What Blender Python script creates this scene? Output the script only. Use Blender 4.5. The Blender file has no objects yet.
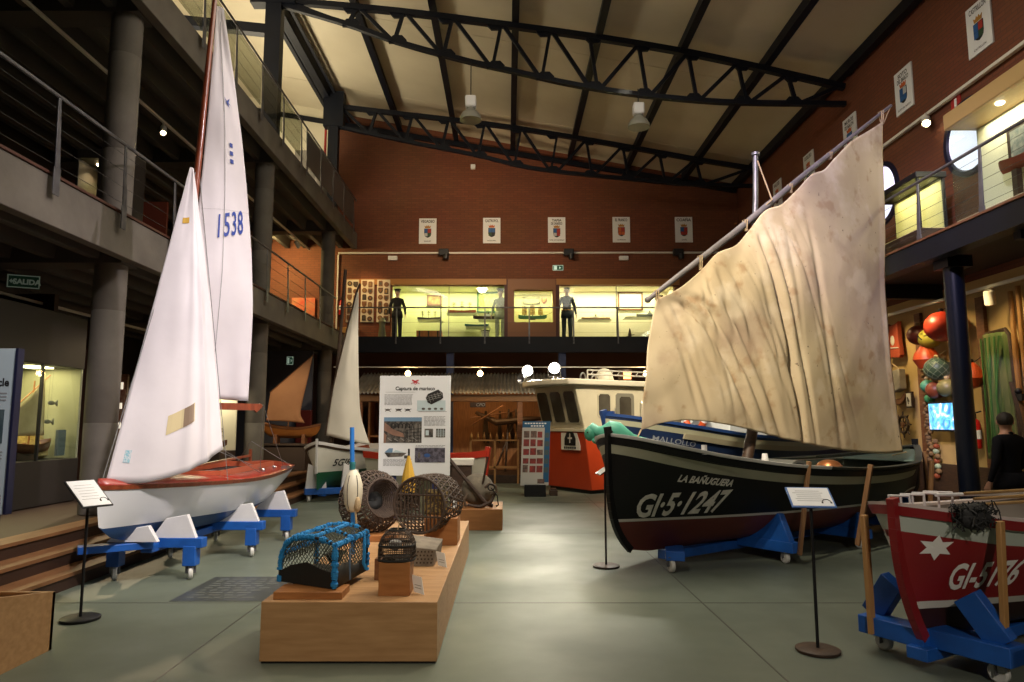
import bpy, bmesh, math, random
from mathutils import Vector, Matrix, noise
random.seed(7)
PI = math.pi
SC = bpy.context.scene
COL = SC.collection
V = Vector
R = math.radians

# ------------------------------------------------------------------ mesh building
class MB:
    """collects shapes; build() links them as one mesh object"""
    def __init__(s):
        s.v, s.f, s.m = [], [], []
    def add(s, vs, fs, mi=0):
        b = len(s.v)
        s.v += [tuple(v) for v in vs]
        s.f += [tuple(b + i for i in f) for f in fs]
        s.m += [mi] * len(fs)
        return s
    def box(s, c, d, rz=0, mi=0, M=None):
        x, y, z = d[0] / 2, d[1] / 2, d[2] / 2
        vs = [V((a * x, b * y, e * z)) for e in (-1, 1) for a, b in ((-1, -1), (1, -1), (1, 1), (-1, 1))]
        m = M if M is not None else Matrix.Rotation(rz, 3, 'Z')
        c = V(c)
        vs = [c + m @ v for v in vs]
        return s.add(vs, [(3, 2, 1, 0), (4, 5, 6, 7), (0, 1, 5, 4), (1, 2, 6, 5), (2, 3, 7, 6), (3, 0, 4, 7)], mi)
    def rng(s, x0, x1, y0, y1, z0, z1, mi=0):
        return s.box(((x0 + x1) / 2, (y0 + y1) / 2, (z0 + z1) / 2), (abs(x1 - x0), abs(y1 - y0), abs(z1 - z0)), 0, mi)
    def bar(s, p, q, w, h, mi=0, up=(0, 0, 1), w2=None, h2=None):
        p, q = V(p), V(q)
        d = (q - p).normalized()
        u = V(up)
        if abs(d.dot(u)) > .98: u = V((0, 1, 0))
        r = d.cross(u).normalized(); u = r.cross(d)
        w2 = w if w2 is None else w2; h2 = h if h2 is None else h2
        vs = [o + r * (a * ww / 2) + u * (b * hh / 2) for o, ww, hh in ((p, w, h), (q, w2, h2)) for a, b in ((-1, -1), (1, -1), (1, 1), (-1, 1))]
        return s.add(vs, [(0, 1, 2, 3), (7, 6, 5, 4), (1, 0, 4, 5), (2, 1, 5, 6), (3, 2, 6, 7), (0, 3, 7, 4)], mi)
    def tube(s, path, r, n=8, mi=0, closed=False, cap=True):
        path = [V(p) for p in path]
        k = len(path)
        rr = r if isinstance(r, (list, tuple)) else [r] * k
        vs, fs, prev = [], [], None
        for i, p in enumerate(path):
            if closed: d = path[(i + 1) % k] - path[i - 1]
            else: d = path[min(i + 1, k - 1)] - path[max(i - 1, 0)]
            if d.length < 1e-9: d = V((0, 0, 1))
            d.normalize()
            if prev is None:
                u = V((0, 0, 1)) if abs(d.z) < .9 else V((1, 0, 0))
            else: u = prev
            a = (u - d * u.dot(d))
            if a.length < 1e-6: a = V((1, 0, 0)) - d * d.x
            a.normalize(); prev = a
            b = d.cross(a)
            for j in range(n):
                t = 2 * PI * j / n
                vs.append(p + (a * math.cos(t) + b * math.sin(t)) * rr[i])
        for i in range(k if closed else k - 1):
            i2 = (i + 1) % k
            for j in range(n):
                j2 = (j + 1) % n
                fs.append((i * n + j, i * n + j2, i2 * n + j2, i2 * n + j))
        if cap and not closed:
            fs.append(tuple(reversed(range(n)))); fs.append(tuple((k - 1) * n + j for j in range(n)))
        return s.add(vs, fs, mi)
    def lathe(s, prof, c=(0, 0, 0), n=20, mi=0, M=None, cap=True):
        """prof: (radius, height) pairs, turned about z, then rotated by M and moved to c"""
        m = M if M is not None else Matrix.Identity(3)
        c = V(c); vs, fs = [], []
        for r, z in prof:
            for j in range(n):
                t = 2 * PI * j / n
                vs.append(c + m @ V((r * math.cos(t), r * math.sin(t), z)))
        for i in range(len(prof) - 1):
            for j in range(n):
                j2 = (j + 1) % n
                fs.append((i * n + j, i * n + j2, (i + 1) * n + j2, (i + 1) * n + j))
        if cap:
            fs.append(tuple(reversed(range(n)))); fs.append(tuple((len(prof) - 1) * n + j for j in range(n)))
        return s.add(vs, fs, mi)
    def sph(s, c, r, n=14, mi=0, M=None):
        if not isinstance(r, (list, tuple)): r = (r, r, r)
        m = M if M is not None else Matrix.Identity(3)
        c = V(c); k = max(6, n // 2); vs, fs = [], []
        for i in range(1, k):
            a = PI * i / k
            for j in range(n):
                t = 2 * PI * j / n
                vs.append(c + m @ V((r[0] * math.sin(a) * math.cos(t), r[1] * math.sin(a) * math.sin(t), -r[2] * math.cos(a))))
        for i in range(k - 2):
            for j in range(n):
                j2 = (j + 1) % n
                fs.append((i * n + j, i * n + j2, (i + 1) * n + j2, (i + 1) * n + j))
        b = len(vs)
        vs += [c + m @ V((0, 0, -r[2])), c + m @ V((0, 0, r[2]))]
        for j in range(n):
            j2 = (j + 1) % n
            fs.append((b, j2, j)); fs.append((b + 1, (k - 2) * n + j, (k - 2) * n + j2))
        return s.add(vs, fs, mi)
    def grid(s, nu, nv, fn, mi=0, flip=False):
        vs = [fn(i / nu, j / nv) for j in range(nv + 1) for i in range(nu + 1)]
        w = nu + 1
        fs = []
        for j in range(nv):
            for i in range(nu):
                q = (j * w + i, j * w + i + 1, (j + 1) * w + i + 1, (j + 1) * w + i)
                fs.append(q[::-1] if flip else q)
        return s.add(vs, fs, mi)
    def prism(s, poly, o, ex, ey, ez, d, mi=0):
        """polygon (a,b) laid out on ex,ey from o, thickened by d along ez"""
        o, ex, ey, ez = V(o), V(ex), V(ey), V(ez)
        n = len(poly)
        vs = [o + ex * a + ey * b for a, b in poly] + [o + ex * a + ey * b + ez * d for a, b in poly]
        fs = [tuple(reversed(range(n))), tuple(range(n, 2 * n))]
        fs += [(i, (i + 1) % n, n + (i + 1) % n, n + i) for i in range(n)]
        return s.add(vs, fs, mi)

OFF = {}
def _mesh(name, mb, mats, off, smooth, angle):
    me = bpy.data.meshes.new(name)
    o = V(off)
    me.from_pydata([tuple(V(v) - o) for v in mb.v], [], mb.f)
    for m in (mats if isinstance(mats, (list, tuple)) else [mats]):
        me.materials.append(m)
    me.polygons.foreach_set('material_index', mb.m)
    bm = bmesh.new(); bm.from_mesh(me)
    bmesh.ops.recalc_face_normals(bm, faces=bm.faces)
    bm.to_mesh(me); bm.free()
    if smooth:
        me.polygons.foreach_set('use_smooth', [True] * len(me.polygons))
        me.set_sharp_from_angle(angle=R(angle))
    me.update()
    return me
def thing(name, label, cat, loc=(0, 0, 0), group=None):
    o = bpy.data.objects.new(name, None); COL.objects.link(o)
    o.location = loc; o.empty_display_size = .2
    o['label'] = label; o['category'] = cat
    if group: o['group'] = group
    OFF[o.name] = tuple(loc)
    return o
def part(name, mb, mats, parent, smooth=True, angle=35, bevel=0, solid=0, label=None, kind=None):
    off = OFF[parent.name]
    o = bpy.data.objects.new(name, _mesh(name, mb, mats, off, smooth, angle))
    COL.objects.link(o); o.parent = parent
    OFF[o.name] = off
    if label: o['label'] = label
    if kind: o['kind'] = kind
    if solid:
        md = o.modifiers.new('thickness', 'SOLIDIFY'); md.thickness = solid; md.offset = 0
    if bevel:
        md = o.modifiers.new('bevel', 'BEVEL'); md.width = bevel; md.segments = 2; md.limit_method = 'ANGLE'
    return o
def single(name, mb, mats, label, cat, group=None, loc=None, smooth=True, angle=35, bevel=0, solid=0, kind=None):
    xs = [v[0] for v in mb.v]; ys = [v[1] for v in mb.v]; zs = [v[2] for v in mb.v]
    if loc is None: loc = ((min(xs) + max(xs)) / 2, (min(ys) + max(ys)) / 2, min(zs))
    o = bpy.data.objects.new(name, _mesh(name, mb, mats, loc, smooth, angle))
    COL.objects.link(o); o.location = loc
    OFF[o.name] = tuple(loc)
    if label: o['label'] = label
    if cat: o['category'] = cat
    if group: o['group'] = group
    if kind: o['kind'] = kind
    if solid:
        md = o.modifiers.new('thickness', 'SOLIDIFY'); md.thickness = solid; md.offset = 0
    if bevel:
        md = o.modifiers.new('bevel', 'BEVEL'); md.width = bevel; md.segments = 2; md.limit_method = 'ANGLE'
    return o
def struct(name, mb, mats, label=None, cat=None, bevel=0, smooth=False):
    return single(name, mb, mats, label, cat, kind='structure', loc=(0, 0, 0), smooth=smooth, bevel=bevel)
def dup(root, loc, label=None, group=None):
    r = root.copy(); COL.objects.link(r); r.location = loc
    if label: r['label'] = label
    if group: r['group'] = group
    for ch in list(root.children):
        c = ch.copy(); COL.objects.link(c); c.parent = r
        for g in list(ch.children):
            d = g.copy(); COL.objects.link(d); d.parent = c
    return r

# ------------------------------------------------------------------ materials
MATS = {}
def mat(name, col, rough=.55, metal=0, col2=None, scale=4, detail=5, mixr=(.35, .65), bump=0, bscale=30, stretch=None,
        emit=None, estr=0, alpha=1, trans=0, spec=None, coat=0, transl=0, rvar=0, sheen=0):
    if name in MATS: return MATS[name]
    m = bpy.data.materials.new(name); m.use_nodes = True
    nt = m.node_tree; N = nt.nodes; L = nt.links
    b = N['Principled BSDF']
    c4 = lambda c: (c[0], c[1], c[2], 1)
    b.inputs['Base Color'].default_value = c4(col)
    b.inputs['Roughness'].default_value = rough
    b.inputs['Metallic'].default_value = metal
    if spec is not None: b.inputs['Specular IOR Level'].default_value = spec
    if coat: b.inputs['Coat Weight'].default_value = coat; b.inputs['Coat Roughness'].default_value = .15
    if trans: b.inputs['Transmission Weight'].default_value = trans; b.inputs['IOR'].default_value = 1.1
    if alpha < 1: b.inputs['Alpha'].default_value = alpha
    if emit is not None:
        b.inputs['Emission Color'].default_value = c4(emit); b.inputs['Emission Strength'].default_value = estr
    src = None
    if col2 is not None or bump or rvar:
        tc = N.new('ShaderNodeTexCoord'); mp = N.new('ShaderNodeMapping')
        L.new(tc.outputs['Object'], mp.inputs['Vector'])
        if stretch: mp.inputs['Scale'].default_value = stretch
        src = mp.outputs['Vector']
    if col2 is not None or rvar:
        nz = N.new('ShaderNodeTexNoise'); nz.inputs['Scale'].default_value = scale; nz.inputs['Detail'].default_value = detail
        L.new(src, nz.inputs['Vector'])
        rp = N.new('ShaderNodeMapRange'); rp.inputs['From Min'].default_value = mixr[0]; rp.inputs['From Max'].default_value = mixr[1]
        L.new(nz.outputs['Fac'], rp.inputs['Value'])
        if col2 is not None:
            mx = N.new('ShaderNodeMix'); mx.data_type = 'RGBA'
            mx.inputs['A'].default_value = c4(col); mx.inputs['B'].default_value = c4(col2)
            L.new(rp.outputs['Result'], mx.inputs['Factor']); L.new(mx.outputs['Result'], b.inputs['Base Color'])
        if rvar:
            r2 = N.new('ShaderNodeMapRange'); r2.inputs['To Min'].default_value = rough; r2.inputs['To Max'].default_value = rough + rvar
            L.new(rp.outputs['Result'], r2.inputs['Value']); L.new(r2.outputs['Result'], b.inputs['Roughness'])
    if bump:
        n2 = N.new('ShaderNodeTexNoise'); n2.inputs['Scale'].default_value = bscale; n2.inputs['Detail'].default_value = 4
        L.new(src, n2.inputs['Vector'])
        bp = N.new('ShaderNodeBump'); bp.inputs['Strength'].default_value = bump; bp.inputs['Distance'].default_value = .02
        L.new(n2.outputs['Fac'], bp.inputs['Height']); L.new(bp.outputs['Normal'], b.inputs['Normal'])
    if transl:
        out = N['Material Output']; tl = N.new('ShaderNodeBsdfTranslucent'); ms = N.new('ShaderNodeMixShader')
        ms.inputs['Fac'].default_value = transl
        if b.inputs['Base Color'].is_linked: L.new(b.inputs['Base Color'].links[0].from_socket, tl.inputs['Color'])
        else: tl.inputs['Color'].default_value = c4(col)
        L.new(b.outputs['BSDF'], ms.inputs[1]); L.new(tl.outputs['BSDF'], ms.inputs[2]); L.new(ms.outputs['Shader'], out.inputs['Surface'])
    MATS[name] = m
    return m
def glass(name, tint=(.9, .95, .92), refl=.03, rough=.02):
    """thin pane: mostly clear with a faint mirror, so that what stands behind shows"""
    if name in MATS: return MATS[name]
    m = bpy.data.materials.new(name); m.use_nodes = True
    nt = m.node_tree; N = nt.nodes; L = nt.links
    N.remove(N['Principled BSDF'])
    t = N.new('ShaderNodeBsdfTransparent'); t.inputs['Color'].default_value = (*tint, 1)
    g = N.new('ShaderNodeBsdfGlossy'); g.inputs['Roughness'].default_value = rough
    x = N.new('ShaderNodeMixShader'); x.inputs['Fac'].default_value = refl
    L.new(t.outputs[0], x.inputs[1]); L.new(g.outputs[0], x.inputs[2]); L.new(x.outputs[0], N['Material Output'].inputs['Surface'])
    MATS[name] = m
    return m
def brick(name, c1, c2, mortar, w=.25, h=.075):
    m = mat(name, c1, .8)
    nt = m.node_tree; N = nt.nodes; L = nt.links; b = N['Principled BSDF']
    g = N.new('ShaderNodeNewGeometry'); sp = N.new('ShaderNodeSeparateXYZ'); L.new(g.outputs['Position'], sp.inputs[0])
    ad = N.new('ShaderNodeMath'); ad.operation = 'ADD'; L.new(sp.outputs['X'], ad.inputs[0]); L.new(sp.outputs['Y'], ad.inputs[1])
    cb = N.new('ShaderNodeCombineXYZ'); L.new(ad.outputs[0], cb.inputs['X']); L.new(sp.outputs['Z'], cb.inputs['Y'])
    br = N.new('ShaderNodeTexBrick'); L.new(cb.outputs[0], br.inputs['Vector'])
    br.inputs['Color1'].default_value = (*c1, 1); br.inputs['Color2'].default_value = (*c2, 1); br.inputs['Mortar'].default_value = (*mortar, 1)
    br.inputs['Scale'].default_value = 1; br.inputs['Brick Width'].default_value = w; br.inputs['Row Height'].default_value = h
    br.inputs['Mortar Size'].default_value = .008
    nz = N.new('ShaderNodeTexNoise'); nz.inputs['Scale'].default_value = .6; L.new(g.outputs['Position'], nz.inputs['Vector'])
    mx = N.new('ShaderNodeMix'); mx.data_type = 'RGBA'; mx.blend_type = 'MULTIPLY'; mx.inputs['Factor'].default_value = .35
    L.new(br.outputs['Color'], mx.inputs['A']); L.new(nz.outputs['Color'], mx.inputs['B']); L.new(mx.outputs['Result'], b.inputs['Base Color'])
    bp = N.new('ShaderNodeBump'); bp.inputs['Strength'].default_value = .3; bp.inputs['Distance'].default_value = .01; bp.invert = True
    L.new(br.outputs['Fac'], bp.inputs['Height']); L.new(bp.outputs['Normal'], b.inputs['Normal'])
    return m
def lam(name, c, e):   # a lamp's own luminous face
    return mat(name, c, .5, emit=c, estr=e)
WHITE = mat('white_paint', (.72, .71, .72), .4, col2=(.64, .63, .65), scale=3, bump=.05)
BLUEP = mat('blue_paint', (.012, .10, .42), .42, col2=(.01, .075, .32), scale=6, bump=.1)
BLACKM = mat('black_metal', (.012, .012, .014), .45, .3)
NAVY = mat('navy_steel', (.005, .007, .013), .5, col2=(.004, .005, .010), scale=3, spec=.25)
STEEL = mat('grey_steel', (.16, .16, .17), .45, .6, col2=(.11, .11, .12), scale=6)
CHROME = mat('bright_metal', (.5, .5, .52), .28, .9)
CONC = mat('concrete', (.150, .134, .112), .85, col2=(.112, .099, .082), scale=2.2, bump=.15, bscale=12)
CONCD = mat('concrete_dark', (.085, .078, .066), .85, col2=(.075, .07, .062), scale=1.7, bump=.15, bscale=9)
OAK = mat('oak_board', (.46, .27, .13), .5, col2=(.37, .205, .092), scale=3, stretch=(1, 6, 9), bump=.05)
PINE = mat('pine_post', (.44, .235, .085), .55, col2=(.40, .21, .07), scale=4, stretch=(8, 8, 1), bump=.08)
BROWNW = mat('brown_wood', (.20, .085, .035), .5, col2=(.13, .05, .02), scale=4, stretch=(2, 2, 8), bump=.1)
ORANGEW = mat('orange_wood', (.40, .17, .055), .5, col2=(.31, .12, .035), scale=4, stretch=(1, 5, 6))
DARKW = mat('dark_wood', (.055, .028, .015), .55, col2=(.03, .016, .01), scale=4, stretch=(2, 2, 8), bump=.1)
VARN = mat('varnished_mahogany', (.26, .06, .022), .3, col2=(.17, .035, .014), scale=5, stretch=(4, 4, 1), coat=.4)
REDD = mat('red_deck_paint', (.34, .035, .022), .33, col2=(.26, .025, .016), scale=3, coat=.25)
BLACKP = mat('black_hull_paint', (.005, .005, .006), .5, col2=(.008, .008, .008), scale=2, bump=.08, bscale=7, spec=.3)
ROPE = mat('rope_tan', (.42, .31, .18), .85, bump=.4, bscale=90)
ROPEW = mat('rope_white', (.66, .64, .60), .8, bump=.3, bscale=90)
RUBBER = mat('rubber_black', (.012, .012, .012), .7)
CLEARW = mat('pale_wheel', (.62, .62, .58), .4, col2=(.5, .5, .47), scale=8)
PAPER = mat('paper_white', (.76, .77, .78), .6)
PAPERC = mat('paper_cream', (.66, .63, .56), .6)
INK = mat('black_ink', (.02, .02, .022), .6)
GREYINK = mat('grey_ink', (.30, .30, .31), .7)
GLASS = glass('clear_glass')
SKIN = mat('skin', (.45, .24, .16), .5)
HAIR = mat('dark_hair', (.02, .014, .01), .6, bump=.4, bscale=120)

# ------------------------------------------------------------------ lettering
def text_tris(body, size, bold=0., shear=0., sx=1., align='LEFT', sub=0, spacing=1.):
    cu = bpy.data.curves.new('lettering_source', 'FONT')
    cu.body = body; cu.size = size; cu.offset = bold; cu.shear = shear; cu.align_x = align; cu.resolution_u = 3; cu.space_character = spacing
    ob = bpy.data.objects.new('lettering_source', cu); COL.objects.link(ob)
    bpy.context.view_layer.update()
    me = bpy.data.meshes.new_from_object(ob.evaluated_get(bpy.context.evaluated_depsgraph_get()))
    bm = bmesh.new(); bm.from_mesh(me)
    bmesh.ops.triangulate(bm, faces=bm.faces)
    if sub:
        for _ in range(4):
            es = [e for e in bm.edges if e.calc_length() > sub]
            if not es: break
            bmesh.ops.subdivide_edges(bm, edges=es, cuts=1)
            bmesh.ops.triangulate(bm, faces=bm.faces)
    bm.verts.index_update()
    vs = [(v.co.x * sx, v.co.y) for v in bm.verts]; fs = [tuple(v.index for v in f.verts) for f in bm.faces]
    bm.free(); bpy.data.objects.remove(ob); bpy.data.curves.remove(cu); bpy.data.meshes.remove(me)
    return vs, fs
def text_on(mb, body, size, o, ex, ey, bold=0., shear=0., sx=1., align='CENTER', mi=0, spacing=1.):
    vs, fs = text_tris(body, size, bold, shear, sx, align, 0, spacing)
    o, ex, ey = V(o), V(ex), V(ey)
    mb.add([o + ex * a + ey * b for a, b in vs], fs, mi)

# ------------------------------------------------------------------ lights
def kelvin(k):
    t = k / 100
    r = 1 if t <= 66 else min(1, 1.292936 * (t - 60) ** -.1332)
    g = .39008 * math.log(t) - .63184 if t <= 66 else 1.12989 * (t - 60) ** -.0755
    b = 1 if t >= 66 else max(0, .543207 * math.log(max(t - 10, 1.01)) - 1.19625)
    return tuple(max(0., min(1., c)) ** 2.2 for c in (r, g, b))
def spot(name, loc, aim, w, deg=40, blend=.5, col=(1, .9, .75), size=.06):
    l = bpy.data.lights.new(name, 'SPOT'); l.energy = w; l.color = col; l.spot_size = R(deg); l.spot_blend = blend; l.shadow_soft_size = size
    o = bpy.data.objects.new(name, l); COL.objects.link(o); o.location = loc
    o.rotation_euler = (V(aim) - V(loc)).to_track_quat('-Z', 'Y').to_euler()
    return o
def area(name, loc, aim, w, sx, sy, col=(1, .9, .75)):
    l = bpy.data.lights.new(name, 'AREA'); l.energy = w; l.color = col; l.shape = 'RECTANGLE'; l.size = sx; l.size_y = sy
    o = bpy.data.objects.new(name, l); COL.objects.link(o); o.location = loc
    o.rotation_euler = (V(aim) - V(loc)).to_track_quat('-Z', 'Y').to_euler()
    return o
def point(name, loc, w, col=(1, .85, .6), size=.05):
    l = bpy.data.lights.new(name, 'POINT'); l.energy = w; l.color = col; l.shadow_soft_size = size
    o = bpy.data.objects.new(name, l); COL.objects.link(o); o.location = loc
    return o
def smooth(a, b, x):
    t = max(0., min(1., (x - a) / (b - a))); return t * t * (3 - 2 * t)
def lerp(a, b, t): return a + (b - a) * t
def interp(tab, x):
    if x <= tab[0][0]: return tab[0][1]
    for (a, p), (b, q) in zip(tab, tab[1:]):
        if x <= b: return lerp(p, q, (x - a) / (b - a))
    return tab[-1][1]
def cinterp(tab, x):   # smooth through table points
    n = len(tab)
    if x <= tab[0][0]: return tab[0][1]
    if x >= tab[-1][0]: return tab[-1][1]
    for i in range(n - 1):
        if x <= tab[i + 1][0]:
            x0, y0 = tab[i]; x1, y1 = tab[i + 1]; h = x1 - x0; t = (x - x0) / h
            m0 = (y1 - tab[i - 1][1]) / (x1 - tab[i - 1][0]) if i > 0 else (y1 - y0) / h
            m1 = (tab[i + 2][1] - y0) / (tab[i + 2][0] - x0) if i + 2 < n else (y1 - y0) / h
            return (2 * t ** 3 - 3 * t * t + 1) * y0 + (t ** 3 - 2 * t * t + t) * h * m0 + (-2 * t ** 3 + 3 * t * t) * y1 + (t ** 3 - t * t) * h * m1

# ------------------------------------------------------------------ camera
cam = bpy.data.cameras.new('camera'); co = bpy.data.objects.new('camera', cam); COL.objects.link(co)
cam.sensor_width = 36; cam.lens = 36 * 700 / 1024; cam.shift_x = 5 / 1024; cam.clip_end = 200
co.location = (0, 0, 1.6); co.rotation_euler = (R(90) + math.atan(82 / 700), 0, 0)
SC.camera = co
# ================================================================== THE BUILDING
FLOORM = mat('polished_concrete', (.142, .166, .132), .40, col2=(.098, .116, .092), scale=.55, detail=8, mixr=(.38, .62), rvar=.16, spec=.35, bump=.02, bscale=3)
REDBRICK = brick('red_brown_brick', (.205, .062, .024), (.170, .050, .020), (.13, .046, .022))
ROOFM = mat('cream_roof_panel', (.56, .50, .37), .6, col2=(.50, .44, .32), scale=.8)
DARKWALL = mat('dark_wall', (.035, .027, .021), .8, col2=(.025, .019, .016), scale=1)
BLUEWALL = mat('blue_grey_wall', (.055, .060, .085), .8)
TREAD = mat('step_tread_wood', (.27, .13, .055), .5, col2=(.19, .085, .035), scale=2, stretch=(6, 1, 1))
RISER = mat('step_riser_brown', (.045, .022, .013), .6)
YELLOWP = mat('yellow_display_panel', (.52, .36, .145), .65, col2=(.47, .32, .125), scale=1.5)
def zr(x): return 10.85 - .185 * x        # underside of the roof

mb = MB(); mb.rng(-10, 7.6, -5, 22.4, -.2, 0); struct('floor', mb, FLOORM)
mb = MB()
for y in (-1.5, 2.5, 6.5, 10.5, 14.5, 18.5): mb.rng(-4.2, 7.5, y - .006, y + .006, 0, .0015)
for x in (-2.2, 1.75, 5.2): mb.rng(x - .006, x + .006, -5, 22.3, 0, .0015)
struct('floor_joint', mb, mat('joint_dark', (.05, .05, .04), .5))

# right wall: brick above, cladding under the balcony
mb = MB(); mb.rng(7.6, 7.85, -5, 22.6, 3.9, 9.6); struct('wall_right', mb, REDBRICK)
mb = MB(); mb.rng(7.6, 7.85, -5, 22.6, 0, 3.9); struct('wall_right_lower', mb, YELLOWP)
mb = MB()
for y in (9.1, 11.05, 12.75, 14.6, 16.4): mb.rng(7.54, 7.6, y - .09, y + .09, 0.02, 3.6)
struct('trim_1', mb, BROWNW)
mb = MB(); mb.rng(7.52, 7.6, -5, 22, 0.0, .9); struct('baseboard_right', mb, DARKW)
# back wall with the openings of the display cases
mb = MB()
for x0, x1, z0, z1 in ((-10, -3.74, 0, 12.8), (-3.74, 5.45, 6.05, 12.0), (5.45, 7.85, 0, 11), (-3.74, 5.45, 0, 4.18)):
    mb.rng(x0, x1, 22.4, 22.6, z0, z1)
mb.rng(-.03, .23, 22.4, 22.6, 4.18, 6.05); mb.rng(1.49, 1.69, 22.4, 22.6, 4.18, 6.05)
mb.rng(.23, 1.49, 22.4, 22.6, 5.89, 6.05); mb.rng(.23, 1.49, 22.4, 22.6, 4.18, 4.84)
struct('wall_back', mb, REDBRICK)
mb = MB(); mb.rng(-10, 7.85, 23.7, 23.9, 3.9, 6.4); struct('wall_back_niche', mb, DARKWALL)
mb = MB(); mb.rng(-10, 7.6, 22.3, 22.4, 0, 3.9); struct('wall_back_lower', mb, mat('dark_brown_wall', (.075, .028, .014), .75))
mb = MB(); mb.rng(-10.2, -10, -5, 22.6, 0, 13); struct('wall_left', mb, DARKWALL)
mb = MB(); mb.rng(-10.2, 7.85, -5.2, -5, 0, 13); struct('wall_front', mb, DARKWALL)
mb = MB(); mb.rng(-9.98, -5.75, 22.32, 22.4, 9.2, 12.7); struct('wall_back_clerestory', mb, mat('cream_wall', (.62, .57, .43), .7))
mb = MB(); mb.rng(-10, -9.9, -5, 22.3, 7.8, 12.7); struct('wall_left_upper', mb, mat('cream_wall', (.62, .57, .43), .7))
# roof: sloping cream panels between the steel
mb = MB()
ys = [-5.2, -.9, 3.3, 7.6, 11.8, 16.1, 20.3, 22.6]
for y0, y1 in zip(ys, ys[1:]):
    for x0, x1 in zip((-10.2, -7.3, -5.5, -3.55, -1.68, .19, 2.06, 3.93, 5.8), (-7.3, -5.5, -3.55, -1.68, .19, 2.06, 3.93, 5.8, 7.86)):
        a, b = x0 + .008, x1 - .008; c, d = y0 + .008, y1 - .008
        mb.add([(a, c, zr(a)), (b, c, zr(b)), (b, d, zr(b)), (a, d, zr(a)), (a, c, zr(a) + .1), (b, c, zr(b) + .1), (b, d, zr(b) + .1), (a, d, zr(a) + .1)],
               [(3, 2, 1, 0), (4, 5, 6, 7), (0, 1, 5, 4), (1, 2, 6, 5), (2, 3, 7, 6), (3, 0, 4, 7)])
struct('ceiling', mb, ROOFM)
mb = MB(); mb.add([(-10.3, -5.3, zr(-10.3) + .12), (7.9, -5.3, zr(7.9) + .12), (7.9, 22.7, zr(7.9) + .12), (-10.3, 22.7, zr(-10.3) + .12)], [(0, 1, 2, 3)])
struct('ceiling_deck', mb, DARKWALL)
# purlins run the length of the hall
for x in (-3.55, -1.68, .19, 2.06, 3.93, 5.8, 7.45):
    mb = MB()
    z = zr(x) - .13
    mb.bar((x, -4.9, z), (x, 22.3, z), .10, .24); mb.bar((x, -4.9, z - .13), (x, 22.3, z - .13), .16, .02)
    struct('purlin', mb, NAVY)
mb = MB(); z = zr(-5.5) - .25; mb.bar((-5.5, -4.9, z), (-5.5, 22.3, z), .22, .42); mb.bar((-5.24, -4.9, z - .05), (-5.24, 22.3, z - .05), .07, .07)
mb.bar((-5.72, -4.9, z - .12), (-5.72, 22.3, z - .12), .1, .1)
struct('gutter_beam', mb, NAVY)
mb = MB(); mb.bar((-9.9, 22.33, zr(-9.9) - .45), (7.55, 22.33, zr(7.55) - .25), .12, .16); struct('wall_beam', mb, NAVY)
mb = MB(); mb.bar((-9.9, 14.8, zr(-7) - 1.3), (-5.4, 14.8, zr(-5.4) - 1.5), .2, .22); struct('gallery_beam', mb, NAVY)

def truss(y, top, bot, xs, label):
    t = thing('roof_truss', label, 'roof truss', (1.5, y, 9.5)); t['kind'] = 'structure'
    T = lambda x: V((x, y, cinterp(top, x))); B = lambda x: V((x, y, cinterp(bot, x)))
    m = MB()
    for a, b in zip(xs, xs[1:]): m.bar(T(a), T(b), .13, .13)
    part('top_chord', m, NAVY, t)
    m = MB(); k = 28; x0, x1 = xs[0], xs[-1]
    for i in range(k):
        a, b = lerp(x0, x1, i / k), lerp(x0, x1, (i + 1) / k); m.bar(B(a), B(b), .12, .10)
    part('bottom_chord', m, NAVY, t)
    mid = xs[len(xs) // 2]
    for i, x in enumerate(xs[:-1]):
        m = MB(); dx = .12 if x < 1.5 else -.1
        m.bar(T(x + dx), B(x - dx * .6), .07, .08); part('vertical_strut', m, NAVY, t)
        m = MB(); nx = xs[i + 1]
        if x < 1.0: m.bar(T(x + .16), B(nx - .12), .07, .08)
        else: m.bar(B(x + .12), T(nx - .1), .07, .08)
        part('diagonal_strut', m, NAVY, t)
    for x in xs[1:-1]:
        for f, dz in ((T, -.09), (B, .09)):
            p = f(x); m = MB()
            m.prism([(-.2, dz / 2), (-.1, dz * 1.7), (.1, dz * 1.7), (.2, dz / 2), (.2, -dz / 3), (-.2, -dz / 3)], (p.x, y - .03, p.z), (1, 0, 0), (0, 0, 1), (0, 1, 0), .06)
            part('gusset_plate', m, NAVY, t)
    return t
truss(14.8, [(-5.2, 11.08), (-2.41, 10.8), (-.16, 10.5), (2.09, 10.17), (4.31, 9.77), (6.53, 9.25), (7.55, 9.0)],
      [(-5.2, 11.0), (-3.53, 10.48), (-2.4, 10.06), (-.83, 9.61), (.29, 9.35), (1.4, 9.09), (2.62, 8.88), (3.84, 8.74), (4.94, 8.66), (7.55, 8.62)],
      [-5.2, -3.5, -2.45, -1.35, -.25, .85, 1.95, 3.05, 4.15, 5.25, 6.35, 7.5], 'curved navy steel roof truss nearer the camera, with lamps hanging below it')
truss(20.35, [(-5.2, 11.18), (-3.26, 10.94), (-.21, 10.56), (2.82, 10.05), (5.83, 9.48), (7.5, 9.2)],
      [(-5.2, 10.55), (-3.24, 10.11), (-2.03, 9.86), (-.82, 9.61), (.39, 9.3), (1.6, 9.11), (2.8, 8.98), (4.0, 8.86), (5.2, 8.74), (7.5, 8.67)],
      [-5.2, -4.1, -3.0, -1.9, -.8, .3, 1.4, 2.5, 3.6, 4.7, 5.8, 7.45], 'curved navy steel roof truss close to the red back wall')
mb = MB(); mb.rng(-5.75, -4.75, 14.66, 14.94, 10.95, 11.75); mb.rng(-5.4, -5.05, 14.68, 14.92, 7.75, 10.95); struct('column_steel', mb, NAVY)
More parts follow.
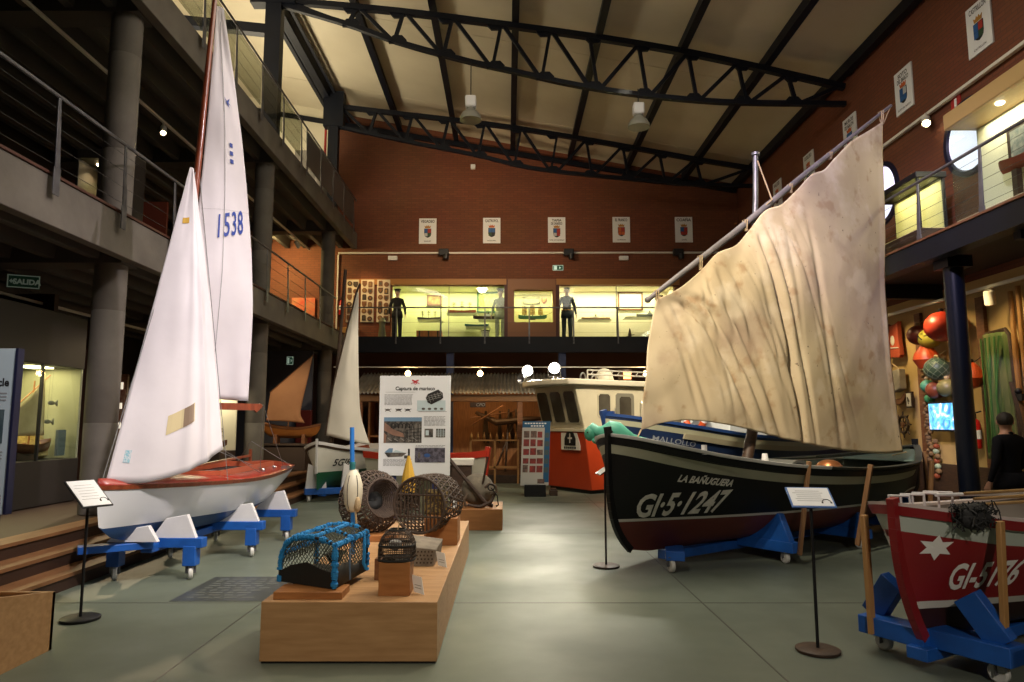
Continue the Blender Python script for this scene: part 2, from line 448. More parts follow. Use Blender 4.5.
mb = MB(); mb.rng(-5.55, -4.95, 20.2, 20.5, 10.5, 11.6); mb.rng(-5.4, -5.1, 20.23, 20.47, 7.75, 10.5); struct('column_steel', mb, NAVY)
mb = MB(); mb.rng(-6.3, -5.5, 20.0, 22.3, 9.0, 9.65); mb.rng(-6.2, -6.0, 20.9, 22.3, 7.75, 9.0); struct('service_box', mb, CONC)

# stepped platform along the left
mb = MB(); mb.rng(-10, -4.26, -5, 22.3, 0, .145, 0); mb.rng(-10, -4.53, -5, 22.3, .145, .295, 0); mb.rng(-10, -4.80, -5, 22.3, .295, .44, 0)
struct('platform', mb, RISER)
for x, z in ((-4.26, .15), (-4.53, .30), (-4.80, .45)):
    mb = MB(); mb.rng(x - .27, x + .015, -5, 22.3, z - .035, z); struct('step_tread', mb, TREAD)

# galleries: fascia, ribbed deck, columns
def gallery(z0, z1, yend):
    m = MB()
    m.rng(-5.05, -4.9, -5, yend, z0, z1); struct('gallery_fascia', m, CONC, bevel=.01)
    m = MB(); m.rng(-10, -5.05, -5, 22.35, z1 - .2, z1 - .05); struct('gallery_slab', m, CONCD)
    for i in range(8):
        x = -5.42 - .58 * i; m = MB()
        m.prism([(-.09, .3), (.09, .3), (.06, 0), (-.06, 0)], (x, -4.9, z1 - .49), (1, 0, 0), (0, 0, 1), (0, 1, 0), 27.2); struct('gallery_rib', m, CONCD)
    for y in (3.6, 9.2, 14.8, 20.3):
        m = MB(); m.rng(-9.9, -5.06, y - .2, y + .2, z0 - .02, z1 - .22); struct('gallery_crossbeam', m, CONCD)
gallery(3.71, 4.24, 20.9)
gallery(7.23, 7.75, 22.35)
mb = MB(); mb.rng(-5.04, -4.88, -5, 20.9, 4.245, 4.275); struct('trim_2', mb, mat('oxide_red_strip', (.07, .022, .012), .6))
for y in (3.6, 9.2, 14.8, 20.3):
    for z0, z1 in ((.45, 3.72), (4.2, 7.24)):
        mb = MB(); mb.lathe([(.2, z0), (.2, lerp(z0, z1, .35)), (.197, lerp(z0, z1, .352)), (.2, lerp(z0, z1, .354)), (.2, lerp(z0, z1, .8)), (.197, lerp(z0, z1, .802)), (.2, lerp(z0, z1, .804)), (.2, z1)], (-5.3, y, 0), 32)
        struct('column', mb, CONC, smooth=True)
mb = MB(); mb.lathe([(.125, 0), (.125, 3.74)], (6.17, 9.5, 0), 32); mb.rng(6.0, 6.34, 9.34, 9.66, 3.72, 3.88); mb.rng(6.0, 6.34, 9.34, 9.66, 0, .02)
struct('column_navy', mb, mat('navy_gloss', (.004, .006, .014), .3, spec=.4), smooth=True)
mb = MB(); mb.rng(5.95, 6.25, 17.2, 17.5, 0, 3.9); struct('column_navy', mb, NAVY, bevel=.03)
for x in (-1.71, 1.66):
    mb = MB(); mb.rng(x - .11, x + .11, 20.95, 21.17, 0, 3.72); struct('column_blue', mb, mat('deep_blue_steel', (.015, .03, .11), .45))
# side and back balconies
mb = MB(); mb.rng(5.9, 7.58, -5, 20.9, 4.02, 4.17); struct('balcony_slab', mb, DARKWALL)
mb = MB(); mb.rng(5.88, 6.02, -5, 20.9, 3.87, 4.16); mb.rng(5.84, 6.06, -5, 20.9, 3.85, 3.88)
struct('balcony_beam', mb, NAVY)
mb = MB(); mb.rng(5.86, 6.1, -5, 20.9, 4.165, 4.195); struct('trim_3', mb, BROWNW)
for y in (2, 5.5, 8.0, 12, 16): 
    mb = MB(); mb.rng(6.02, 7.58, y, y + .12, 3.75, 4.0); struct('balcony_joist', mb, NAVY)
mb = MB(); mb.rng(-5.0, 7.58, 20.9, 22.4, 4.0, 4.17); struct('balcony_back_slab', mb, DARKWALL)
mb = MB(); mb.rng(-5.0, 7.58, 20.86, 21.0, 3.72, 4.18); mb.rng(-5, 7.58, 20.83, 21.02, 3.70, 3.74); struct('balcony_back_beam', mb, NAVY)
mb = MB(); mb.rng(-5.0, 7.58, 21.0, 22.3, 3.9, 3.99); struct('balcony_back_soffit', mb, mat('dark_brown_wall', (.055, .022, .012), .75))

# railings: flat tapering posts, a tube on top, wires or panes between
def railing(label, axis, fixed, ys, zf, ztop, out, wires=5, panel=None, name='gallery_railing'):
    """axis 'y' or 'x' = the way it runs; fixed = the other coordinate; out = side the posts are bolted to"""
    P = (lambda a, z, o=0: (fixed + o, a, z)) if axis == 'y' else (lambda a, z, o=0: (a, fixed + o, z))
    t = thing(name, label, 'railing', P(ys[0], zf))
    m = MB(); m.tube([P(ys[0] - .4, ztop), P(ys[-1] + .4, ztop)], .022, 10); part('top_rail', m, STEEL, t)
    for y in ys:
        m = MB()
        b, c = V(P(y, zf - .22, out * .03)), V(P(y, ztop - .01))
        mid = V(P(y, zf + .08, out * .03))
        w = (.09, .012) if axis == 'y' else (.012, .09)
        up = (1, 0, 0)
        if axis == 'y': m.bar(b, mid, .11, .014, 0, up); m.bar(mid, c, .085, .014, 0, up, .045, .014)
        else: m.bar(b, mid, .05, .06, 0, (0, 1, 0)); m.bar(mid, c, .05, .05, 0, (0, 1, 0), .04, .03)
        part('post', m, STEEL, t, bevel=.003)
    for k in range(wires):
        z = lerp(zf + .12, ztop - .14, k / max(1, wires - 1))
        m = MB(); m.tube([P(ys[0] - .4, z), P(ys[-1] + .4, z)], .003, 5); part('wire', m, mat('wire_dark', (.05, .05, .05), .5, .5), t)
    if panel:
        for a, b in zip(ys, ys[1:]):
            if not panel[1] <= a: continue
            m = MB(); q = [P(a + .06, zf + .06), P(b - .06, zf + .06), P(b - .06, ztop - .07), P(a + .06, ztop - .07)]
            o = V(P(0, 0, .012)) - V(P(0, 0, 0))
            m.add([V(v) for v in q] + [V(v) + o for v in q], [(0, 1, 2, 3), (7, 6, 5, 4), (0, 1, 5, 4), (1, 2, 6, 5), (2, 3, 7, 6), (3, 0, 4, 7)])
            part('pane', m, panel[0], t, smooth=False)
    return t
FROST = mat('frosted_pane', (.10, .12, .12), .35, col2=(.075, .09, .09), scale=1)
PALEGL = glass('railing_glass', (.72, .74, .68), .12, .08)
railing('long steel cable railing along the lower left gallery', 'y', -4.86, [1.93 + 1.33 * k for k in range(14)], 4.24, 5.12, 1, 4)
railing('steel railing of the upper left gallery with glass panes towards the back wall', 'y', -4.86, [5.21 + 1.33 * k for k in range(9)], 7.75, 8.72, 1, 4, (PALEGL, 5))
railing('short steel railing filled with grey frosted panes at the far end of the upper gallery', 'y', -4.86, [16.3 + 1.3 * k for k in range(5)], 7.75, 8.72, 1, 0, (FROST, 5))
railing('steel cable railing of the right balcony in front of the portholes', 'y', 5.93, [1.77 + 1.335 * k for k in range(14)], 4.19, 5.05, -1, 5, name='balcony_railing')
railing('steel railing across the back balcony before the lit display cases', 'x', 20.92, [-4.67 + 1.335 * k for k in range(9)], 4.18, 5.07, -1, 3, name='balcony_railing')
# a round post and coping where the frosted panes end
mb = MB(); mb.lathe([(.2, 7.75), (.2, 9.0)], (-5.55, 20.3, 0), 24); struct('column_stub', mb, CONC, smooth=True)

# wall conduit / lamp rail
def rail_bar(name, p, q, label, r=.035):
    m = MB(); m.bar(p, q, r * 2, r * 1.6); return single(name, m, PAPERC, label, 'lamp rail', bevel=.004)
rail_bar('lamp_rail', (-5.5, 22.34, 7.1), (7.5, 22.34, 7.12), 'long white lamp rail across the red back wall under the coats of arms')
rail_bar('lamp_rail', (7.54, 4, 7.1), (7.54, 22.2, 7.1), 'long white lamp rail along the red right wall under the coats of arms')
rail_bar('conduit', (-5.5, 22.34, 4.3), (-5.5, 22.34, 7.05), 'thin white conduit running down the back wall beside the extinguisher', .022)
rail_bar('lamp_rail', (-6.2, 3, 7.0), (-6.2, 21.5, 7.0), 'pale lamp rail under the ceiling of the middle gallery', .025)
rail_bar('lamp_rail', (-7.25, 3, 3.45), (-7.25, 21.5, 3.45), 'pale lamp rail under the lower gallery ceiling by the exit sign', .025)
rail_bar('lamp_rail', (7.2, 4, 3.62), (7.2, 20, 3.62), 'white lamp rail above the wall of floats', .03)
rail_bar('lamp_rail', (-4.6, 18.5, 3.07), (5.2, 18.5, 3.07), 'thin rail with bulbs in front of the tin roof', .015)
mb = MB(); mb.tube([(-5.62, 20.8, 7.8), (-5.62, 20.8, 10.8)], .04, 10); single('fire_pipe', mb, mat('pipe_red', (.35, .02, .015), .4), 'thin red vertical pipe at the end of the upper gallery', 'pipe')

# coats of arms on white boards
SH = lambda w, h: [(-w, h * .5), (w, h * .5), (w, -.1 * h), (w * .85, -.32 * h), (w * .45, -.46 * h), (0, -.52 * h), (-w * .45, -.46 * h), (-w * .85, -.32 * h), (-w, -.1 * h)]
cc = {'g': mat('crest_gold', (.42, .20, .03), .5), 'r': mat('crest_red', (.38, .03, .02), .5), 'b': mat('crest_blue', (.02, .10, .30), .5),
      'n': mat('crest_green', (.03, .07, .03), .5), 's': mat('crest_silver', (.45, .47, .48), .5), 'k': INK, 'o': mat('crest_orange', (.55, .11, .02), .5)}
def coat_sign(o, ex, title, foot, quarters, crown, label):
    """o = middle of the board's back; ex = reading direction; the board faces ex x z"""
    ex = V(ex); ez = V((0, 0, 1)); ny = ex.cross(ez); o = V(o); w, h = .285, .425
    t = thing('coat_of_arms_board', label, 'sign', o - ez * h, 'coat of arms boards high on the red walls')
    m = MB(); m.prism([(-w, -h), (w, -h), (w, h), (-w, h)], o, ex, ez, ny, .03); part('board', m, PAPER, t, bevel=.004)
    f = o + ny * .032
    m = MB()
    for i, s in enumerate(title):
        text_on(m, s, .115 if len(title) > 1 else .13, f + ez * (.28 - .105 * i), ex, ez, .003, sx=min(1, 4.6 / max(len(s), 4) * (1.15 if len(title) == 1 else 1.2)))
    part('title_lettering', m, INK, t, smooth=False)
    m = MB(); text_on(m, foot, .05, f - ez * .36, ex, ez, .001); part('foot_lettering', m, INK, t, smooth=False)
    dz = -.10 if len(title) > 1 else -.07
    m = MB(); hw, hh = .115, .30
    p = SH(hw, hh); m.prism(p, f + ez * dz - ny * .001, ex, ez, ny, .008, 0)
    for i, (a, b) in enumerate(((-1, 1), (1, 1), (-1, -1), (1, -1))):
        x0, x1 = (-hw * .92, -.004) if a < 0 else (.004, hw * .92); z0, z1 = (.004, hh * .46) if b > 0 else (-hh * .36, -.004)
        m.prism([(x0, z0), (x1, z0), (x1, z1), (x0, z1)], f + ez * dz + ny * .007, ex, ez, ny, .004, i + 1)
    part('shield', m, [cc['k' if quarters[0] != 's' else 'g']] + [cc[q] for q in quarters], t, smooth=False)
    m = MB(); c = f + ez * (dz + hh * .5 + .015)
    m.prism([(-.085, 0), (.085, 0), (.105, .085), (.055, .05), (.03, .10), (0, .06), (-.03, .10), (-.055, .05), (-.105, .085)], c, ex, ez, ny, .008)
    part('crown', m, cc[crown], t, smooth=False)
BX = (1, 0, 0); BW = 22.4
coat_sign((-2.6, BW, 7.85), BX, ['VEGADEO'], 'VEGADEO', 'brsn', 'g', 'white coat of arms board with a tree on its shield, leftmost on the back wall')
coat_sign((-.5, BW, 7.87), BX, ['CASTROPOL'], 'CASTROPOL', 'bbnk', 'o', 'white coat of arms board with a blue shield, second on the back wall')
coat_sign((1.63, BW, 7.89), BX, ['TAPIA', 'DE CASARIEGO'], 'TAPIA DE CASARIEGO', 'brsr', 'g', 'white coat of arms board with two lines of title, middle of the back wall')
coat_sign((3.75, BW, 7.9), BX, ['EL FRANCO'], 'EL FRANCO', 'oroo', 'g', 'white coat of arms board with an orange red crest, fourth on the back wall')
coat_sign((5.8, BW, 7.9), BX, ['COAÑA'], 'COAÑA', 'brrr', 'g', 'white coat of arms board with a mostly red shield, nearest the right wall')
RX = (0, -1, 0)
for y, ti, q, lab in ((10.57, ['CASTRILLON'], 'brbn', 'blue and red shield board largest on the right wall'), (12.72, ['SOTO', 'DEL BARCO'], 'bsbb', 'board over the tip of the big sail yard'),
                      (14.83, ['MUROS', 'DE NALON'], 'bbrs', 'board just behind the upper part of the yard'), (16.95, ['CUDILLERO'], 'rrbs', 'small board seen third from the back corner along the yard'),
                      (19.0, ['VALDES'], 'bsrr', 'small board seen nearest the back corner of the right wall')):
    coat_sign((7.598, y, 7.92), RX, ti, ' '.join(ti), q, 'o' if y > 11 else 'g', 'white coat of arms ' + lab)

# small fittings on the back wall rail
for x, l in ((-2.05, 'left'), (2.0, 'middle'), (5.55, 'right')):
    t = thing('wall_spotlight', 'black spotlight on the back wall rail, ' + {'left': 'under the leftmost coat of arms', 'middle': 'above the green exit sign', 'right': 'under the rightmost coat of arms'}[l], 'spotlight', (x, 22.3, 7.1), 'black spotlights on the back wall rail')
    m = MB(); m.rng(x - .16, x + .16, 22.1, 22.3, 6.98, 7.2); part('housing', m, BLACKM, t, bevel=.02)
    m = MB(); m.lathe([(.09, 0), (.1, .16), (.07, .17)], (x + .08, 22.15, 6.86), 14); part('lens_barrel', m, BLACKM, t)
for x, l in ((-3.72, 'left of the leftmost coat of arms'), (3.8, 'below the orange red coat of arms')):
    m = MB(); m.rng(x - .15, x + .15, 22.27, 22.39, 6.86, 7.0); single('emergency_light', m, PAPER, 'small white emergency light box ' + l, 'emergency light', bevel=.015)
m = MB(); m.rng(-1.2, -1.05, 22.3, 22.4, 9.95, 10.1); single('wall_sensor', m, PAPER, 'tiny white sensor high on the back wall under the truss', 'sensor', bevel=.01)
def exit_sign(name, label, o, ex, w, h, words=None, lit=.35, arrow=1):
    ex = V(ex); ez = V((0, 0, 1)); ny = ex.cross(ez); o = V(o)
    t = thing(name, label, 'exit sign', o)
    m = MB(); m.prism([(-w / 2, -h / 2), (w / 2, -h / 2), (w / 2, h / 2), (-w / 2, h / 2)], o, ex, ez, ny, .02)
    part('panel', m, mat(f'exit_green_{lit}', (.006, .045, .022), .5, emit=(.01, .09, .04), estr=lit * .3), t)
    f = o + ny * .022; m = MB(); e = .012
    for a, b, c, d in ((-w / 2, w / 2, h / 2 - e, h / 2), (-w / 2, w / 2, -h / 2, -h / 2 + e), (-w / 2, -w / 2 + e, -h / 2, h / 2), (w / 2 - e, w / 2, -h / 2, h / 2)):
        m.prism([(a, c), (b, c), (b, d), (a, d)], f, ex, ez, ny, .003)
    L = lam(f'exit_pale_{lit}', (.35, .45, .36), lit)
    part('border', m, L, t, smooth=False)
    m = MB()
    if words:
        text_on(m, words, h * .55, f + ez * -h * .2 + ex * w * .1, ex, ez, .004)
        m.prism([(-w * .44, 0), (-w * .36, h * .18), (-w * .36, h * .06), (-w * .27, h * .06), (-w * .27, -h * .06), (-w * .36, -h * .06), (-w * .36, -h * .18)], f, ex, ez, ny, .003)
        part('lettering', m, L, t, smooth=False)
    else:
        m.prism([(w * .3 * arrow, 0), (w * .12 * arrow, h * .25), (w * .12 * arrow, -h * .25)], f, ex, ez, ny, .003)
        m.rng(0, 0, 0, 0, 0, 0) if False else None
        m.prism([(-w * .38, -h * .36), (-w * .1, -h * .36), (-w * .1, h * .36), (-w * .38, h * .36)], f, ex, ez, ny, .003)
        part('pictogram', m, L, t, smooth=False)
exit_sign('exit_sign', 'small green exit sign with white arrow on the back wall', (1.66, 22.38, 6.62), BX, .34, .17, None, .6)
exit_sign('exit_sign', 'green framed sign reading SALIDA under the lower left gallery', (-6, 8.55, 3.34), (.9, .43, 0), .34, .16, 'SALIDA', .05)
exit_sign('exit_sign', 'green exit sign hanging above the brown sailed model boat', (-5.78, 18.6, 3.25), BX, .17, .21, None, .3)
exit_sign('exit_sign', 'dark green sign on the right wall above the large display case', (7.585, 10.05, 6.72), RX, .5, .3, 'SALIDA', .08)
m = MB(); m.rng(7.58, 7.6, 11.16, 11.4, 6.86, 7.1); m.rng(7.575, 7.58, 11.25, 11.31, 6.9, 7.05, 1); single('fire_sign', m, [mat('sign_red', (.4, .02, .02), .5), PAPER], 'small red fire sign above the bright porthole', 'sign')
# ================================================================== LAMPS THAT SHOW
def bay_lamp(x, y, zt, zb, label):
    t = thing('high_bay_lamp', label, 'lamp', (x, y, zb), 'bay lamps hanging from the near truss')
    m = MB(); m.tube([(x, y, zb + .5), (x, y, zt)], .012, 6); part('cord', m, BLACKM, t)
    m = MB(); m.rng(x - .12, x + .12, y - .12, y + .12, zb + .28, zb + .55); part('ballast_box', m, WHITE, t, bevel=.04)
    m = MB(); m.lathe([(.24, 0), (.235, .06), (.18, .17), (.10, .24), (.09, .29)], (x, y, zb), 28); part('reflector', m, mat('lamp_grey', (.24, .235, .20), .45, .2), t)
bay_lamp(-.8, 14.75, 9.6, 8.22, 'unlit bell shaped bay lamp hanging left of the hall centre')
bay_lamp(2.9, 14.75, 8.95, 8.06, 'unlit bell shaped bay lamp hanging above the big sail')

def track_lamp(loc, aim, label, lit=6, name='track_spotlight', r=.06, group='track spotlights', col=PAPERC, warm=(1, .72, .38)):
    loc, aim = V(loc), V(aim)
    t = thing(name, label, 'spotlight', loc, group)
    q = (aim - loc).to_track_quat('Z', 'Y').to_matrix()
    m = MB(); m.bar(loc + V((0, 0, .02)), loc + V((0, 0, -.1)), .03, .03); part('bracket', m, col, t)
    c = loc + V((0, 0, -.13))
    m = MB(); m.lathe([(r * .8, -.1), (r, -.08), (r, .12), (r * .85, .12), (r * .8, .06)], c, 16, 0, q, False)
    m.lathe([(r * .8, -.1), (.001, -.11)], c, 16, 0, q, False); part('can', m, col, t)
    m = MB(); m.lathe([(.001, .09), (r * .86, .09)], c, 16, 0, q, False); part('lens', m, lam(f'lens_{lit}_{warm[2]}', warm, lit), t)
    return c + q @ V((0, 0, .14))
GRIDL = [(-6.2, 12.1, 6.98, (-4.6, 9, 3), 'lit spotlight on the middle gallery rail beside the tall sail', 14),
         (-6.2, 20.2, 6.98, (-5.6, 22, 5.5), 'pale spotlight at the far end of the middle gallery rail', 4),
         (-7.25, 16.2, 3.42, (-5.6, 17, 1.5), 'lit spotlight left of the green exit sign above the brown sailed model', 16),
         (-7.25, 17.6, 3.42, (-5.4, 18.4, 1.5), 'unlit white spotlight right of the lit one above the brown sailed model', 0),
         (7.48, 11.95, 7.08, (5, 8, 3.0), 'white lit spotlight on the right wall rail by the porthole', 30),
         (7.2, 10.3, 3.6, (7.5, 10.6, 2), 'white spotlight above the green fyke net', 1)]
for x, y, z, a, l, e in GRIDL:
    track_lamp((x, y, z), a, l, e, r=.055 if x < 0 else .075)
# bulbs in front of the tin roofed hut
for x, l in ((-2.62, 'glowing bare bulb above the white poster'), (-.71, 'glowing bare bulb over the tin roof right of the poster'), (3.68, 'glowing bare bulb behind the left edge of the big sail')):
    t = thing('hanging_bulb', l, 'lamp', (x, 18.5, 2.85), 'bulbs on the rail before the tin roof')
    m = MB(); m.lathe([(.03, .1), (.035, .2)], (x, 18.5, 2.85), 12); part('socket', m, BLACKM, t)
    m = MB(); m.sph((x, 18.5, 2.9), .075, 14); part('bulb', m, lam('bulb_glow', (1, .62, .24), 18), t)
# lit cases far inside the left middle gallery
t = thing('display_case', 'two door lit glass case deep in the middle left gallery', 'display case', (-6.6, 11.3, 4.2))
m = MB(); m.rng(-7.02, -6.2, 11.0, 11.6, 4.2, 4.5); m.rng(-7.02, -6.2, 11.0, 11.6, 5.9, 6.05); m.rng(-7.02, -6.98, 11.0, 11.6, 4.5, 5.9); m.rng(-6.24, -6.2, 11.0, 11.6, 4.5, 5.9); part('carcass', m, mat('case_black', (.014, .010, .008), .6), t, bevel=.01)
m = MB(); m.rng(-6.98, -6.24, 11.56, 11.6, 4.5, 5.9); part('lit_back', m, mat('case_backing_warm', (.42, .36, .20), .7, col2=(.3, .25, .13), scale=3), t)
m = MB(); m.rng(-6.65, -6.57, 10.98, 11.02, 4.5, 5.9); part('door_stile', m, mat('case_black', (.014, .010, .008), .6), t)
for z in (4.95, 5.25, 5.5):
    m = MB(); m.rng(-6.97, -6.25, 11.1, 11.5, z, z + .015); part('shelf', m, GLASS, t)
for x in (-6.82, -6.42):
    m = MB(); m.lathe([(.04, 0), (.05, .02)], (x, 11.3, 5.875), 12); part('lamp_disc', m, lam('case_lamp_warm', (1, .75, .4), 12), t)
    spot('case_light', (x, 11.3, 5.87), (x, 11.4, 4.5), 55, 120, .9, (1, .78, .4), .04)
m = MB(); m.rng(-7.75, -6.8, 13.6, 13.66, 4.2, 6.0); single('painted_screen', m, mat('dull_red_panel', (.16, .03, .015), .6), 'dull red panel standing deep in the middle left gallery', 'panel')
# right balcony: portholes and cases
def porthole(n, y, z, r, e):
    m = MB(); m.lathe([(r, 0), (r + .03, .05), (r + .11, .05), (r + .12, 0)], (7.6, y, z), 40, 0, Matrix.Rotation(R(-90), 3, 'Y'), False); struct(f'window_{n}', m, mat('porthole_ring', (.01, .012, .03), .4), smooth=True)
    m = MB(); m.lathe([(.001, .012), (r + .01, .012)], (7.6, y, z), 40, 0, Matrix.Rotation(R(-90), 3, 'Y'), False); struct(f'window_{n}_pane', m, lam('porthole_daylight', (.80, .74, 1.0), e))
porthole(1, 11.0, 6.27, .54, .75); porthole(2, 13.75, 6.2, .54, .75)
t = thing('display_case', 'large lit wall case at the right edge of the balcony with framed pictures', 'display case', (7.2, 8.4, 4.2))
m = MB(); m.rng(7.0, 7.58, 6.3, 10.75, 6.25, 6.5); part('wooden_canopy', m, mat('pale_wood_canopy', (.45, .30, .12), .5), t, bevel=.01)
m = MB(); m.rng(7.5, 7.58, 6.3, 10.72, 4.75, 6.25); part('lit_back', m, mat('case_backing_cream', (.66, .62, .46), .7), t)
m = MB(); m.rng(7.08, 7.58, 6.3, 10.72, 4.2, 4.75); part('plinth', m, mat('case_plinth', (.34, .30, .2), .6), t, bevel=.01)
m = MB(); m.rng(7.06, 7.07, 6.3, 10.72, 4.75, 6.25); m.rng(7.06, 7.5, 10.7, 10.71, 4.75, 6.25); part('glass_front', m, GLASS, t)
for y, w in ((9.75, .5), (9.2, .4)):
    m = MB(); m.rng(7.44, 7.49, y - w / 2, y + w / 2, 5.35, 5.95); m.rng(7.435, 7.44, y - w / 2 + .07, y + w / 2 - .07, 5.43, 5.87, 1)
    single('framed_picture', m, [DARKW, mat('picture_dull', (.10, .13, .13), .5, col2=(.3, .3, .26), scale=9)], 'dark framed picture in the large lit balcony case, ' + ('nearer the porthole' if y > 9.5 else 'further from the porthole'), 'picture', 'framed pictures in the balcony case')
area('case_light', (7.3, 8.8, 6.23), (7.35, 8.8, 4), 36, 3.4, .3, (1, .86, .62))
m = MB(); m.lathe([(.05, 0), (.06, .02)], (7.2, 9.75, 6.225), 14); single('downlight', m, lam('downlight_glow', (1, .9, .7), 10), 'small glowing downlight in the canopy of the large balcony case', 'lamp')
t = thing('display_case', 'free standing yellow lit glass case with a dark lid between the portholes', 'display case', (6.9, 11.75, 4.2))
x0, x1, y0, y1 = 6.7, 7.12, 11.05, 12.45
m = MB(); m.rng(x0, x1, y0, y1, 4.2, 4.74); part('plinth', m, DARKW, t, bevel=.01)
m = MB(); m.rng(x0 - .04, x1 + .04, y0 - .04, y1 + .04, 5.58, 5.68); part('lid', m, BLACKM, t, bevel=.01)
m = MB(); m.rng(x1 - .03, x1 - .01, y0 + .02, y1 - .02, 4.75, 5.58); m.rng(x0, x1, y0, y1, 4.74, 4.75); part('lit_back', m, mat('case_backing_yellow', (.62, .55, .26), .7), t)
for x in (x0, x1):
    for y in (y0, y1): m = MB(); m.rng(x - .018, x + .018, y - .018, y + .018, 4.74, 5.58); part('corner_post', m, BLACKM, t)
m = MB(); m.rng(x0 + .01, x1 - .01, y0 - .004, y0 + .004, 4.75, 5.58); m.rng(x0 - .004, x0 + .004, y0, y1, 4.75, 5.58); part('glass', m, GLASS, t)
area('case_light', (6.9, 11.75, 5.55), (6.95, 11.75, 4), 8, 1.2, .3, (1, .87, .5))

# ------------------------------------------------------------------ ship models and other exhibits of the back balcony
def ship(x, y, z, L, hullm, masts=0, h=None, sail=None, label='', group=None, cat='model ship', funnel=False, boom=False, name='ship_model', M=None, sailcol=None):
    h = h or L * .09
    t = thing(name, label, cat, (x, y, z), group)
    prof = [(-.5, .55, 0.35), (-.44, .75, .1), (-.3, 1, 0), (0, 1, 0), (.3, .9, 0), (.42, .5, .1), (.5, .05, .5)]
    m = MB(); n = len(prof); vs = []
    for a, w, k in prof:
        zt = z + h * (1 + .5 * (2 * a) ** 2); zb = z + h * k
        hw = w * L * .075
        vs += [(x + a * L, y - hw, zt), (x + a * L, y - hw * .8, (zt + zb) / 2), (x + a * L, y, zb), (x + a * L, y + hw * .8, (zt + zb) / 2), (x + a * L, y + hw, zt)]
    fs = [(i * 5 + j, (i + 1) * 5 + j, (i + 1) * 5 + j + 1, i * 5 + j + 1) for i in range(n - 1) for j in range(4)] + [(i * 5 + 4, (i + 1) * 5 + 4, (i + 1) * 5, i * 5) for i in range(n - 1)] + [(0, 1, 2, 3, 4), tuple((n - 1) * 5 + j for j in (4, 3, 2, 1, 0))]
    m.add(vs, fs); part('hull', m, hullm, t)
    m = MB(); m.rng(x - L * .12, x + L * .1, y - L * .03, y + L * .03, z - .02, z + h * .3); part('stand', m, DARKW, t)
    for i in range(masts):
        mx = x + L * (-.28 + .56 * i / max(1, masts - 1)) if masts > 1 else x
        H = L * (.42 if sail else .34) * (1 if i == masts // 2 else .9)
        m = MB(); m.tube([(mx, y, z + h * .7), (mx, y, z + h + H)], L * .014, 5)
        for k in (.45, .7, .9): m.tube([(mx - L * .08, y, z + h + H * k), (mx + L * .08, y, z + h + H * k)], L * .008, 4)
        m.tube([(mx + L * .12, y, z + h * 1.1), (mx, y, z + h + H)], L * .002, 3); m.tube([(mx - L * .1, y, z + h * 1.1), (mx, y, z + h + H)], L * .002, 3)
        part('mast', m, DARKW, t)
        if sail:
            for k0, k1 in ((.12, .43), (.47, .68), (.72, .88)):
                m = MB(); m.grid(4, 4, lambda u, v: (mx + (u - .5) * L * .17, y - .02 - .03 * math.sin(PI * u) * L, z + h + H * lerp(k0, k1, v)))
                part('sail', m, sail, t, solid=.003)
    if funnel:
        m = MB(); m.rng(x - L * .16, x + L * .16, y - L * .035, y + L * .035, z + h * .95, z + h * 1.5); m.rng(x - L * .08, x + L * .06, y - L * .03, y + L * .03, z + h * 1.5, z + h * 2.0); part('deckhouse', m, WHITE, t)
        m = MB(); m.lathe([(L * .02, 0), (L * .018, L * .08)], (x, y, z + h * 2), 10); part('funnel', m, BLACKM, t)
        m = MB(); m.tube([(x + L * .25, y, z + h), (x + L * .25, y, z + h * 3.4)], L * .005, 5); part('mast', m, DARKW, t)
    if boom:
        m = MB(); m.tube([(x + L * .45, y, z + h * 1.3), (x + L * .75, y, z + h * 2.6)], L * .006, 5); part('bowsprit', m, DARKW, t)
    return t
HB = mat('model_dark_hull', (.05, .03, .03), .5); HR = mat('model_red_hull', (.22, .04, .02), .5); HG = mat('model_green_hull', (.04, .13, .10), .5); HT = mat('model_teal_hull', (.06, .16, .17), .5)
def case_recess(name, label, x0, x1, z0, z1, back, d=1.0, mull=None):
    t = thing(name, label, 'display case', ((x0 + x1) / 2, 22.6, z0))
    y = 22.61
    m = MB(); m.rng(x0, x1, y + d - .05, y + d, z0, z1); m.rng(x0 - .05, x0, y, y + d, z0, z1); m.rng(x1, x1 + .05, y, y + d, z0, z1); m.rng(x0, x1, y, y + d, z0 - .05, z0); m.rng(x0, x1, y, y + d, z1, z1 + .05)
    part('lining', m, back, t, smooth=False)
    m = MB(); m.rng(x0 + .002, x1 - .002, 22.622, 22.632, z0, z1); part('glass', m, GLASS, t)
    if mull is not None:
        m = MB(); m.rng(mull - .012, mull + .012, 22.615, 22.64, z0, z1); part('glass_joint', m, STEEL, t)
    return t
LINY = mat('case_lining_yellow', (.60, .58, .36), .7); LINW = mat('case_lining_cream', (.66, .60, .42), .7)
case_recess('display_case', 'wide yellow green lit case on the back balcony, left of the centre panel', -3.74, -.03, 4.2, 6.05, LINY, mull=-1.9)
case_recess('display_case', 'small lit case with a sailing ship in the brown centre panel', .23, 1.49, 4.84, 5.89, LINY, .8)
case_recess('display_case', 'wide cream lit case on the back balcony, right of the centre panel', 1.69, 5.45, 4.2, 6.05, LINW, mull=3.58)
mb = MB(); mb.rng(-5.2, -.02, 22.34, 22.42, 6.06, 6.25); mb.rng(1.6, 5.6, 22.34, 22.42, 6.06, 6.25); struct('trim_4', mb, mat('ochre_header', (.34, .15, .035), .55))
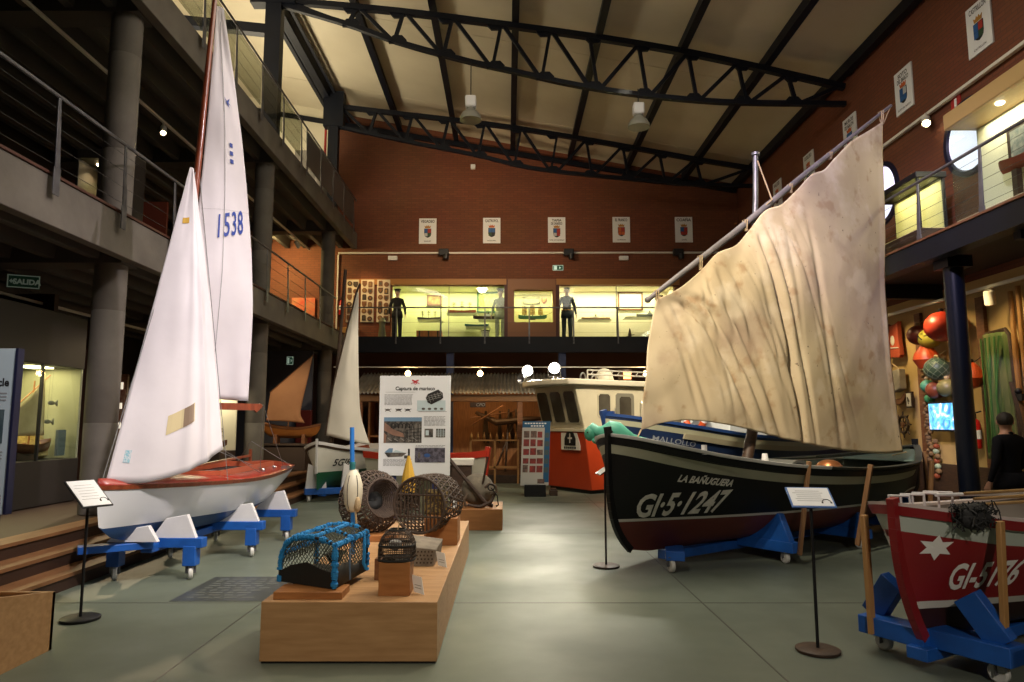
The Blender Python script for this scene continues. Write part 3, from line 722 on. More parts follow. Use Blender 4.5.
mb = MB(); mb.rng(.02, 1.58, 22.36, 22.41, 5.9, 6.25); mb.rng(.02, 1.58, 22.36, 22.41, 4.2, 4.83); mb.rng(.02, .22, 22.36, 22.41, 4.83, 5.9); mb.rng(1.5, 1.58, 22.36, 22.41, 4.83, 5.9); struct('trim_5', mb, mat('brown_panel', (.21, .088, .034), .55))
mb = MB(); mb.rng(-.09, .02, 22.35, 22.41, 4.2, 6.22); mb.rng(1.58, 1.7, 22.35, 22.41, 4.2, 6.22); struct('trim_6', mb, mat('dark_red_post', (.06, .012, .010), .6))
def shelf(x0, x1, z, l):
    m = MB(); m.rng(x0, x1, 22.75, 23.4, z - .018, z); single('glass_shelf', m, mat('shelf_edge', (.6, .62, .5), .3), l, 'shelf', 'glass shelves of the back balcony cases')
shelf(-2.95, -2.15, 4.98, 'short glass shelf under the dark model behind the first mannequin'); shelf(-2.0, -.95, 5.2, 'glass shelf under the red hulled sailing model')
shelf(-.95, -.35, 4.99, 'glass shelf under the long dark steamer model'); shelf(-1.35, -.55, 4.75, 'glass shelf under the teal model, lowest in the yellow case')
shelf(2.35, 3.45, 4.99, 'glass shelf under the long low model in the cream case'); shelf(3.9, 5.2, 5.08, 'glass shelf under the model beside the big sail edge')
ship(-2.6, 23.0, 5.0, .75, HB, 3, label='dark three masted model beside the black dressed mannequin'); ship(-1.5, 23.0, 5.22, .95, HR, 3, label='red hulled three masted model in the middle of the yellow case')
ship(-.62, 22.95, 5.01, 1.0, HB, 0, .09, label='long dark steamer model near the white dressed mannequin', funnel=True); ship(-1.0, 22.95, 4.77, .8, HT, 0, .06, label='low teal hulled boat model on the bottom shelf')
ship(.85, 23.0, 5.02, .95, HG, 3, .10, mat('model_sail', (.55, .36, .14), .7), label='green hulled full rigged ship model in the small centre case', boom=True)
ship(2.95, 23.0, 5.01, .95, mat('model_tan_hull', (.30, .16, .08), .5), 0, .05, label='long low warship model in the cream case', funnel=True); ship(4.75, 23.0, 5.1, .9, mat('model_grey_hull', (.12, .12, .13), .5), 0, .07, label='grey steamer model in the cream case beside the big sail', funnel=True)
def frame(x, z, w, h, fm, pm, label, y=23.52):
    t = thing('framed_picture', label, 'picture', (x, y, z - h / 2))
    m = MB(); e = .05
    m.rng(x - w / 2, x + w / 2, y - .02, y + .03, z + h / 2 - e, z + h / 2); m.rng(x - w / 2, x + w / 2, y - .02, y + .03, z - h / 2, z - h / 2 + e); m.rng(x - w / 2, x - w / 2 + e, y - .02, y + .03, z - h / 2, z + h / 2); m.rng(x + w / 2 - e, x + w / 2, y - .02, y + .03, z - h / 2, z + h / 2)
    part('frame', m, fm, t); m = MB(); m.rng(x - w / 2 + e, x + w / 2 - e, y + .005, y + .02, z - h / 2 + e, z + h / 2 - e); part('picture', m, pm, t)
frame(-2.48, 5.75, .5, .38, mat('mauve', (.18, .09, .10), .6), mat('picture_sepia', (.22, .11, .08), .6, col2=(.4, .3, .15), scale=6), 'small mauve sunset picture in the yellow case')
frame(-.62, 5.68, .8, .72, HG, mat('knot_board', (.26, .28, .10), .6, col2=(.45, .42, .2), scale=14), 'large olive board of knots in the yellow case')
frame(4.2, 5.72, .85, .62, BROWNW, mat('picture_pale', (.66, .68, .55), .5, col2=(.55, .6, .5), scale=5), 'wide brown framed pale picture in the cream case')
frame(5.2, 5.75, .24, .36, DARKW, mat('picture_sepia', (.22, .11, .08), .6), 'narrow dark framed picture in the cream case near the sail')
frame(.82, 5.72, .58, .24, mat('chart_edge', (.3, .3, .2), .6), mat('chart_grey', (.35, .36, .26), .6, col2=(.22, .24, .18), scale=12), 'small grey chart behind the green ship model', 23.32)
m = MB(); m.prism([(-.09, .1), (.09, .1), (.09, -.03), (0, -.13), (-.09, -.03)], (1.25, 23.33, 5.72), (1, 0, 0), (0, 0, 1), (0, -1, 0), .03); m.prism([(-.05, .06), (.05, .06), (.05, -.02), (0, -.08), (-.05, -.02)], (1.25, 23.3, 5.72), (1, 0, 0), (0, 0, 1), (0, -1, 0), .01, 1); single('shield_plaque', m, [VARN, cc['g']], 'small red shield plaque beside the green ship model', 'plaque')
t = thing('chest', 'low orange brown chest beside the first mannequin', 'chest', (-2.55, 23.0, 4.2)); m = MB(); m.rng(-2.98, -2.15, 22.8, 23.2, 4.21, 4.62); part('body', m, mat('chest_orange', (.42, .13, .03), .5, col2=(.3, .08, .02), scale=3, stretch=(8, 1, 1)), t, bevel=.015)
m = MB(); [m.rng(x, x + .05, 22.785, 22.8, 4.22, 4.61) for x in (-2.9, -2.6, -2.3)]; part('strap', m, DARKW, t)
m = MB(); m.lathe([(.07, 0), (.12, .02), (.13, .2), (.11, .22)], (-.72, 22.9, 4.39), 16); m.lathe([(.15, 0), (.16, .03)], (-.72, 22.9, 4.6), 16, 1); m.rng(-.85, -.6, 22.8, 23, 4.2, 4.39, 0); single('sailor_cap', m, [PAPERC, BLACKM], 'white sailor cap on a block in the yellow case', 'cap')
m = MB(); m.lathe([(.09, 0), (.05, .06), (.03, .12), (.06, .3), (.035, .42), (.012, .5)], (4.05, 22.9, 4.2), 14); m.tube([(3.9, 22.9, 4.42), (4.2, 22.9, 4.5)], .012, 6); single('sextant_stand', m, DARKW, 'small dark navigation instrument on a stand in the cream case', 'instrument')
m = MB(); m.rng(4.72, 5.05, 22.8, 23.05, 4.2, 4.5); m.lathe([(.11, 0), (.10, .05)], (4.88, 22.79, 4.36), 18, 1, Matrix.Rotation(R(90), 3, 'X')); single('instrument_box', m, [BLACKM, CHROME], 'black box with a round dial in the cream case', 'instrument', bevel=.01)
m = MB(); [m.tube([(3.2 + .16 * math.cos(a), 22.9, 4.21 + .16 * abs(math.sin(a))) for a in [PI * k / 10 for k in range(11)]], .014, 6)]; m.rng(3.0, 3.4, 22.85, 22.95, 4.2, 4.225); single('arched_bracket', m, BLACKM, 'small dark arched object on the floor of the cream case', 'instrument')
# boards of ship plaques
for i, x in enumerate((-5.0, -4.52, -4.0)):
    w = (.20, .21, .21)[i]
    m = MB(); m.rng(x - w, x + w, 22.33, 22.39, 4.83, 6.22); single('plaque_board', m, mat('board_cream', (.62, .55, .42), .6), 'tall cream board of plaques, ' + ('behind the tip of the small white sail', 'middle of three', 'beside the black dressed mannequin')[i], 'board', 'cream boards of plaques', bevel=.005)
PQ = None
pn = 0
for i, x in enumerate((-5.0, -4.52, -4.0)):
    for cx in (-.095, .095):
        for k in range(6):
            z = 6.09 - .225 * k - (.03 if cx > 0 else 0)
            if z < 4.9: continue
            shp = (k * 2 + i + (cx > 0)) % 3
            lab = 'round' if shp == 0 else 'shield shaped' if shp == 1 else 'oblong'
            key = lab + ' dark ship plaque on the cream board ' + ('nearest the fire extinguisher', 'in the middle', 'nearest the black dressed mannequin')[i]
            m = MB()
            if shp == 0: pts = [(.08 * math.cos(a), .08 * math.sin(a)) for a in [2 * PI * q / 14 for q in range(14)]]
            elif shp == 1: pts = [(-.075, .09), (.075, .09), (.075, -.02), (.04, -.08), (0, -.1), (-.04, -.08), (-.075, -.02)]
            else: pts = [(-.065, -.09), (.065, -.09), (.065, .07), (.04, .095), (-.04, .095), (-.065, .07)]
            m.prism(pts, (x + cx, 22.33, z), (1, 0, 0), (0, 0, 1), (0, -1, 0), .02)
            m.prism([(a * .55, b * .55) for a, b in pts], (x + cx, 22.31, z), (1, 0, 0), (0, 0, 1), (0, -1, 0), .008, 1)
            single('ship_plaque', m, [BROWNW if (k + i) % 3 else DARKW, mat(('plaque_brass', 'plaque_dark', 'plaque_bronze')[(k + i * 2 + (cx > 0)) % 3], ((.24, .14, .05), (.05, .045, .04), (.17, .075, .03))[(k + i * 2 + (cx > 0)) % 3], .45)], key, 'plaque', 'ship plaques on the cream boards')
            pn += 1
def extinguisher(x, y, z, nx, ny, label):
    t = thing('fire_extinguisher', label, 'fire extinguisher', (x, y, z))
    m = MB(); m.lathe([(.07, 0), (.078, .03), (.078, .38), (.06, .44), (.025, .47)], (x, y, z), 18); part('cylinder', m, mat('extinguisher_red', (.45, .015, .012), .3), t)
    m = MB(); m.bar((x, y, z + .47), (x, y, z + .56), .04, .04); m.bar((x - .02, y - .02, z + .55), (x + ny * .12 + .03, y + nx * .12, z + .58), .03, .02); part('valve', m, BLACKM, t)
    m = MB(); m.tube([(x, y, z + .5), (x + nx * .1 + ny * .1, y + ny * .1 + nx * .1, z + .45), (x + nx * .09 + ny * .1, y + ny * .09 + nx * .1, z + .2), (x + nx * .08 + ny * .08, y + ny * .08 + nx * .08, z + .08)], .013, 7); part('hose', m, BLACKM, t)
    m = MB(); m.lathe([(.0795, .15), (.0795, .29)], (x, y, z), 18, 0, None, False); part('instruction_band', m, PAPER, t)
extinguisher(-5.32, 22.2, 5.05, 0, -1, 'red fire extinguisher on the back wall left of the plaque boards')
extinguisher(7.42, 11.18, 1.2, -1, 0, 'red fire extinguisher on the yellow wall right of the navy column')
m = MB(); m.rng(-6.95, -6.2, 22.3, 22.38, 5.0, 5.62); single('red_poster', m, mat('poster_red', (.55, .06, .02), .5, col2=(.5, .2, .08), scale=3), 'red poster on the warm wall at the end of the middle gallery', 'poster')
m = MB(); m.rng(-5.35, -4.75, 22.0, 22.36, 4.19, 4.62); single('storage_box', m, mat('box_ochre', (.36, .19, .05), .6), 'ochre box on the balcony floor under the plaque boards', 'box', bevel=.015)
m = MB(); m.lathe([(.12, 0), (.13, .1), (.09, .5), (.12, .62), (.05, .75)], (-3.97, 22.05, 4.18), 16); single('ceramic_jar', m, mat('jar_green', (.12, .12, .07), .5), 'dark green jar standing left of the black dressed mannequin', 'jar')
# ================================================================== BOATS
class Hull:
    """bow: (x,y); d: unit direction bow->stern on the floor; sections follow tables of t in 0..1"""
    def __init__(s, bow, d, L, half, sheer, keel, pw, rake=(0., 0.), rk=2., rail=.05):
        s.o = V((bow[0], bow[1], 0)); s.d = V((d[0], d[1], 0)).normalized(); s.n = V((s.d.y, -s.d.x, 0))
        s.L, s.half, s.sheer, s.keel, s.pw, s.rake, s.rk = L, half, sheer, keel, pw, rake, rk
    def zs(s, t): return cinterp(s.sheer, t)
    def zk(s, t): return cinterp(s.keel, t)
    def pt(s, t, z, side, off=0.):
        k, h1 = s.zk(t), s.zs(t)
        h = max(0., min(1.02, (z - k) / max(h1 - k, 1e-4)))
        w = max(0., cinterp(s.half, t)) * (h ** interp(s.pw, t) if h > 0 else 0)
        a = s.rake[0] * (1 - min(h, 1)) ** s.rk; c = s.rake[1] * (1 - min(h, 1)) ** s.rk
        xi = a + t * (s.L - a - c)
        return s.o + s.d * xi + s.n * (side * (w + off)) + V((0, 0, z))
    def h(s, t, f): return lerp(s.zk(t), s.zs(t), f)
    def outer(s, bands, nt=40, inner=.035, floor=.3, inmat=None, closed_stern=True):
        """bands: list of (top_z(t), rows, mat) from the keel up"""
        m = MB()
        for side in (1, -1):
            prev = lambda t: s.zk(t)
            for top, rows, mi in bands:
                lo = prev
                tp = (lambda tt: (lambda t: max(min(tt(t), s.zs(t)), s.zk(t))))(top)
                def fn(u, v, lo=lo, tp=tp):
                    t = u * u * .35 + u * .65
                    return s.pt(t, lerp(lo(t), max(tp(t), lo(t)), v), side)
                m.grid(nt, rows, fn, mi, flip=(side < 0))
                prev = tp
        if inmat is not None:
            for side in (1, -1):
                def fi(u, v):
                    t = .012 + .976 * (u * u * .35 + u * .65)
                    z = lerp(s.h(t, floor), s.zs(t), v)
                    w = s.pt(t, z, side); c = s.pt(t, z, 0)
                    dd = (w - c).length
                    return c + (w - c) * (max(dd - inner, .001) / max(dd, .001))
                m.grid(nt, 5, fi, inmat, flip=(side > 0))
            def ff(u, v):
                t = .012 + .976 * (u * u * .35 + u * .65); z = s.h(t, floor)
                a, b = s.pt(t, z, 1), s.pt(t, z, -1)
                return a.lerp(b, .02 + .96 * v)
            m.grid(nt, 4, ff, inmat)
            for side in (1, -1):
                def fg(u, v):
                    t = .0 + 1.0 * (u * u * .35 + u * .65); t2 = .012 + .976 * (u * u * .35 + u * .65)
                    a = s.pt(t, s.zs(t), side); w = s.pt(t2, s.zs(t2), side); c = s.pt(t2, s.zs(t2), 0)
                    dd = (w - c).length
                    return a.lerp(c + (w - c) * (max(dd - inner, .001) / max(dd, .001)), v)
                m.grid(nt, 1, fg, inmat, flip=(side < 0))
        if closed_stern:
            zs = [lerp(s.zk(1), s.zs(1), k / 8) for k in range(9)]
            vs = [s.pt(1, z, 1) for z in zs] + [s.pt(1, z, -1) for z in zs]
            m.add(vs, [(i, i + 1, 10 + i, 9 + i) for i in range(8)], bands[-1][2])
        return m
    def strip(s, m, zlo, zhi, off, thick, t0=0., t1=1., n=40, mi=0, sides=(1, -1)):
        """moulding that follows the planking between two heights"""
        for side in sides:
            rows = []
            for i in range(n + 1):
                u = i / n; t = lerp(t0, t1, u * u * .35 + u * .65)
                a, b = s.pt(t, zlo(t), side, off), s.pt(t, zhi(t), side, off)
                c, d = s.pt(t, zhi(t), side, off - thick), s.pt(t, zlo(t), side, off - thick)
                rows += [a, b, c, d]
            fs = []
            for i in range(n):
                for j in range(4):
                    q = (i * 4 + j, i * 4 + (j + 1) % 4, i * 4 + 4 + (j + 1) % 4, i * 4 + 4 + j)
                    fs.append(q if side > 0 else q[::-1])
            fs += [(0, 1, 2, 3), (4 * n + 3, 4 * n + 2, 4 * n + 1, 4 * n)]
            m.add(rows, fs, mi)
        return m
    def text(s, m, body, size, t0, z0, side, bold=.01, shear=0, sx=1., rev=False, off=.006, slope=0., mi=0, spacing=1.):
        vs, fs = text_tris(body, size, bold, shear, sx, 'LEFT', .09, spacing)
        out = []
        for a, b in vs:
            xi = t0 * s.L + (-a if rev else a)
            out.append(s.pt(xi / s.L, z0 + b + slope * a, side, off))
        m.add(out, fs, mi)

def wheel(m_wheel, m_fork, x, y, r=.065, rz=0.):
    q = Matrix.Rotation(rz, 3, 'Z') @ Matrix.Rotation(R(90), 3, 'Y')
    m_wheel.lathe([(r * .35, -.022), (r * .8, -.024), (r, -.014), (r, .014), (r * .8, .024), (r * .35, .022)], (x, y, r), 20, 0, q)
    e = Matrix.Rotation(rz, 3, 'Z') @ V((1, 0, 0)); c = V((x, y, r))
    for k in (-.034, .034):
        m_fork.bar(c + e * k - V((0, 0, .01)), c + e * k + V((0, 0, r + .02)), .006, .035, 0, e)
    m_fork.bar(c - e * .045 + V((0, 0, r + .022)), c + e * .045 + V((0, 0, r + .022)), .07, .008)
    m_fork.tube([c - e * .042, c + e * .042], .009, 6)
def castors(t, pts, r=.065, rz=0.):
    for x, y in pts:
        a, b = MB(), MB(); wheel(a, b, x, y, r, rz)
        w = part('wheel', a, CLEARW, t); part('fork', b, STEEL, w)

# sails are woven cloth laid between four edges, with folds pushed out of their plane
def coons(e0, e1, e2, e3):
    """e0 bottom, e1 top (u 0..1), e2 left, e3 right (v 0..1): functions to Vector"""
    c00, c10, c01, c11 = e0(0), e0(1), e1(0), e1(1)
    return lambda u, v: (e0(u) * (1 - v) + e1(u) * v + e2(v) * (1 - u) + e3(v) * u
                         - (c00 * (1 - u) * (1 - v) + c10 * u * (1 - v) + c01 * (1 - u) * v + c11 * u * v))
def poly(pts):
    pts = [V(p) for p in pts]; L = [0]
    for a, b in zip(pts, pts[1:]): L.append(L[-1] + (b - a).length)
    tabs = [[(l / L[-1], p[k]) for l, p in zip(L, pts)] for k in range(3)]
    return lambda u: V([cinterp(tb, u) for tb in tabs])

# ------------------------------------------------------------------ white racing dinghy on the left
hs = Hull((-3.86, 6.72), (.24, 3.88), 3.92,
          [(0, .0), (.04, .13), (.12, .30), (.25, .49), (.45, .66), (.6, .69), (.8, .6), (1, .44)],
          [(0, 1.0), (.2, .965), (.5, .93), (.8, .945), (1, .97)],
          [(0, .62), (.06, .48), (.2, .40), (.5, .38), (.8, .46), (1, .62)],
          [(0, .8), (.15, .6), (.4, .36), (.8, .32), (1, .42)], (.05, .05))
t = thing('sailing_dinghy', 'white racing dinghy with red deck, tall white sails and number 1538 on the left', 'sailing boat', (-3.7, 8.7, 0))
wl = lambda q: .60 - .10 * q + .04 * q * q
SN = t
part('hull', hs.outer([(wl, 4, 0), (lambda q: 9, 8, 1)], 44, .03, .35, 1), [mat('hull_blue', (.012, .05, .16), .4), mat('hull_white', (.70, .71, .74), .3, col2=(.66, .67, .70), scale=1.2, coat=.3)], t)
m = MB()
ck = (.42, .86)   # cockpit
def deck(u0, u1, w0, w1, nu, nv, side=1, rise=.07):
    def f(u, v):
        q = lerp(u0, u1, u); z = hs.zs(q); a, b = hs.pt(q, z, 1), hs.pt(q, z, -1)
        k = lerp(w0, w1, v); p = a.lerp(b, k)
        p.z = z + rise * (1 - (2 * k - 1) ** 2) * (1 - abs(2 * .5 - 1)) + .003
        return p
    m.grid(nu, nv, f)
deck(0, ck[0], 0, 1, 16, 10); deck(ck[1], 1, 0, 1, 6, 10); deck(ck[0], ck[1], 0, .2, 12, 3); deck(ck[0], ck[1], .8, 1, 12, 3)
part('deck', m, REDD, t, solid=.012)
m = MB(); hs.strip(m, lambda q: hs.zs(q) - .03, lambda q: hs.zs(q) + .012, .012, .024); part('rubbing_strake', m, VARN, t)
m = MB()
for a, b in (((ck[0], .2), (ck[1], .2)), ((ck[0], .8), (ck[1], .8)), ((ck[0], .2), (ck[0] - .05, .5)), ((ck[0] - .05, .5), (ck[0], .8)), ((ck[1], .2), (ck[1], .8))):
    P = lambda q, k: hs.pt(q, hs.zs(q), 1).lerp(hs.pt(q, hs.zs(q), -1), k) + V((0, 0, .075))
    m.bar(P(*a), P(*b), .018, .07)
part('coaming', m, mat('red_coaming', (.42, .09, .04), .35), t)
m = MB(); P = lambda q, k, dz: hs.pt(q, hs.zs(q), 1).lerp(hs.pt(q, hs.zs(q), -1), k) + V((0, 0, dz))
m.bar(P(.52, .55, .15), P(.93, .62, .17), .04, .03); m.bar(P(.93, .62, .02), P(.93, .62, .26), .03, .05); part('tiller', m, VARN, t)
mbase = V((-3.76, 7.85, .98)); mtop = V((-3.50, 7.86, 6.72)); mext = mtop + (mtop - mbase) * .06
MS = lambda z: mbase + (mtop - mbase) * ((z - mbase.z) / (mtop.z - mbase.z))
m = MB(); m.tube([mbase, MS(3), MS(5), mext], [.042, .042, .036, .026], 12); part('mast', m, VARN, t)
m = MB(); m.bar(MS(1.80) + V((.05, .02, 0)), V((-3.02, 8.55, 1.79)), .05, .08); m.bar(V((-3.06, 8.52, 1.745)), V((-3.0, 8.57, 1.82)), .054, .05); part('boom', m, VARN, t)
SAILW = mat('white_sailcloth', (.74, .70, .73), .75, col2=(.66, .62, .65), scale=1.3, bump=.35, bscale=2.2, transl=.12)
mt, mh = V((-3.10, 8.42, 1.86)), V((-3.50, 7.92, 6.6))
fn = coons(poly([MS(1.92) + V((.03, .03, 0)), V((-3.3, 8.3, 1.87)), mt]), poly([mh, mh + V((.03, .02, .0)), mh + V((.07, .04, -.01))]),
           poly([MS(1.92) + V((.04, .03, 0)), MS(3) + V((.04, .03, 0)), MS(5) + V((.04, .03, 0)), mh]), poly([mt, V((-3.10, 8.42, 3.1)), V((-3.235, 8.30, 4.8)), mh + V((.07, .04, -.01))]))
nrm = V((.75, -.66, 0)).normalized()
def mains(u, v):
    b = .10 * math.sin(PI * u) * math.sin(PI * min(1, v * 1.1)) + .014 * noise.noise(V((u * 4, v * 9, 3))) + .02 * (1 - v) ** 6 * math.sin(u * 16 + v * 6)
    return fn(u, v) + nrm * b
m = MB(); m.grid(28, 70, mains); ms = part('mainsail', m, SAILW, t, solid=.004, label='tall white mainsail with blue number 1538')
def on_sail(f, m, body, size, u0, v0, du, dv, bold=.0, sx=1, up=0., mi=0, lift=.014):
    vs, fs = text_tris(body, size, bold, 0, sx, 'LEFT', .06)
    m.add([f(u0 + a * du + b * up, v0 + b * dv) + nrm * lift for a, b in vs], fs, mi)
m = MB()
vs, fs = text_tris('1538', .40, .004, 0, .66, 'LEFT', .06, 1.1)
# lettering rides up towards the leech as on the cloth
dp = [mains(min(.98, .27 + a / 1.02), .392 + b / 4.75 + a * .055) + nrm * .012 for a, b in vs]
m.add(dp, fs); part('sail_number', m, mat('sail_blue', (.02, .05, .28), .6), ms, smooth=False)
for k in range(3):
    m = MB(); z = .635 - k * .021; m.grid(2, 2, lambda u, v: mains(.55 + .09 * u, z + .011 * v) + nrm * .012)
    part('class_mark', m, mat('sail_blue', (.02, .05, .28), .6), ms, smooth=False)
m = MB()
BIRD = [(-.5, .5), (-.1, .15), (.35, .5), (.15, 0), (.4, -.2), (.1, -.15), (.25, -.55), (-.05, -.2), (-.2, .05)]
m.add([mains(.55 + a * .26, .75 + b * .026) + nrm * .013 for a, b in BIRD], [(0, 1, 8), (1, 2, 3), (1, 3, 8), (8, 3, 7), (3, 4, 5), (3, 5, 7), (5, 6, 7)])
part('bird_emblem', m, mat('sail_blue', (.02, .05, .28), .6), ms, smooth=False)
m = MB(); m.tube([mains(.42, .02 + .94 * k / 40) + nrm * .012 for k in range(41)], .003, 4); m.tube([mains(k / 12, .46 + .02 * k / 12) + nrm * .011 for k in range(13)], .001, 4)
part('seam', m, GREYINK, ms)
jt, jh, jc = V((-3.86, 6.84, 1.03)), V((-3.645, 7.76, 4.52)), V((-3.03, 7.55, 1.32))
jf = coons(poly([jt, V((-3.60, 7.05, 1.02)), V((-3.3, 7.3, 1.12)), jc]), poly([jh, jh + V((.02, .01, 0)), jh + V((.04, .01, -.01))]), poly([jt, jt.lerp(jh, .5) + V((.0, .0, 0)), jh]), poly([jc, V((-3.12, 7.56, 2.0)), V((-3.30, 7.62, 3.1)), jh + V((.04, .01, -.01))]))
def jib(u, v):
    fold = .05 * math.exp(-((u - .80 + .1 * v) / .05) ** 2) * (1 - v) + .03 * math.exp(-((u - .62 + .05 * v) / .06) ** 2) * (1 - v * .7)
    return jf(u, v) + nrm * (.13 * math.sin(PI * u) * math.sin(PI * min(1, v * .8 + .2)) + fold + .012 * noise.noise(V((u * 5, v * 8, 9))))
m = MB(); m.grid(40, 50, jib); jb = part('jib', m, SAILW, t, solid=.004, label='white jib with a yellowed clear window')
m = MB(); m.grid(6, 3, lambda u, v: jib(.385 + .27 * u, .125 + .02 * u + .056 * v) + nrm * .007); m.grid(4, 3, lambda u, v: jib(.54 + .10 * u, .1365 + .0075 * u + .056 * v) + nrm * .012, 1)
part('clear_window', m, [mat('yellowed_film', (.55, .46, .27), .3), mat('brown_stain', (.22, .15, .10), .5)], jb, smooth=False)
m = MB(); m.grid(2, 2, lambda u, v: jib(.085 + .05 * u, .055 + .034 * v) + nrm * .008); part('maker_mark', m, mat('pale_cyan_mark', (.12, .38, .48), .6, col2=(.6, .6, .62), scale=60), jb, smooth=False)
m = MB(); m.grid(2, 2, lambda u, v: jib(.20 + .22 * u, .795 + .02 * v) + nrm * .008); part('sail_badge', m, mat('yellow_mark', (.5, .30, .04), .6), jb, smooth=False)
m = MB()
for a, b in ((V((-3.86, 6.76, 1.0)), MS(4.6)), (hs.pt(.36, .95, 1), MS(4.62)), (hs.pt(.36, .95, -1), MS(4.62)), (V((-2.95, 8.5, 1.82)), hs.pt(.9, .97, 1, -.1)), (V((-2.95, 8.5, 1.82)), hs.pt(.66, .97, 1, -.2)),
             (jc, hs.pt(.62, .97, 1, -.15)), (jc, hs.pt(.45, .95, -1, -.3)), (MS(1.5), hs.pt(.75, .97, 1, -.25)), (hs.pt(.95, .97, -1, -.1), hs.pt(.8, 1.35, 1, -.5)), (hs.pt(.8, 1.35, 1, -.5), hs.pt(.98, .98, 1, -.05))):
    m.tube([a, b], .004, 5)
part('rigging', m, mat('rigging_grey', (.20, .20, .20), .6), t)
m = MB(); m.sph(hs.pt(.66, .99, 1, -.16), .03, 8); m.sph(hs.pt(.78, 1.0, 1, -.14), .025, 8); m.rng(-3.06, -2.98, 9.62, 9.74, .985, 1.02); part('deck_fitting', m, CHROME, t)
# its cradle
t = thing('boat_cradle', 'blue wooden cradle on castors with white chocks under the white racing dinghy', 'boat cradle', (-3.6, 8.4, 0))
def xbeam(p, q, z=.37, h=.10, w=.12):
    m = MB(); m.bar((p[0], p[1], z), (q[0], q[1], z), w, h); part('crossbeam', m, BLUEP, t, bevel=.006)
def leg(x, y, z0=.14, z1=.34, w=.13):
    m = MB(); m.rng(x - w / 2, x + w / 2, y - w / 2, y + w / 2, z0, z1); part('leg', m, BLUEP, t, bevel=.006)
xbeam((-4.18, 7.0), (-3.62, 7.35), .37, .07, .16); xbeam((-3.98, 7.5), (-3.14, 7.46)); xbeam((-4.1, 8.7), (-2.94, 8.68)); xbeam((-4.1, 9.85), (-2.9, 9.85))
m = MB(); m.bar((-3.66, 7.3, .33), (-3.55, 9.9, .33), .12, .08); part('spine_beam', m, BLUEP, t, bevel=.006)
W8 = [(-4.03, 7.42), (-3.27, 7.46), (-3.08, 8.68), (-4.02, 8.6), (-3.03, 9.85), (-4.0, 9.85)]
for x, y in W8: leg(x, y)
castors(t, W8, .07, R(25))
for x0, x1, y, zt in ((-4.05, -3.5, 7.22, .58), (-3.72, -3.22, 7.46, .66), (-3.55, -3.0, 8.68, .64), (-3.5, -2.98, 9.85, .68)):
    m = MB(); m.prism([(x0 + .04, 0), (x1, 0), (x1 - .10, zt - .42), (x0 + .18, zt - .46)], (0, y - .03, .42 - .005), (1, 0, 0), (0, 0, 1), (0, 1, 0), .06)
    part('chock', m, WHITE, t, bevel=.004)

# ------------------------------------------------------------------ green and white boat behind
hg = Hull((-3.87, 14.4), (.2, 1), 4.0, [(0, .0), (.03, .16), (.1, .42), (.25, .74), (.5, .86), (.8, .74), (1, .55)],
          [(0, 1.2), (.1, 1.10), (.4, .98), (.7, .99), (1, 1.08)], [(0, .25), (.5, .22), (1, .3)], [(0, .9), (.15, .62), (.4, .42), (1, .5)], (.05, .05))
t = thing('sailing_boat', 'small white and green sailing boat with a narrow white sail behind the racing dinghy', 'sailing boat', (-3.6, 15.5, 0))
part('hull', hg.outer([(lambda q: .60 + .05 * q, 4, 0), (lambda q: 9, 8, 1)], 36, .04, .45, 2), [mat('hull_green', (.015, .095, .045), .4), mat('hull_white_old', (.68, .67, .62), .45, col2=(.6, .59, .54), scale=2), VARN], t)
m = MB(); hg.strip(m, lambda q: hg.zs(q) - .03, lambda q: hg.zs(q) + .03, .03, .08); part('gunwale', m, WHITE, t)
m = MB(); hg.strip(m, lambda q: hg.zs(q) - .075, lambda q: hg.zs(q) - .035, .02, .03); part('rubbing_strake', m, DARKW, t)
m = MB(); m.bar(hg.pt(0, .58, 0) + V((.0, -.01, 0)), hg.pt(0, 1.22, 0) + V((.0, -.01, .06)), .04, .05, 0, (0, 1, 0)); part('stem', m, WHITE, t)
m = MB(); hg.text(m, '5GI8', .20, .07, .72, 1, .003, .1, .9, off=.008); hg.text(m, '508', .12, .14, .94, -1, .002, 0, 1, True, off=.008); part('registration_lettering', m, INK, t, smooth=False)
m = MB()
for q in (.35, .6, .82): m.bar(hg.pt(q, hg.zs(q) - .1, 1, -.03), hg.pt(q, hg.zs(q) - .1, -1, -.03), .2, .03)
part('thwart', m, VARN, t)
g0 = V((-3.78, 15.05, .9)); g1 = V((-3.55, 15.1, 4.95))
m = MB(); m.tube([g0 + V((0, 0, -.6)), g1], [.05, .035], 10); part('mast', m, DARKW, t)
LP = [V((-3.84, 15.0, 1.34)), V((-3.72, 15.0, 2.3)), V((-3.50, 15.0, 3.35)), V((-3.26, 15.0, 4.42))]
RP = [V((-2.93, 15.15, 1.12)), V((-3.12, 15.05, 1.75)), V((-3.17, 15.0, 2.4)), V((-3.21, 15.0, 3.4)), V((-3.23, 15.0, 4.42))]
m = MB(); m.tube([p + V((-.02, .02, 0)) for p in LP] + [V((-3.2, 15.0, 4.62))], .022, 8); part('yard', m, DARKW, t)
gf = coons(poly([LP[0], V((-3.4, 15.0, 1.24)), RP[0]]), poly([LP[3], V((-3.245, 15, 4.42)), RP[4]]), poly(LP), poly(RP))
m = MB(); m.grid(20, 40, lambda u, v: gf(u, v) + V((0, -1, 0)) * (.1 * math.sin(PI * u) * (1 - v) + .012 * noise.noise(V((u * 4, v * 8, 1)))))
part('sail', m, mat('sail_bright', (.76, .73, .66), .75, col2=(.70, .67, .60), scale=1.2, bump=.3, bscale=2, transl=.12), t, solid=.004)
t = thing('boat_cradle', 'blue cradle with pale chocks under the white and green sailing boat', 'boat cradle', (-3.6, 15.4, 0))
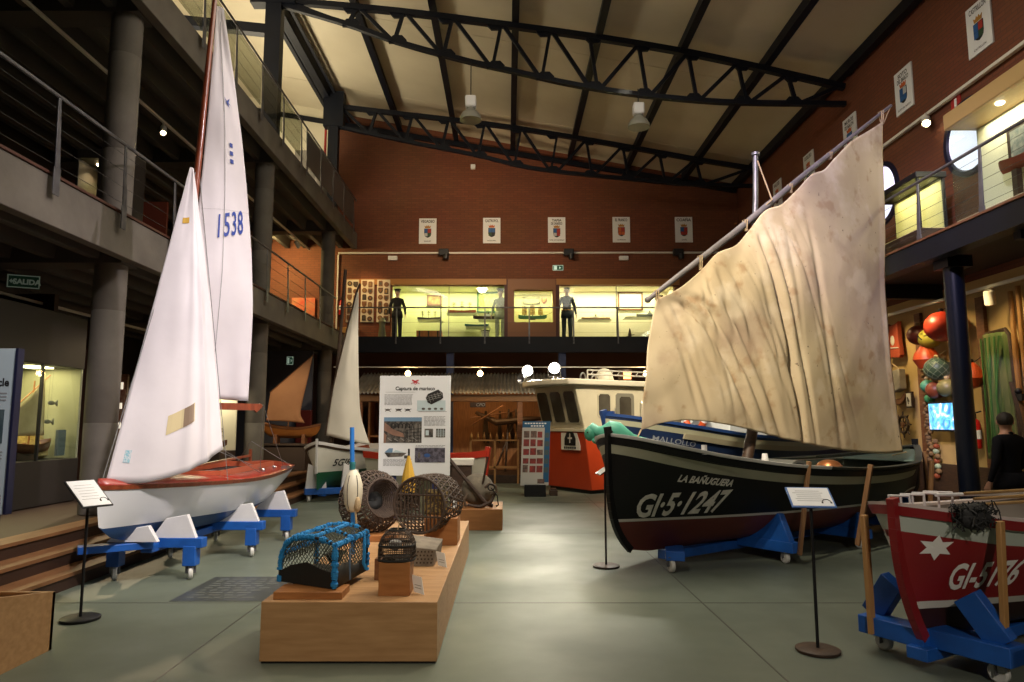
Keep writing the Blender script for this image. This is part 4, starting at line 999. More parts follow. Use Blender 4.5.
xbeam((-4.12, 14.5), (-3.05, 15.0), .21, .12, .16); xbeam((-4.05, 16.6), (-3.0, 16.6), .21, .12, .16)
m = MB(); m.bar((-3.8, 14.6, .16), (-3.5, 16.6, .16), .16, .1); part('spine_beam', m, BLUEP, t)
castors(t, [(-4.03, 14.5), (-3.12, 14.95), (-3.95, 16.6), (-3.1, 16.6)], .06, R(20))
for p, q, zt in (((-4.1, 14.5), (-3.72, 14.68), .80), ((-3.45, 14.82), (-3.1, 14.98), .80)):
    m = MB(); d = V((q[0] - p[0], q[1] - p[1], 0)); m.prism([(0, 0), (1, 0), (.92, zt - .45), (.55, zt - .38), (.12, zt - .30)], (p[0], p[1], .27), d, (0, 0, 1), V((-d.y, d.x, 0)).normalized(), .08); part('chock', m, WHITE, t, bevel=.004)

# ------------------------------------------------------------------ brown sailed model on a pedestal
m = MB(); m.rng(-5.95, -4.9, 17.2, 17.9, .45, 1.05); m.rng(-6.0, -4.86, 17.15, 17.95, 1.05, 1.1); single('pedestal', m, mat('pedestal_brown', (.05, .032, .022), .6), 'dark brown pedestal under the brown sailed model boat', 'pedestal', bevel=.01)
hm = Hull((-4.62, 17.5), (-1, .04), 1.5, [(0, .0), (.06, .1), (.25, .22), (.55, .25), (.85, .18), (1, .10)], [(0, 1.58), (.3, 1.49), (.7, 1.52), (1, 1.62)], [(0, 1.32), (.15, 1.24), (.85, 1.26), (1, 1.4)], [(0, .8), (.3, .45), (1, .6)], (.1, .05))
t = thing('model_boat', 'varnished wooden model boat with a tan lug sail on a dark pedestal', 'model boat', (-5.4, 17.5, 1.1))
part('hull', hm.outer([(lambda q: 9, 8, 0)], 28, .02, .5, 0), mat('honey_wood', (.42, .17, .04), .35, col2=(.34, .12, .03), scale=4, stretch=(1, 6, 10), coat=.3), t)
m = MB(); hm.strip(m, lambda q: hm.zs(q) - .05, lambda q: hm.zs(q) + .01, .012, .02); part('gunwale', m, BROWNW, t)
m = MB(); m.rng(-5.75, -5.65, 17.36, 17.6, 1.1, 1.32); m.rng(-5.05, -4.97, 17.36, 17.6, 1.1, 1.32); part('cradle_block', m, BROWNW, t)
m = MB(); m.tube([(-5.45, 17.52, 1.3), (-5.38, 17.52, 2.75)], .018, 8); part('mast', m, BROWNW, t)
m = MB(); m.tube([(-5.92, 17.5, 2.35), (-4.86, 17.5, 3.3)], .014, 8); part('yard', m, BROWNW, t)
bf = coons(poly([V((-5.98, 17.5, 1.66)), V((-5.5, 17.5, 1.64)), V((-5.02, 17.5, 1.60))]), poly([V((-5.9, 17.5, 2.36)), V((-5.38, 17.5, 2.82)), V((-4.88, 17.5, 3.28))]), poly([V((-5.98, 17.5, 1.66)), V((-5.95, 17.5, 2.0)), V((-5.9, 17.5, 2.36))]), poly([V((-5.02, 17.5, 1.60)), V((-5.13, 17.5, 1.80)), V((-5.10, 17.5, 2.1)), V((-4.98, 17.5, 2.7)), V((-4.88, 17.5, 3.28))]))
m = MB(); m.grid(24, 24, lambda u, v: bf(u, v) + V((0, -1, 0)) * (.07 * math.sin(PI * u) * math.sin(PI * v) + .02 * math.exp(-((u - .9) / .08) ** 2) * (1 - v)))
part('sail', m, mat('tan_sail', (.46, .24, .12), .8, col2=(.40, .20, .10), scale=2, bump=.2, bscale=5, transl=.15), t, solid=.004)
# ================================================================== EXHIBITS IN THE MIDDLE
# oak plinth in three units
for i, (y0, y1, l) in enumerate(((4.9, 5.70, 'nearest the camera'), (5.706, 7.29, 'in the middle of the row'), (7.296, 8.85, 'at the far end of the row'))):
    t = thing('plinth', 'low pale oak display plinth unit ' + l, 'plinth', (-1.065, y0, 0), 'oak plinth units under the traps')
    m = MB(); m.rng(-1.65, -.48, y0 + .01, y1 - .01, 0, .014); part('recessed_foot', m, BLACKM, t)
    m = MB(); m.rng(-1.66, -.47, y0, y1, .014, .4); part('oak_case', m, OAK, t, bevel=.004)
m = MB(); m.rng(-3.9, -3.25, 4.3, 5.17, 0, .02); 
t = thing('bench', 'pale oak box with a sloping top cut off by the left edge, on the floor', 'box', (-3.6, 4.7, 0))
m = MB(); m.prism([(4.2, .0), (5.2, .0), (5.2, .40), (4.2, .56)], (-3.24, 0, 0), (0, 1, 0), (0, 0, 1), (-1, 0, 0), .03); m.prism([(4.2, .0), (5.2, .0), (5.2, .40), (4.2, .56)], (-4.17, 0, 0), (0, 1, 0), (0, 0, 1), (-1, 0, 0), .03)
m.prism([(-4.2, 0), (-3.24, 0), (-3.24, .40), (-4.2, .40)], (0, 5.2, 0), (1, 0, 0), (0, 0, 1), (0, -1, 0), .03); part('oak_case', m, OAK, t, smooth=False)
m = MB(); m.prism([(4.2, .50), (5.17, .34), (5.17, .37), (4.2, .53)], (-3.28, 0, 0), (0, 1, 0), (0, 0, 1), (-1, 0, 0), .88); part('sunk_top', m, OAK, t, smooth=False)
def block(name, x0, x1, y0, y1, z0, z1, label, mt=ORANGEW):
    m = MB(); m.rng(x0, x1, y0, y1, z0, z1); return single(name, m, mt, label, 'display block', 'wooden blocks on the plinth', bevel=.003)
block('display_block', -1.60, -1.13, 4.96, 5.2, .40, .45, 'flat wooden block under the front of the blue roped trap')
block('display_block', -1.02, -.93, 5.55, 5.75, .4, .56, 'small dark wooden block behind the blue roped trap', BROWNW)
block('display_block', -1.60, -1.2, 5.4, 5.75, .40, .45, 'flat wooden block under the back of the blue roped trap')
block('display_block', -.90, -.68, 5.06, 5.26, .4, .63, 'upright orange wooden block under the small net trap')
block('display_block', -.82, -.49, 7.1, 7.5, .4, .66, 'tall orange wooden block under the barrel trap with the barred front')
block('display_block', -1.6, -1.15, 7.3, 7.75, .4, .46, 'low wooden block under the large dark wicker trap')

# blue roped trap
BL = mat('rope_blue', (.015, .25, .66), .7, bump=.5, bscale=120)
DK = mat('net_black', (.012, .012, .012), .8); NETG = mat('net_greenish', (.07, .08, .065), .85)
t = thing('lobster_trap', 'box shaped trap bound in bright blue rope on the near plinth', 'trap', (-1.36, 5.4, .45))
A = V((-1.66, 5.28, .455)); e1 = V((.46, -.25, 0)); e2 = V((.10, .62, 0)); EZ = V((0, 0, 1))
prof = [(0, 0), (0, .12), (.03, .20), (.10, .27), (.24, .315), (.42, .33), (.60, .335), (.85, .32), (1.0, .29), (1.0, 0)]
PF = lambda a, z, b: A + e1 * a + e2 * b + EZ * z
def wrap(m0, m1, path, skip=.1, rr=.021):
    path = [V(p) for p in path]
    m0.tube(path, .010, 7)
    for p, q in zip(path, path[1:]):
        L = (q - p).length; n = max(1, int(L / .019)); d = (q - p).normalized()
        for i in range(n):
            if random.random() < skip: continue
            c = p + d * (L * (i + .5) / n); tilt = V((random.uniform(-.5, .5), random.uniform(-.5, .5), random.uniform(-.5, .5)))
            m1.tube([c - d * .009 + tilt * .004, c + d * .009 - tilt * .004], [rr * random.uniform(.78, 1.2)] * 2, 7)
m0 = MB()
top = prof[1:-1]
for pth, skp, rr in ([([PF(a, z, b) for a, z in prof], .14 if b == 0 else .25, .022) for b in (0, 1)] + [([PF(a, z, .5) for a, z in prof[3:9]], .25, .023)]
                     + [([PF(a, z, b) for b in (0, .5, 1)], k, r) for a, z, k, r in ((.24, .318, .1, .021), (1.0, .292, .1, .021), (.62, .338, .15, .017), (.03, .2, .25, .021))]):
    m1 = MB(); wrap(m0, m1, pth, skp, rr); part('rope_binding', m1, BL, t)
part('frame', m0, DK, t)
m = MB()
for b in (0, .99): 
    for i in range(-14, 22):
        for sgn in (1, -1):
            pts = []
            for k in range(24):
                z = .33 * k / 23; a = i / 16 + sgn * z * 1.6
                zt = interp(prof[1:-1], max(0, min(1, a)))
                if 0 <= a <= 1 and z <= zt: pts.append(PF(a, z, b))
            if len(pts) > 1: m.tube(pts, .0032, 4, cap=False)
for i in range(-16, 30):
    for sgn in (1, -1):
        pts = []
        for k in range(20):
            a = k / 19; b = i / 14 + sgn * a * .9
            if 0 <= b <= 1: pts.append(PF(a, interp(prof[1:-1], a) - .004, b))
        if len(pts) > 1: m.tube(pts, .0032, 4, cap=False)
        pts = []
        for k in range(10):
            z = .29 * k / 9; b = i / 14 + sgn * z * 1.8
            if 0 <= b <= 1: pts += [PF(1.0, z, b)]
        if len(pts) > 1: m.tube(pts, .0032, 4, cap=False)
part('netting', m, NETG, t, smooth=False)
m = MB(); q = [(0.0, .0), (1, 0), (1, .10), (.75, .12), (.5, .155), (.2, .12), (.0, .07)]
m.prism(q, A - e2 * .004, e1, EZ, e2.normalized(), .008); m.grid(2, 8, lambda u, v: PF(1.0 + .004, lerp(0, .12 + .03 * math.sin(v * 7), u), v)); m.grid(6, 6, lambda u, v: PF(u, .004, v))
part('rubber_mat', m, RUBBER, t, solid=.006)
m = MB(); m.grid(8, 8, lambda u, v: PF(.68 + .24 * u, .20 - .09 * math.sin(PI * u) * math.sin(PI * v), .15 + .35 * v)); part('entrance_net', m, DK, t, solid=.004)
m = MB(); m.tube([PF(1.03, .28, .85), PF(1.06, .18, .8), PF(1.04, .08, .82), PF(1.07, .03, .86)], .013, 7); part('hanging_rope', m, BL, t)
m = MB(); m.tube([PF(1.05, .24, .35), PF(1.07, .12, .32), PF(1.06, .02, .36)], .007, 6); part('hanging_cord', m, mat('cord_grey_blue', (.10, .16, .26), .8), t)

# wicker traps
WICK = mat('wicker_dark', (.045, .029, .022), .8, col2=(.07, .046, .034), scale=18); WICKL = mat('wicker_pale', (.12, .082, .056), .8, col2=(.06, .04, .028), scale=14)
def frame_of(axis):
    a = V(axis).normalized(); u = a.cross(V((0, 0, 1))).normalized(); return a, u, u.cross(a)
def wicker(t, c, axis, prof, nsl, r=.007, spiral=0, weave=0):
    a, u, w = frame_of(axis); c = V(c)
    P = lambda ang, rad, h: c + a * h + (u * math.cos(ang) + w * math.sin(ang)) * rad
    m = MB()
    for i in range(nsl):
        ang = 2 * PI * i / nsl
        m.tube([P(ang + spiral * k / len(prof), rr, hh) for k, (rr, hh) in enumerate(prof)], r, 5)
        if weave: m.tube([P(ang - weave * k / len(prof), rr * 1.015, hh) for k, (rr, hh) in enumerate(prof)], r * .8, 5)
    part('slats', m, WICK, t)
    m = MB()
    for k, (rr, hh) in enumerate(prof):
        m.tube([P(2 * PI * j / 40, rr + (.006 if (j % 2) else -.004), hh) for j in range(40)], r * .85, 5, closed=True)
    part('hoops', m, WICKL if weave else WICK, t)
    return P
t = thing('lobster_trap', 'barrel shaped lattice trap with a round barred front on a tall block', 'trap', (-.76, 7.3, .66))
ax = (.32, .94, 0)
P = wicker(t, (-.86, 7.0, .80), ax, [(.268, .0), (.275, .06), (.278, .12), (.28, .18), (.28, .24), (.278, .30), (.276, .36), (.27, .42), (.262, .48)], 30, .0075, .5, .5)
m = MB(); a, u, w = frame_of(ax); c = V((-.86, 7.0, .80))
for i in range(-6, 7):
    x = i * .04; h = math.sqrt(max(0, .265 ** 2 - x * x)); m.tube([c + u * x - w * h, c + u * x + w * h], .0075, 5)
for zz in (-.11, .10): h = math.sqrt(.265 ** 2 - zz * zz); m.tube([c - u * h + w * zz, c + u * h + w * zz], .009, 6)
m.tube([P(2 * PI * j / 40, .27, -.005) for j in range(40)], .014, 7, closed=True); part('barred_front', m, WICK, t)
m = MB(); m.grid(6, 6, lambda q, v: c + a * .40 + u * (q - .5) * .26 + w * (v - .55) * .26); part('yellow_float_net', m, mat('yellow_net', (.42, .30, .10), .8, col2=(.10, .08, .05), scale=40, mixr=(.45, .55)), t, solid=.01)
t = thing('lobster_trap', 'large round dark wicker trap with a funnel mouth beside the white buoy', 'trap', (-1.38, 7.6, .46))
ax = (.62, -.70, .22)
P = wicker(t, (-1.52, 7.72, .74), ax, [(.16, -.14), (.27, -.1), (.315, -.02), (.325, .07), (.32, .16), (.30, .24), (.26, .31), (.20, .36)], 34, .009, .5, .5)
m = MB(); prev = None
for k in range(9):
    rr = .20 - .012 * k; m.tube([P(2 * PI * j / 30, rr, .36 - .02 * k) for j in range(30)], .010, 5, closed=True)
for j in range(22): m.tube([P(2 * PI * j / 22, .20, .36), P(2 * PI * j / 22 + .3, .10, .18)], .008, 5)
part('funnel', m, WICK, t)
m = MB(); m.grid(30, 1, lambda q, v: P(2 * PI * q, .10 * v + .001, .17)); part('funnel_end', m, DK, t, solid=.004)
t = thing('lobster_trap', 'half hidden pale wicker trap leaning behind the white buoy', 'trap', (-1.62, 8.2, .4))
wicker(t, (-1.62, 8.25, .60), (1, .2, .25), [(.12, -.2), (.18, -.12), (.19, -.02), (.19, .1), (.16, .2)], 26, .008, .5, .5)
t = thing('net_trap', 'small rounded dark mesh trap with a white float inside on the upright block', 'trap', (-.79, 5.16, .63))
m = MB(); cx, cy, z0 = -.79, 5.18, .635
def rr_(k, n=36, s=1.):
    a = 2 * PI * k / n; ca, sa = math.cos(a), math.sin(a); q = (abs(ca) ** 4 + abs(sa) ** 4) ** -.25
    return .125 * s * q * ca, .125 * s * q * sa
prof2 = [(0, 1), (.03, 1.02), (.06, 1.02), (.09, 1.0), (.12, .96), (.15, .86), (.18, .7), (.2, .45)]
for h, sc in prof2: m.tube([(cx + rr_(k, 36, sc)[0], cy + rr_(k, 36, sc)[1], z0 + h) for k in range(36)], .0035, 5, closed=True)
for k in range(64): m.tube([(cx + rr_(k, 64, sc)[0], cy + rr_(k, 64, sc)[1], z0 + h) for h, sc in prof2], .0026, 4)
part('mesh_cage', m, WICK, t)
m = MB()
for s2 in (0, .1, .2): m.tube([(cx + rr_(k, 36, interp(prof2, s2))[0], cy + rr_(k, 36, interp(prof2, s2))[1], z0 + s2) for k in range(36)], .008, 6, closed=True)
m.grid(4, 4, lambda u, v: (cx + (u - .5) * .2, cy + (v - .5) * .2, z0 + .005)); part('rim', m, DK, t)
m = MB(); m.sph((cx - .01, cy - .03, z0 + .1), (.05, .05, .04), 16); part('inner_float', m, WHITE, t)
m = MB(); m.tube([(cx, cy, z0 + .2), (cx + .015, cy, z0 + .245), (cx - .01, cy, z0 + .26)], .005, 6); part('lifting_loop', m, ROPE, t)
t = thing('keep_box', 'grey weathered wooden keep box pierced with holes behind the small net trap', 'box', (-.71, 6.3, .4))
m = MB(); x0, x1, y0, y1 = -.87, -.60, 6.08, 6.5
vs = [(x0 + .03, y0, .4), (x1 - .02, y0, .4), (x1, y1, .4), (x0, y1, .4), (x0 - .01, y0, .565), (x1, y0 + .02, .535), (x1 + .02, y1, .56), (x0, y1, .6)]
m.add(vs, [(3, 2, 1, 0), (4, 5, 6, 7), (0, 1, 5, 4), (1, 2, 6, 5), (2, 3, 7, 6), (3, 0, 4, 7)]); part('box', m, mat('weathered_grey_wood', (.24, .205, .165), .85, col2=(.15, .125, .10), scale=8, bump=.3, bscale=25), t, bevel=.006)
m = MB()
for i in range(7):
    for j in range(4): m.lathe([(.008, 0), (.008, .004)], (lerp(x0 + .05, x1 - .04, i / 6) + .008 * (j % 2), y0 - .001 + .003 * j / 4, .43 + .03 * j), 8, 0, Matrix.Rotation(R(90), 3, 'X'))
part('drilled_hole', m, DARKW, t, kind='stuff')
# labels on the plinth
for x, y, z, l in ((-.62, 5.12, .41, 'small white label leaning by the upright block'), (-.54, 6.05, .41, 'small white label beside the grey keep box')):
    m = MB(); m.prism([(-.045, 0), (.045, -.01), (.045, .11), (-.045, .12)], (x, y, z), V((.75, -.5, 0)).normalized(), V((-.2, .3, .9)).normalized(), V((-.5, -.75, .2)).normalized(), .004)
    for k in range(2): m.prism([(-.03, .03 + .02 * k), (.03, .025 + .02 * k), (.03, .03 + .02 * k), (-.03, .035 + .02 * k)], V((x, y, z)) + V((-.5, -.75, .2)).normalized() * .0042, V((.75, -.5, 0)).normalized(), V((-.2, .3, .9)).normalized(), V((-.5, -.75, .2)).normalized(), .001, 1)
    single('label_card', m, [PAPER, GREYINK], l, 'label', 'white labels on the plinth', smooth=False)
# buoy with its stick
t = thing('marker_buoy', 'white torpedo buoy on a bright blue stick standing on the plinth', 'buoy', (-1.42, 6.6, .41))
m = MB(); m.lathe([(.015, .0), (.05, .02), (.078, .08), (.088, .18), (.084, .26), (.06, .34), (.03, .385), (.02, .39)], (-1.425, 6.6, .78), 24); part('float', m, mat('buoy_white', (.66, .62, .50), .5, col2=(.55, .5, .38), scale=6), t)
m = MB()
for a in (.6, 1.8, 3.0, 4.3, 5.4): m.tube([V((-1.425, 6.6, .78)) + V((r * math.cos(a), r * math.sin(a), h)) for r, h in ((.052, .02), (.08, .08), (.09, .18), (.086, .26), (.062, .34))], .0035, 4)
part('cord', m, INK, t)
m = MB(); m.tube([(-1.41, 6.6, .41), (-1.425, 6.6, .8), (-1.45, 6.6, 1.56)], .021, 10); part('stick', m, mat('stick_blue', (.02, .16, .50), .45), t)
m = MB(); [m.tube([(-1.437 + .024 * math.cos(a), 6.6 + .024 * math.sin(a), 1.175 + .012 * k) for a in [2 * PI * j / 10 for j in range(10)]], .006, 5, closed=True) for k in range(6)]; part('green_lashing', m, mat('lashing_teal', (.02, .16, .17), .8), t)
m = MB(); m.tube([(-1.40, 6.55, .93), (-1.385, 6.53, .8), (-1.37, 6.54, .65), (-1.385, 6.56, .46)], .009, 6); m.sph((-1.365, 6.53, .86), (.03, .03, .07), 8); part('tan_rope', m, ROPE, t)
t = thing('furled_flag', 'yellow furled flag on a dark stick behind the barred barrel trap', 'flag', (-1.15, 8.3, .4))
m = MB(); m.tube([(-1.15, 8.3, .4), (-1.15, 8.3, 1.3)], .012, 8); part('stick', m, BLACKM, t)
m = MB(); m.lathe([(.085, .0), (.09, .05), (.07, .2), (.04, .33), (.014, .42)], (-1.15, 8.3, .80), 9); part('cloth', m, mat('flag_yellow', (.55, .33, .03), .7, bump=.3, bscale=15), t)
# poster panel
t = thing('poster_panel', 'large white information panel titled Captura de marisco on blue posts', 'information panel', (-1.44, 10.9, 0))
px, pz, PW, PH = -1.425, 1.565, 1.10, 1.53
m = MB(); m.rng(px - PW / 2, px + PW / 2, 10.88, 10.905, pz - PH / 2, pz + PH / 2); part('board', m, PAPER, t, bevel=.003)
m = MB(); m.rng(px - .35, px - .28, 10.91, 10.97, 0, 1.9); m.rng(px + .28, px + .35, 10.91, 10.97, 0, 1.9); m.rng(px - .5, px + .5, 10.8, 11.1, 0, .03); part('post', m, mat('post_dark_blue', (.015, .025, .12), .45), t)
U = lambda x, y, dd=0: V((px - PW / 2 + x * PW, 10.878 - dd, pz + PH / 2 - y * PH))
X1, Z1 = V((1, 0, 0)), V((0, 0, 1))
def rect(m, x0, y0, x1, y1, mi=0, dd=0): m.prism([(x0 * PW, -y0 * PH), (x1 * PW, -y0 * PH), (x1 * PW, -y1 * PH), (x0 * PW, -y1 * PH)], U(0, 0, dd), X1, Z1, V((0, -1, 0)), .002, mi)
m = MB(); text_on(m, 'Captura de marisco', .078, U(.50, .146, .002), X1, Z1, .002, sx=.98); part('title_lettering', m, INK, t, smooth=False)
for x0, x1, y0, y1 in ((.07, .47, .19, .30), (.63, .93, .41, .51), (.07, .47, .835, .90), (.52, .93, .70, .715)):
    y = y0; m = MB()
    while y < y1:
        x = x0
        while x < x1 - .02:
            w = random.uniform(.02, .06); rect(m, x, y, min(x + w, x1), y + .0045); x += w + .008
        y += .0125
    part('text_block', m, GREYINK, t, smooth=False)
m = MB(); rect(m, .08, .165, .5, .167); rect(m, .55, .36, .95, .363); part('rule_line', m, GREYINK, t, smooth=False)
m = MB(); cr = [(-.02, 0), (-.055, .02), (-.05, .035), (-.03, .03), (0, .018), (.03, .03), (.05, .035), (.055, .02), (.02, 0), (.035, -.014), (.06, -.02), (.02, -.016), (-.02, -.016), (-.06, -.02), (-.035, -.014)]
m.prism(cr, U(.5, .062), X1, Z1, V((0, -1, 0)), .002); m.tube([U(.44, .082), U(.47, .07), U(.5, .088), U(.53, .07), U(.56, .082)], .005, 5); part('red_crab_mark', m, mat('mark_red', (.5, .03, .04), .6), t, smooth=False)
PH1 = [mat('photo_dark', (.03, .028, .026), .5, col2=(.14, .12, .10), scale=16, mixr=(.4, .6)), mat('photo_sky', (.16, .27, .40), .5), mat('photo_arm', (.30, .165, .11), .5, col2=(.2, .11, .08), scale=9), mat('photo_sea', (.50, .60, .62), .5), mat('photo_violet', (.04, .035, .05), .5, col2=(.13, .12, .16), scale=22, mixr=(.4, .6)), mat('photo_blue', (.03, .09, .28), .5), mat('photo_bar', (.30, .29, .27), .5), mat('photo_black', (.012, .011, .010), .5)]
m = MB(); rect(m, .07, .42, .60, .675, 0); rect(m, .07, .42, .60, .46, 1, .002)
m.prism([(.07 * PW, -.55 * PH), (.2 * PW, -.60 * PH), (.36 * PW, -.62 * PH), (.34 * PW, -.58 * PH), (.2 * PW, -.54 * PH), (.08 * PW, -.47 * PH)], U(0, 0, .002), X1, Z1, V((0, -1, 0)), .002, 2)
m.prism([(.07 * PW, -.675 * PH), (.10 * PW, -.675 * PH), (.11 * PW, -.6 * PH), (.07 * PW, -.57 * PH)], U(0, 0, .002), X1, Z1, V((0, -1, 0)), .003, 2)
for k in range(6): m.tube([U(.2 + .05 * k + .03 * math.cos(a), .53 + .05 * math.sin(a), .003) for a in [PI + PI * j / 8 for j in range(9)]], .006, 4, 7)
for k in range(4): m.tube([U(.38, .55 + .03 * k, .003), U(.6, .53 + .035 * k, .003)], .005, 4, 7)
for k in range(5): m.tube([U(.12 + .09 * k, .625 + .01 * (k % 2), .003), U(.18 + .09 * k, .655, .003)], .004, 4, 6)
for k in range(4): m.tube([U(.42 + .05 * k, .49, .003), U(.42 + .05 * k, .67, .003)], .003, 4, 6)
part('trap_photo', m, PH1, t, smooth=False)
m = MB(); rect(m, .53, .25, .93, .355, 3)
for k in range(4): m.sph(U(.62 + .085 * k, .335, .002), (.028, .002, .018), 10, 0)
tp = [(-.10, .06), (.06, .13), (.13, .08), (.14, .0), (.10, -.03), (-.04, -.10), (-.10, -.07), (-.13, .0)]
m.prism(tp, U(.77, .225, .003), X1, Z1, V((0, -1, 0)), .002, 7)
for k in range(5): m.tube([U(.69 + .04 * k, .205 - .012 * k, .006), U(.72 + .04 * k, .27 - .018 * k, .006)], .003, 4, 6)
for k in range(3): m.tube([U(.67, .21 + .02 * k, .006), U(.87, .175 + .02 * k, .006)], .003, 4, 6)
part('trap_drawing', m, PH1, t, smooth=False)
m = MB()
for x, sx in ((.12, 1), (.27, 1.1), (.40, 1)):
    m.sph(U(x, .345), (.035 * sx, .002, .016), 10); m.tube([U(x - .04, .36), U(x, .345), U(x + .05, .335)], .004, 4); m.tube([U(x - .045, .335), U(x, .345), U(x + .04, .365)], .004, 4)
part('crustacean_drawing', m, PH1[0], t, smooth=False)
m = MB(); rect(m, .64, .535, .76, .62, 0); rect(m, .655, .55, .70, .60, 3, .002); rect(m, .80, .535, .93, .62, 0); [rect(m, .80, .555 + .02 * k, .93, .56 + .02 * k, 3, .002) for k in range(3)]; [rect(m, .83 + .035 * k, .535, .836 + .035 * k, .62, 3, .002) for k in range(3)]; part('small_photos', m, PH1, t, smooth=False)
m = MB(); rect(m, .51, .725, .93, .87, 4); m.sph(U(.68, .80, .003), (.05, .002, .03), 8, 5); m.sph(U(.57, .8, .003), (.02, .002, .05), 8, 0); part('dark_photo', m, PH1, t, smooth=False)
m = MB(); m.prism([(-.17, .02), (.17, .015), (.10, -.04), (-.12, -.05)], U(.24, .785), X1, Z1, V((0, -1, 0)), .002, 0); m.prism([(-.17, .025), (-.10, .085), (-.04, .085), (-.05, .02)], U(.24, .785), X1, Z1, V((0, -1, 0)), .002, 1); m.prism([(-.05, .02), (.0, .06), (.14, .02)], U(.24, .785), X1, Z1, V((0, -1, 0)), .002, 3); rect(m, .36, .80, .41, .83, 0); part('boat_drawing', m, PH1, t, smooth=False)

# label stands
def stand(x, y, rz, label, wdt=.30, hgt=.21, zc=1.04, board=None, txt=True, base=BLACKM):
    t = thing('label_stand', label, 'label stand', (x, y, 0), 'floor label stands')
    m = MB(); m.lathe([(.14, 0), (.15, .008), (.15, .022), (.13, .03)], (x, y, 0), 36); part('base', m, base, t)
    m = MB(); m.tube([(x, y, .03), (x, y, zc - .03)], .0115, 12); part('pole', m, BLACKM, t)
    q = Matrix.Rotation(rz, 3, 'Z') @ Matrix.Rotation(R(33), 3, 'X'); c = V((x, y, zc))
    ex, ey, ez = q @ V((1, 0, 0)), q @ V((0, 1, 0)), q @ V((0, 0, 1))
    m = MB(); m.prism([(-wdt / 2 - .012, -hgt / 2 - .012), (wdt / 2 + .012, -hgt / 2 - .012), (wdt / 2 + .012, hgt / 2 + .012), (-wdt / 2 - .012, hgt / 2 + .012)], c - ez * .012, ex, ey, ez, .012); part('tray', m, board or BLACKM, t, bevel=.003)
    m = MB(); m.prism([(-wdt / 2, -hgt / 2), (wdt / 2, -hgt / 2), (wdt / 2, hgt / 2), (-wdt / 2, hgt / 2)], c, ex, ey, ez, .003); sh = part('sheet', m, PAPER, t)
    if txt:
        m = MB()
        for k in range(6):
            w = wdt * random.uniform(.3, .42); z = hgt * (.3 - .11 * k); m.prism([(-w, z), (w * .8, z), (w * .8, z + .004), (-w, z + .004)], c + ez * .0035, ex, ey, ez, .0005)
        part('text_lines', m, GREYINK, sh, smooth=False)
        m = MB(); m.tube([c + ez * .005 + ex * (wdt * .34 + .03 * math.cos(a)) + ey * (-hgt * .33 + .035 * math.sin(a)) for a in [PI * j / 8 for j in range(9)]], .003, 4)
        for sg in (-1, 1): m.bar(c + ez * .004 + ex * (wdt * .34 + sg * .03) + ey * (-hgt * .36), c + ez * .004 + ex * (wdt * .34 + sg * .03) + ey * (-hgt * .30), .012, .003)
        part('headphone_symbol', m, INK, sh, smooth=False)
    return t
stand(-3.49, 5.95, R(60), 'black floor stand with a tilted label by the white racing dinghy', .23, .34, 1.02)
stand(1.11, 8.07, R(-85), 'slim floor stand with a tilted label at the black hull bow', .26, .18, 1.08, None, False, DARKW)
stand(2.19, 5.15, R(-8), 'floor stand with a blue edged white label between black boat and red boat', .28, .2, 1.07, mat('tray_blue', (.06, .15, .42), .4), True, DARKW)
m = MB(); x0, x1, y0, y1 = -3.05, -2.2, 6.55, 7.55
m.rng(x0, x1, y0, y1, .0, .004)
for k in range(9):
    x = x0 + .1; y = y0 + .12 + .095 * k
    while x < x1 - .2:
        w = random.uniform(.05, .14); m.rng(x, x + w, y, y + .028, .004, .005, 1); x += w + .04
single('floor_text_panel', m, [mat('floor_vinyl_dark', (.05, .055, .05), .35), mat('floor_vinyl_text', (.12, .13, .115), .4)], 'dark panel of text lying on the floor beside the dinghy cradle', 'floor panel', smooth=False)
# panel cut by the left edge
t = thing('information_panel', 'tall pale blue information panel with a navy edge at the left picture edge', 'information panel', (-4.75, 6.3, 0))
m = MB(); m.rng(-5.4, -4.43, 6.3, 6.33, .80, 2.27); part('board', m, mat('panel_pale_blue', (.50, .60, .64), .55), t)
m = MB(); m.rng(-4.43, -4.405, 6.28, 6.36, .80, 2.27); m.rng(-5.4, -5.3, 6.33, 6.4, .45, 2.2); m.rng(-4.6, -4.53, 6.33, 6.4, .3, 2.2); part('navy_edge', m, mat('edge_navy', (.008, .010, .04), .5), t)
m = MB(); text_on(m, 'ocle', .10, (-4.478, 6.297, 1.93), X1, Z1, .003, align='RIGHT', sx=.9); part('title_lettering', m, INK, t, smooth=False)
m = MB()
for k in range(3):
    for z in (1.80, 1.28, .98): m.rng(-4.9, -4.49, 6.296, 6.3, z + .03 * k, z + .03 * k + .01)
part('text_lines', m, GREYINK, t, smooth=False)
m = MB(); m.rng(-4.95, -4.5, 6.295, 6.3, 1.42, 1.72); m.rng(-4.9, -4.5, 6.295, 6.3, 1.06, 1.22, 1); part('photographs', m, [mat('photo_seaweed', (.03, .06, .075), .5, col2=(.09, .13, .14), scale=7), PH1[0]], t, smooth=False)
m = MB(); z0 = .84
for a, b, c, d in ((-4.9, -4.47, z0, z0 + .006), (-4.9, -4.47, z0 + .12, z0 + .126), (-4.476, -4.47, z0, z0 + .126)): m.rng(a, b, 6.296, 6.3, c, d)
part('box_outline', m, GREYINK, t, smooth=False)

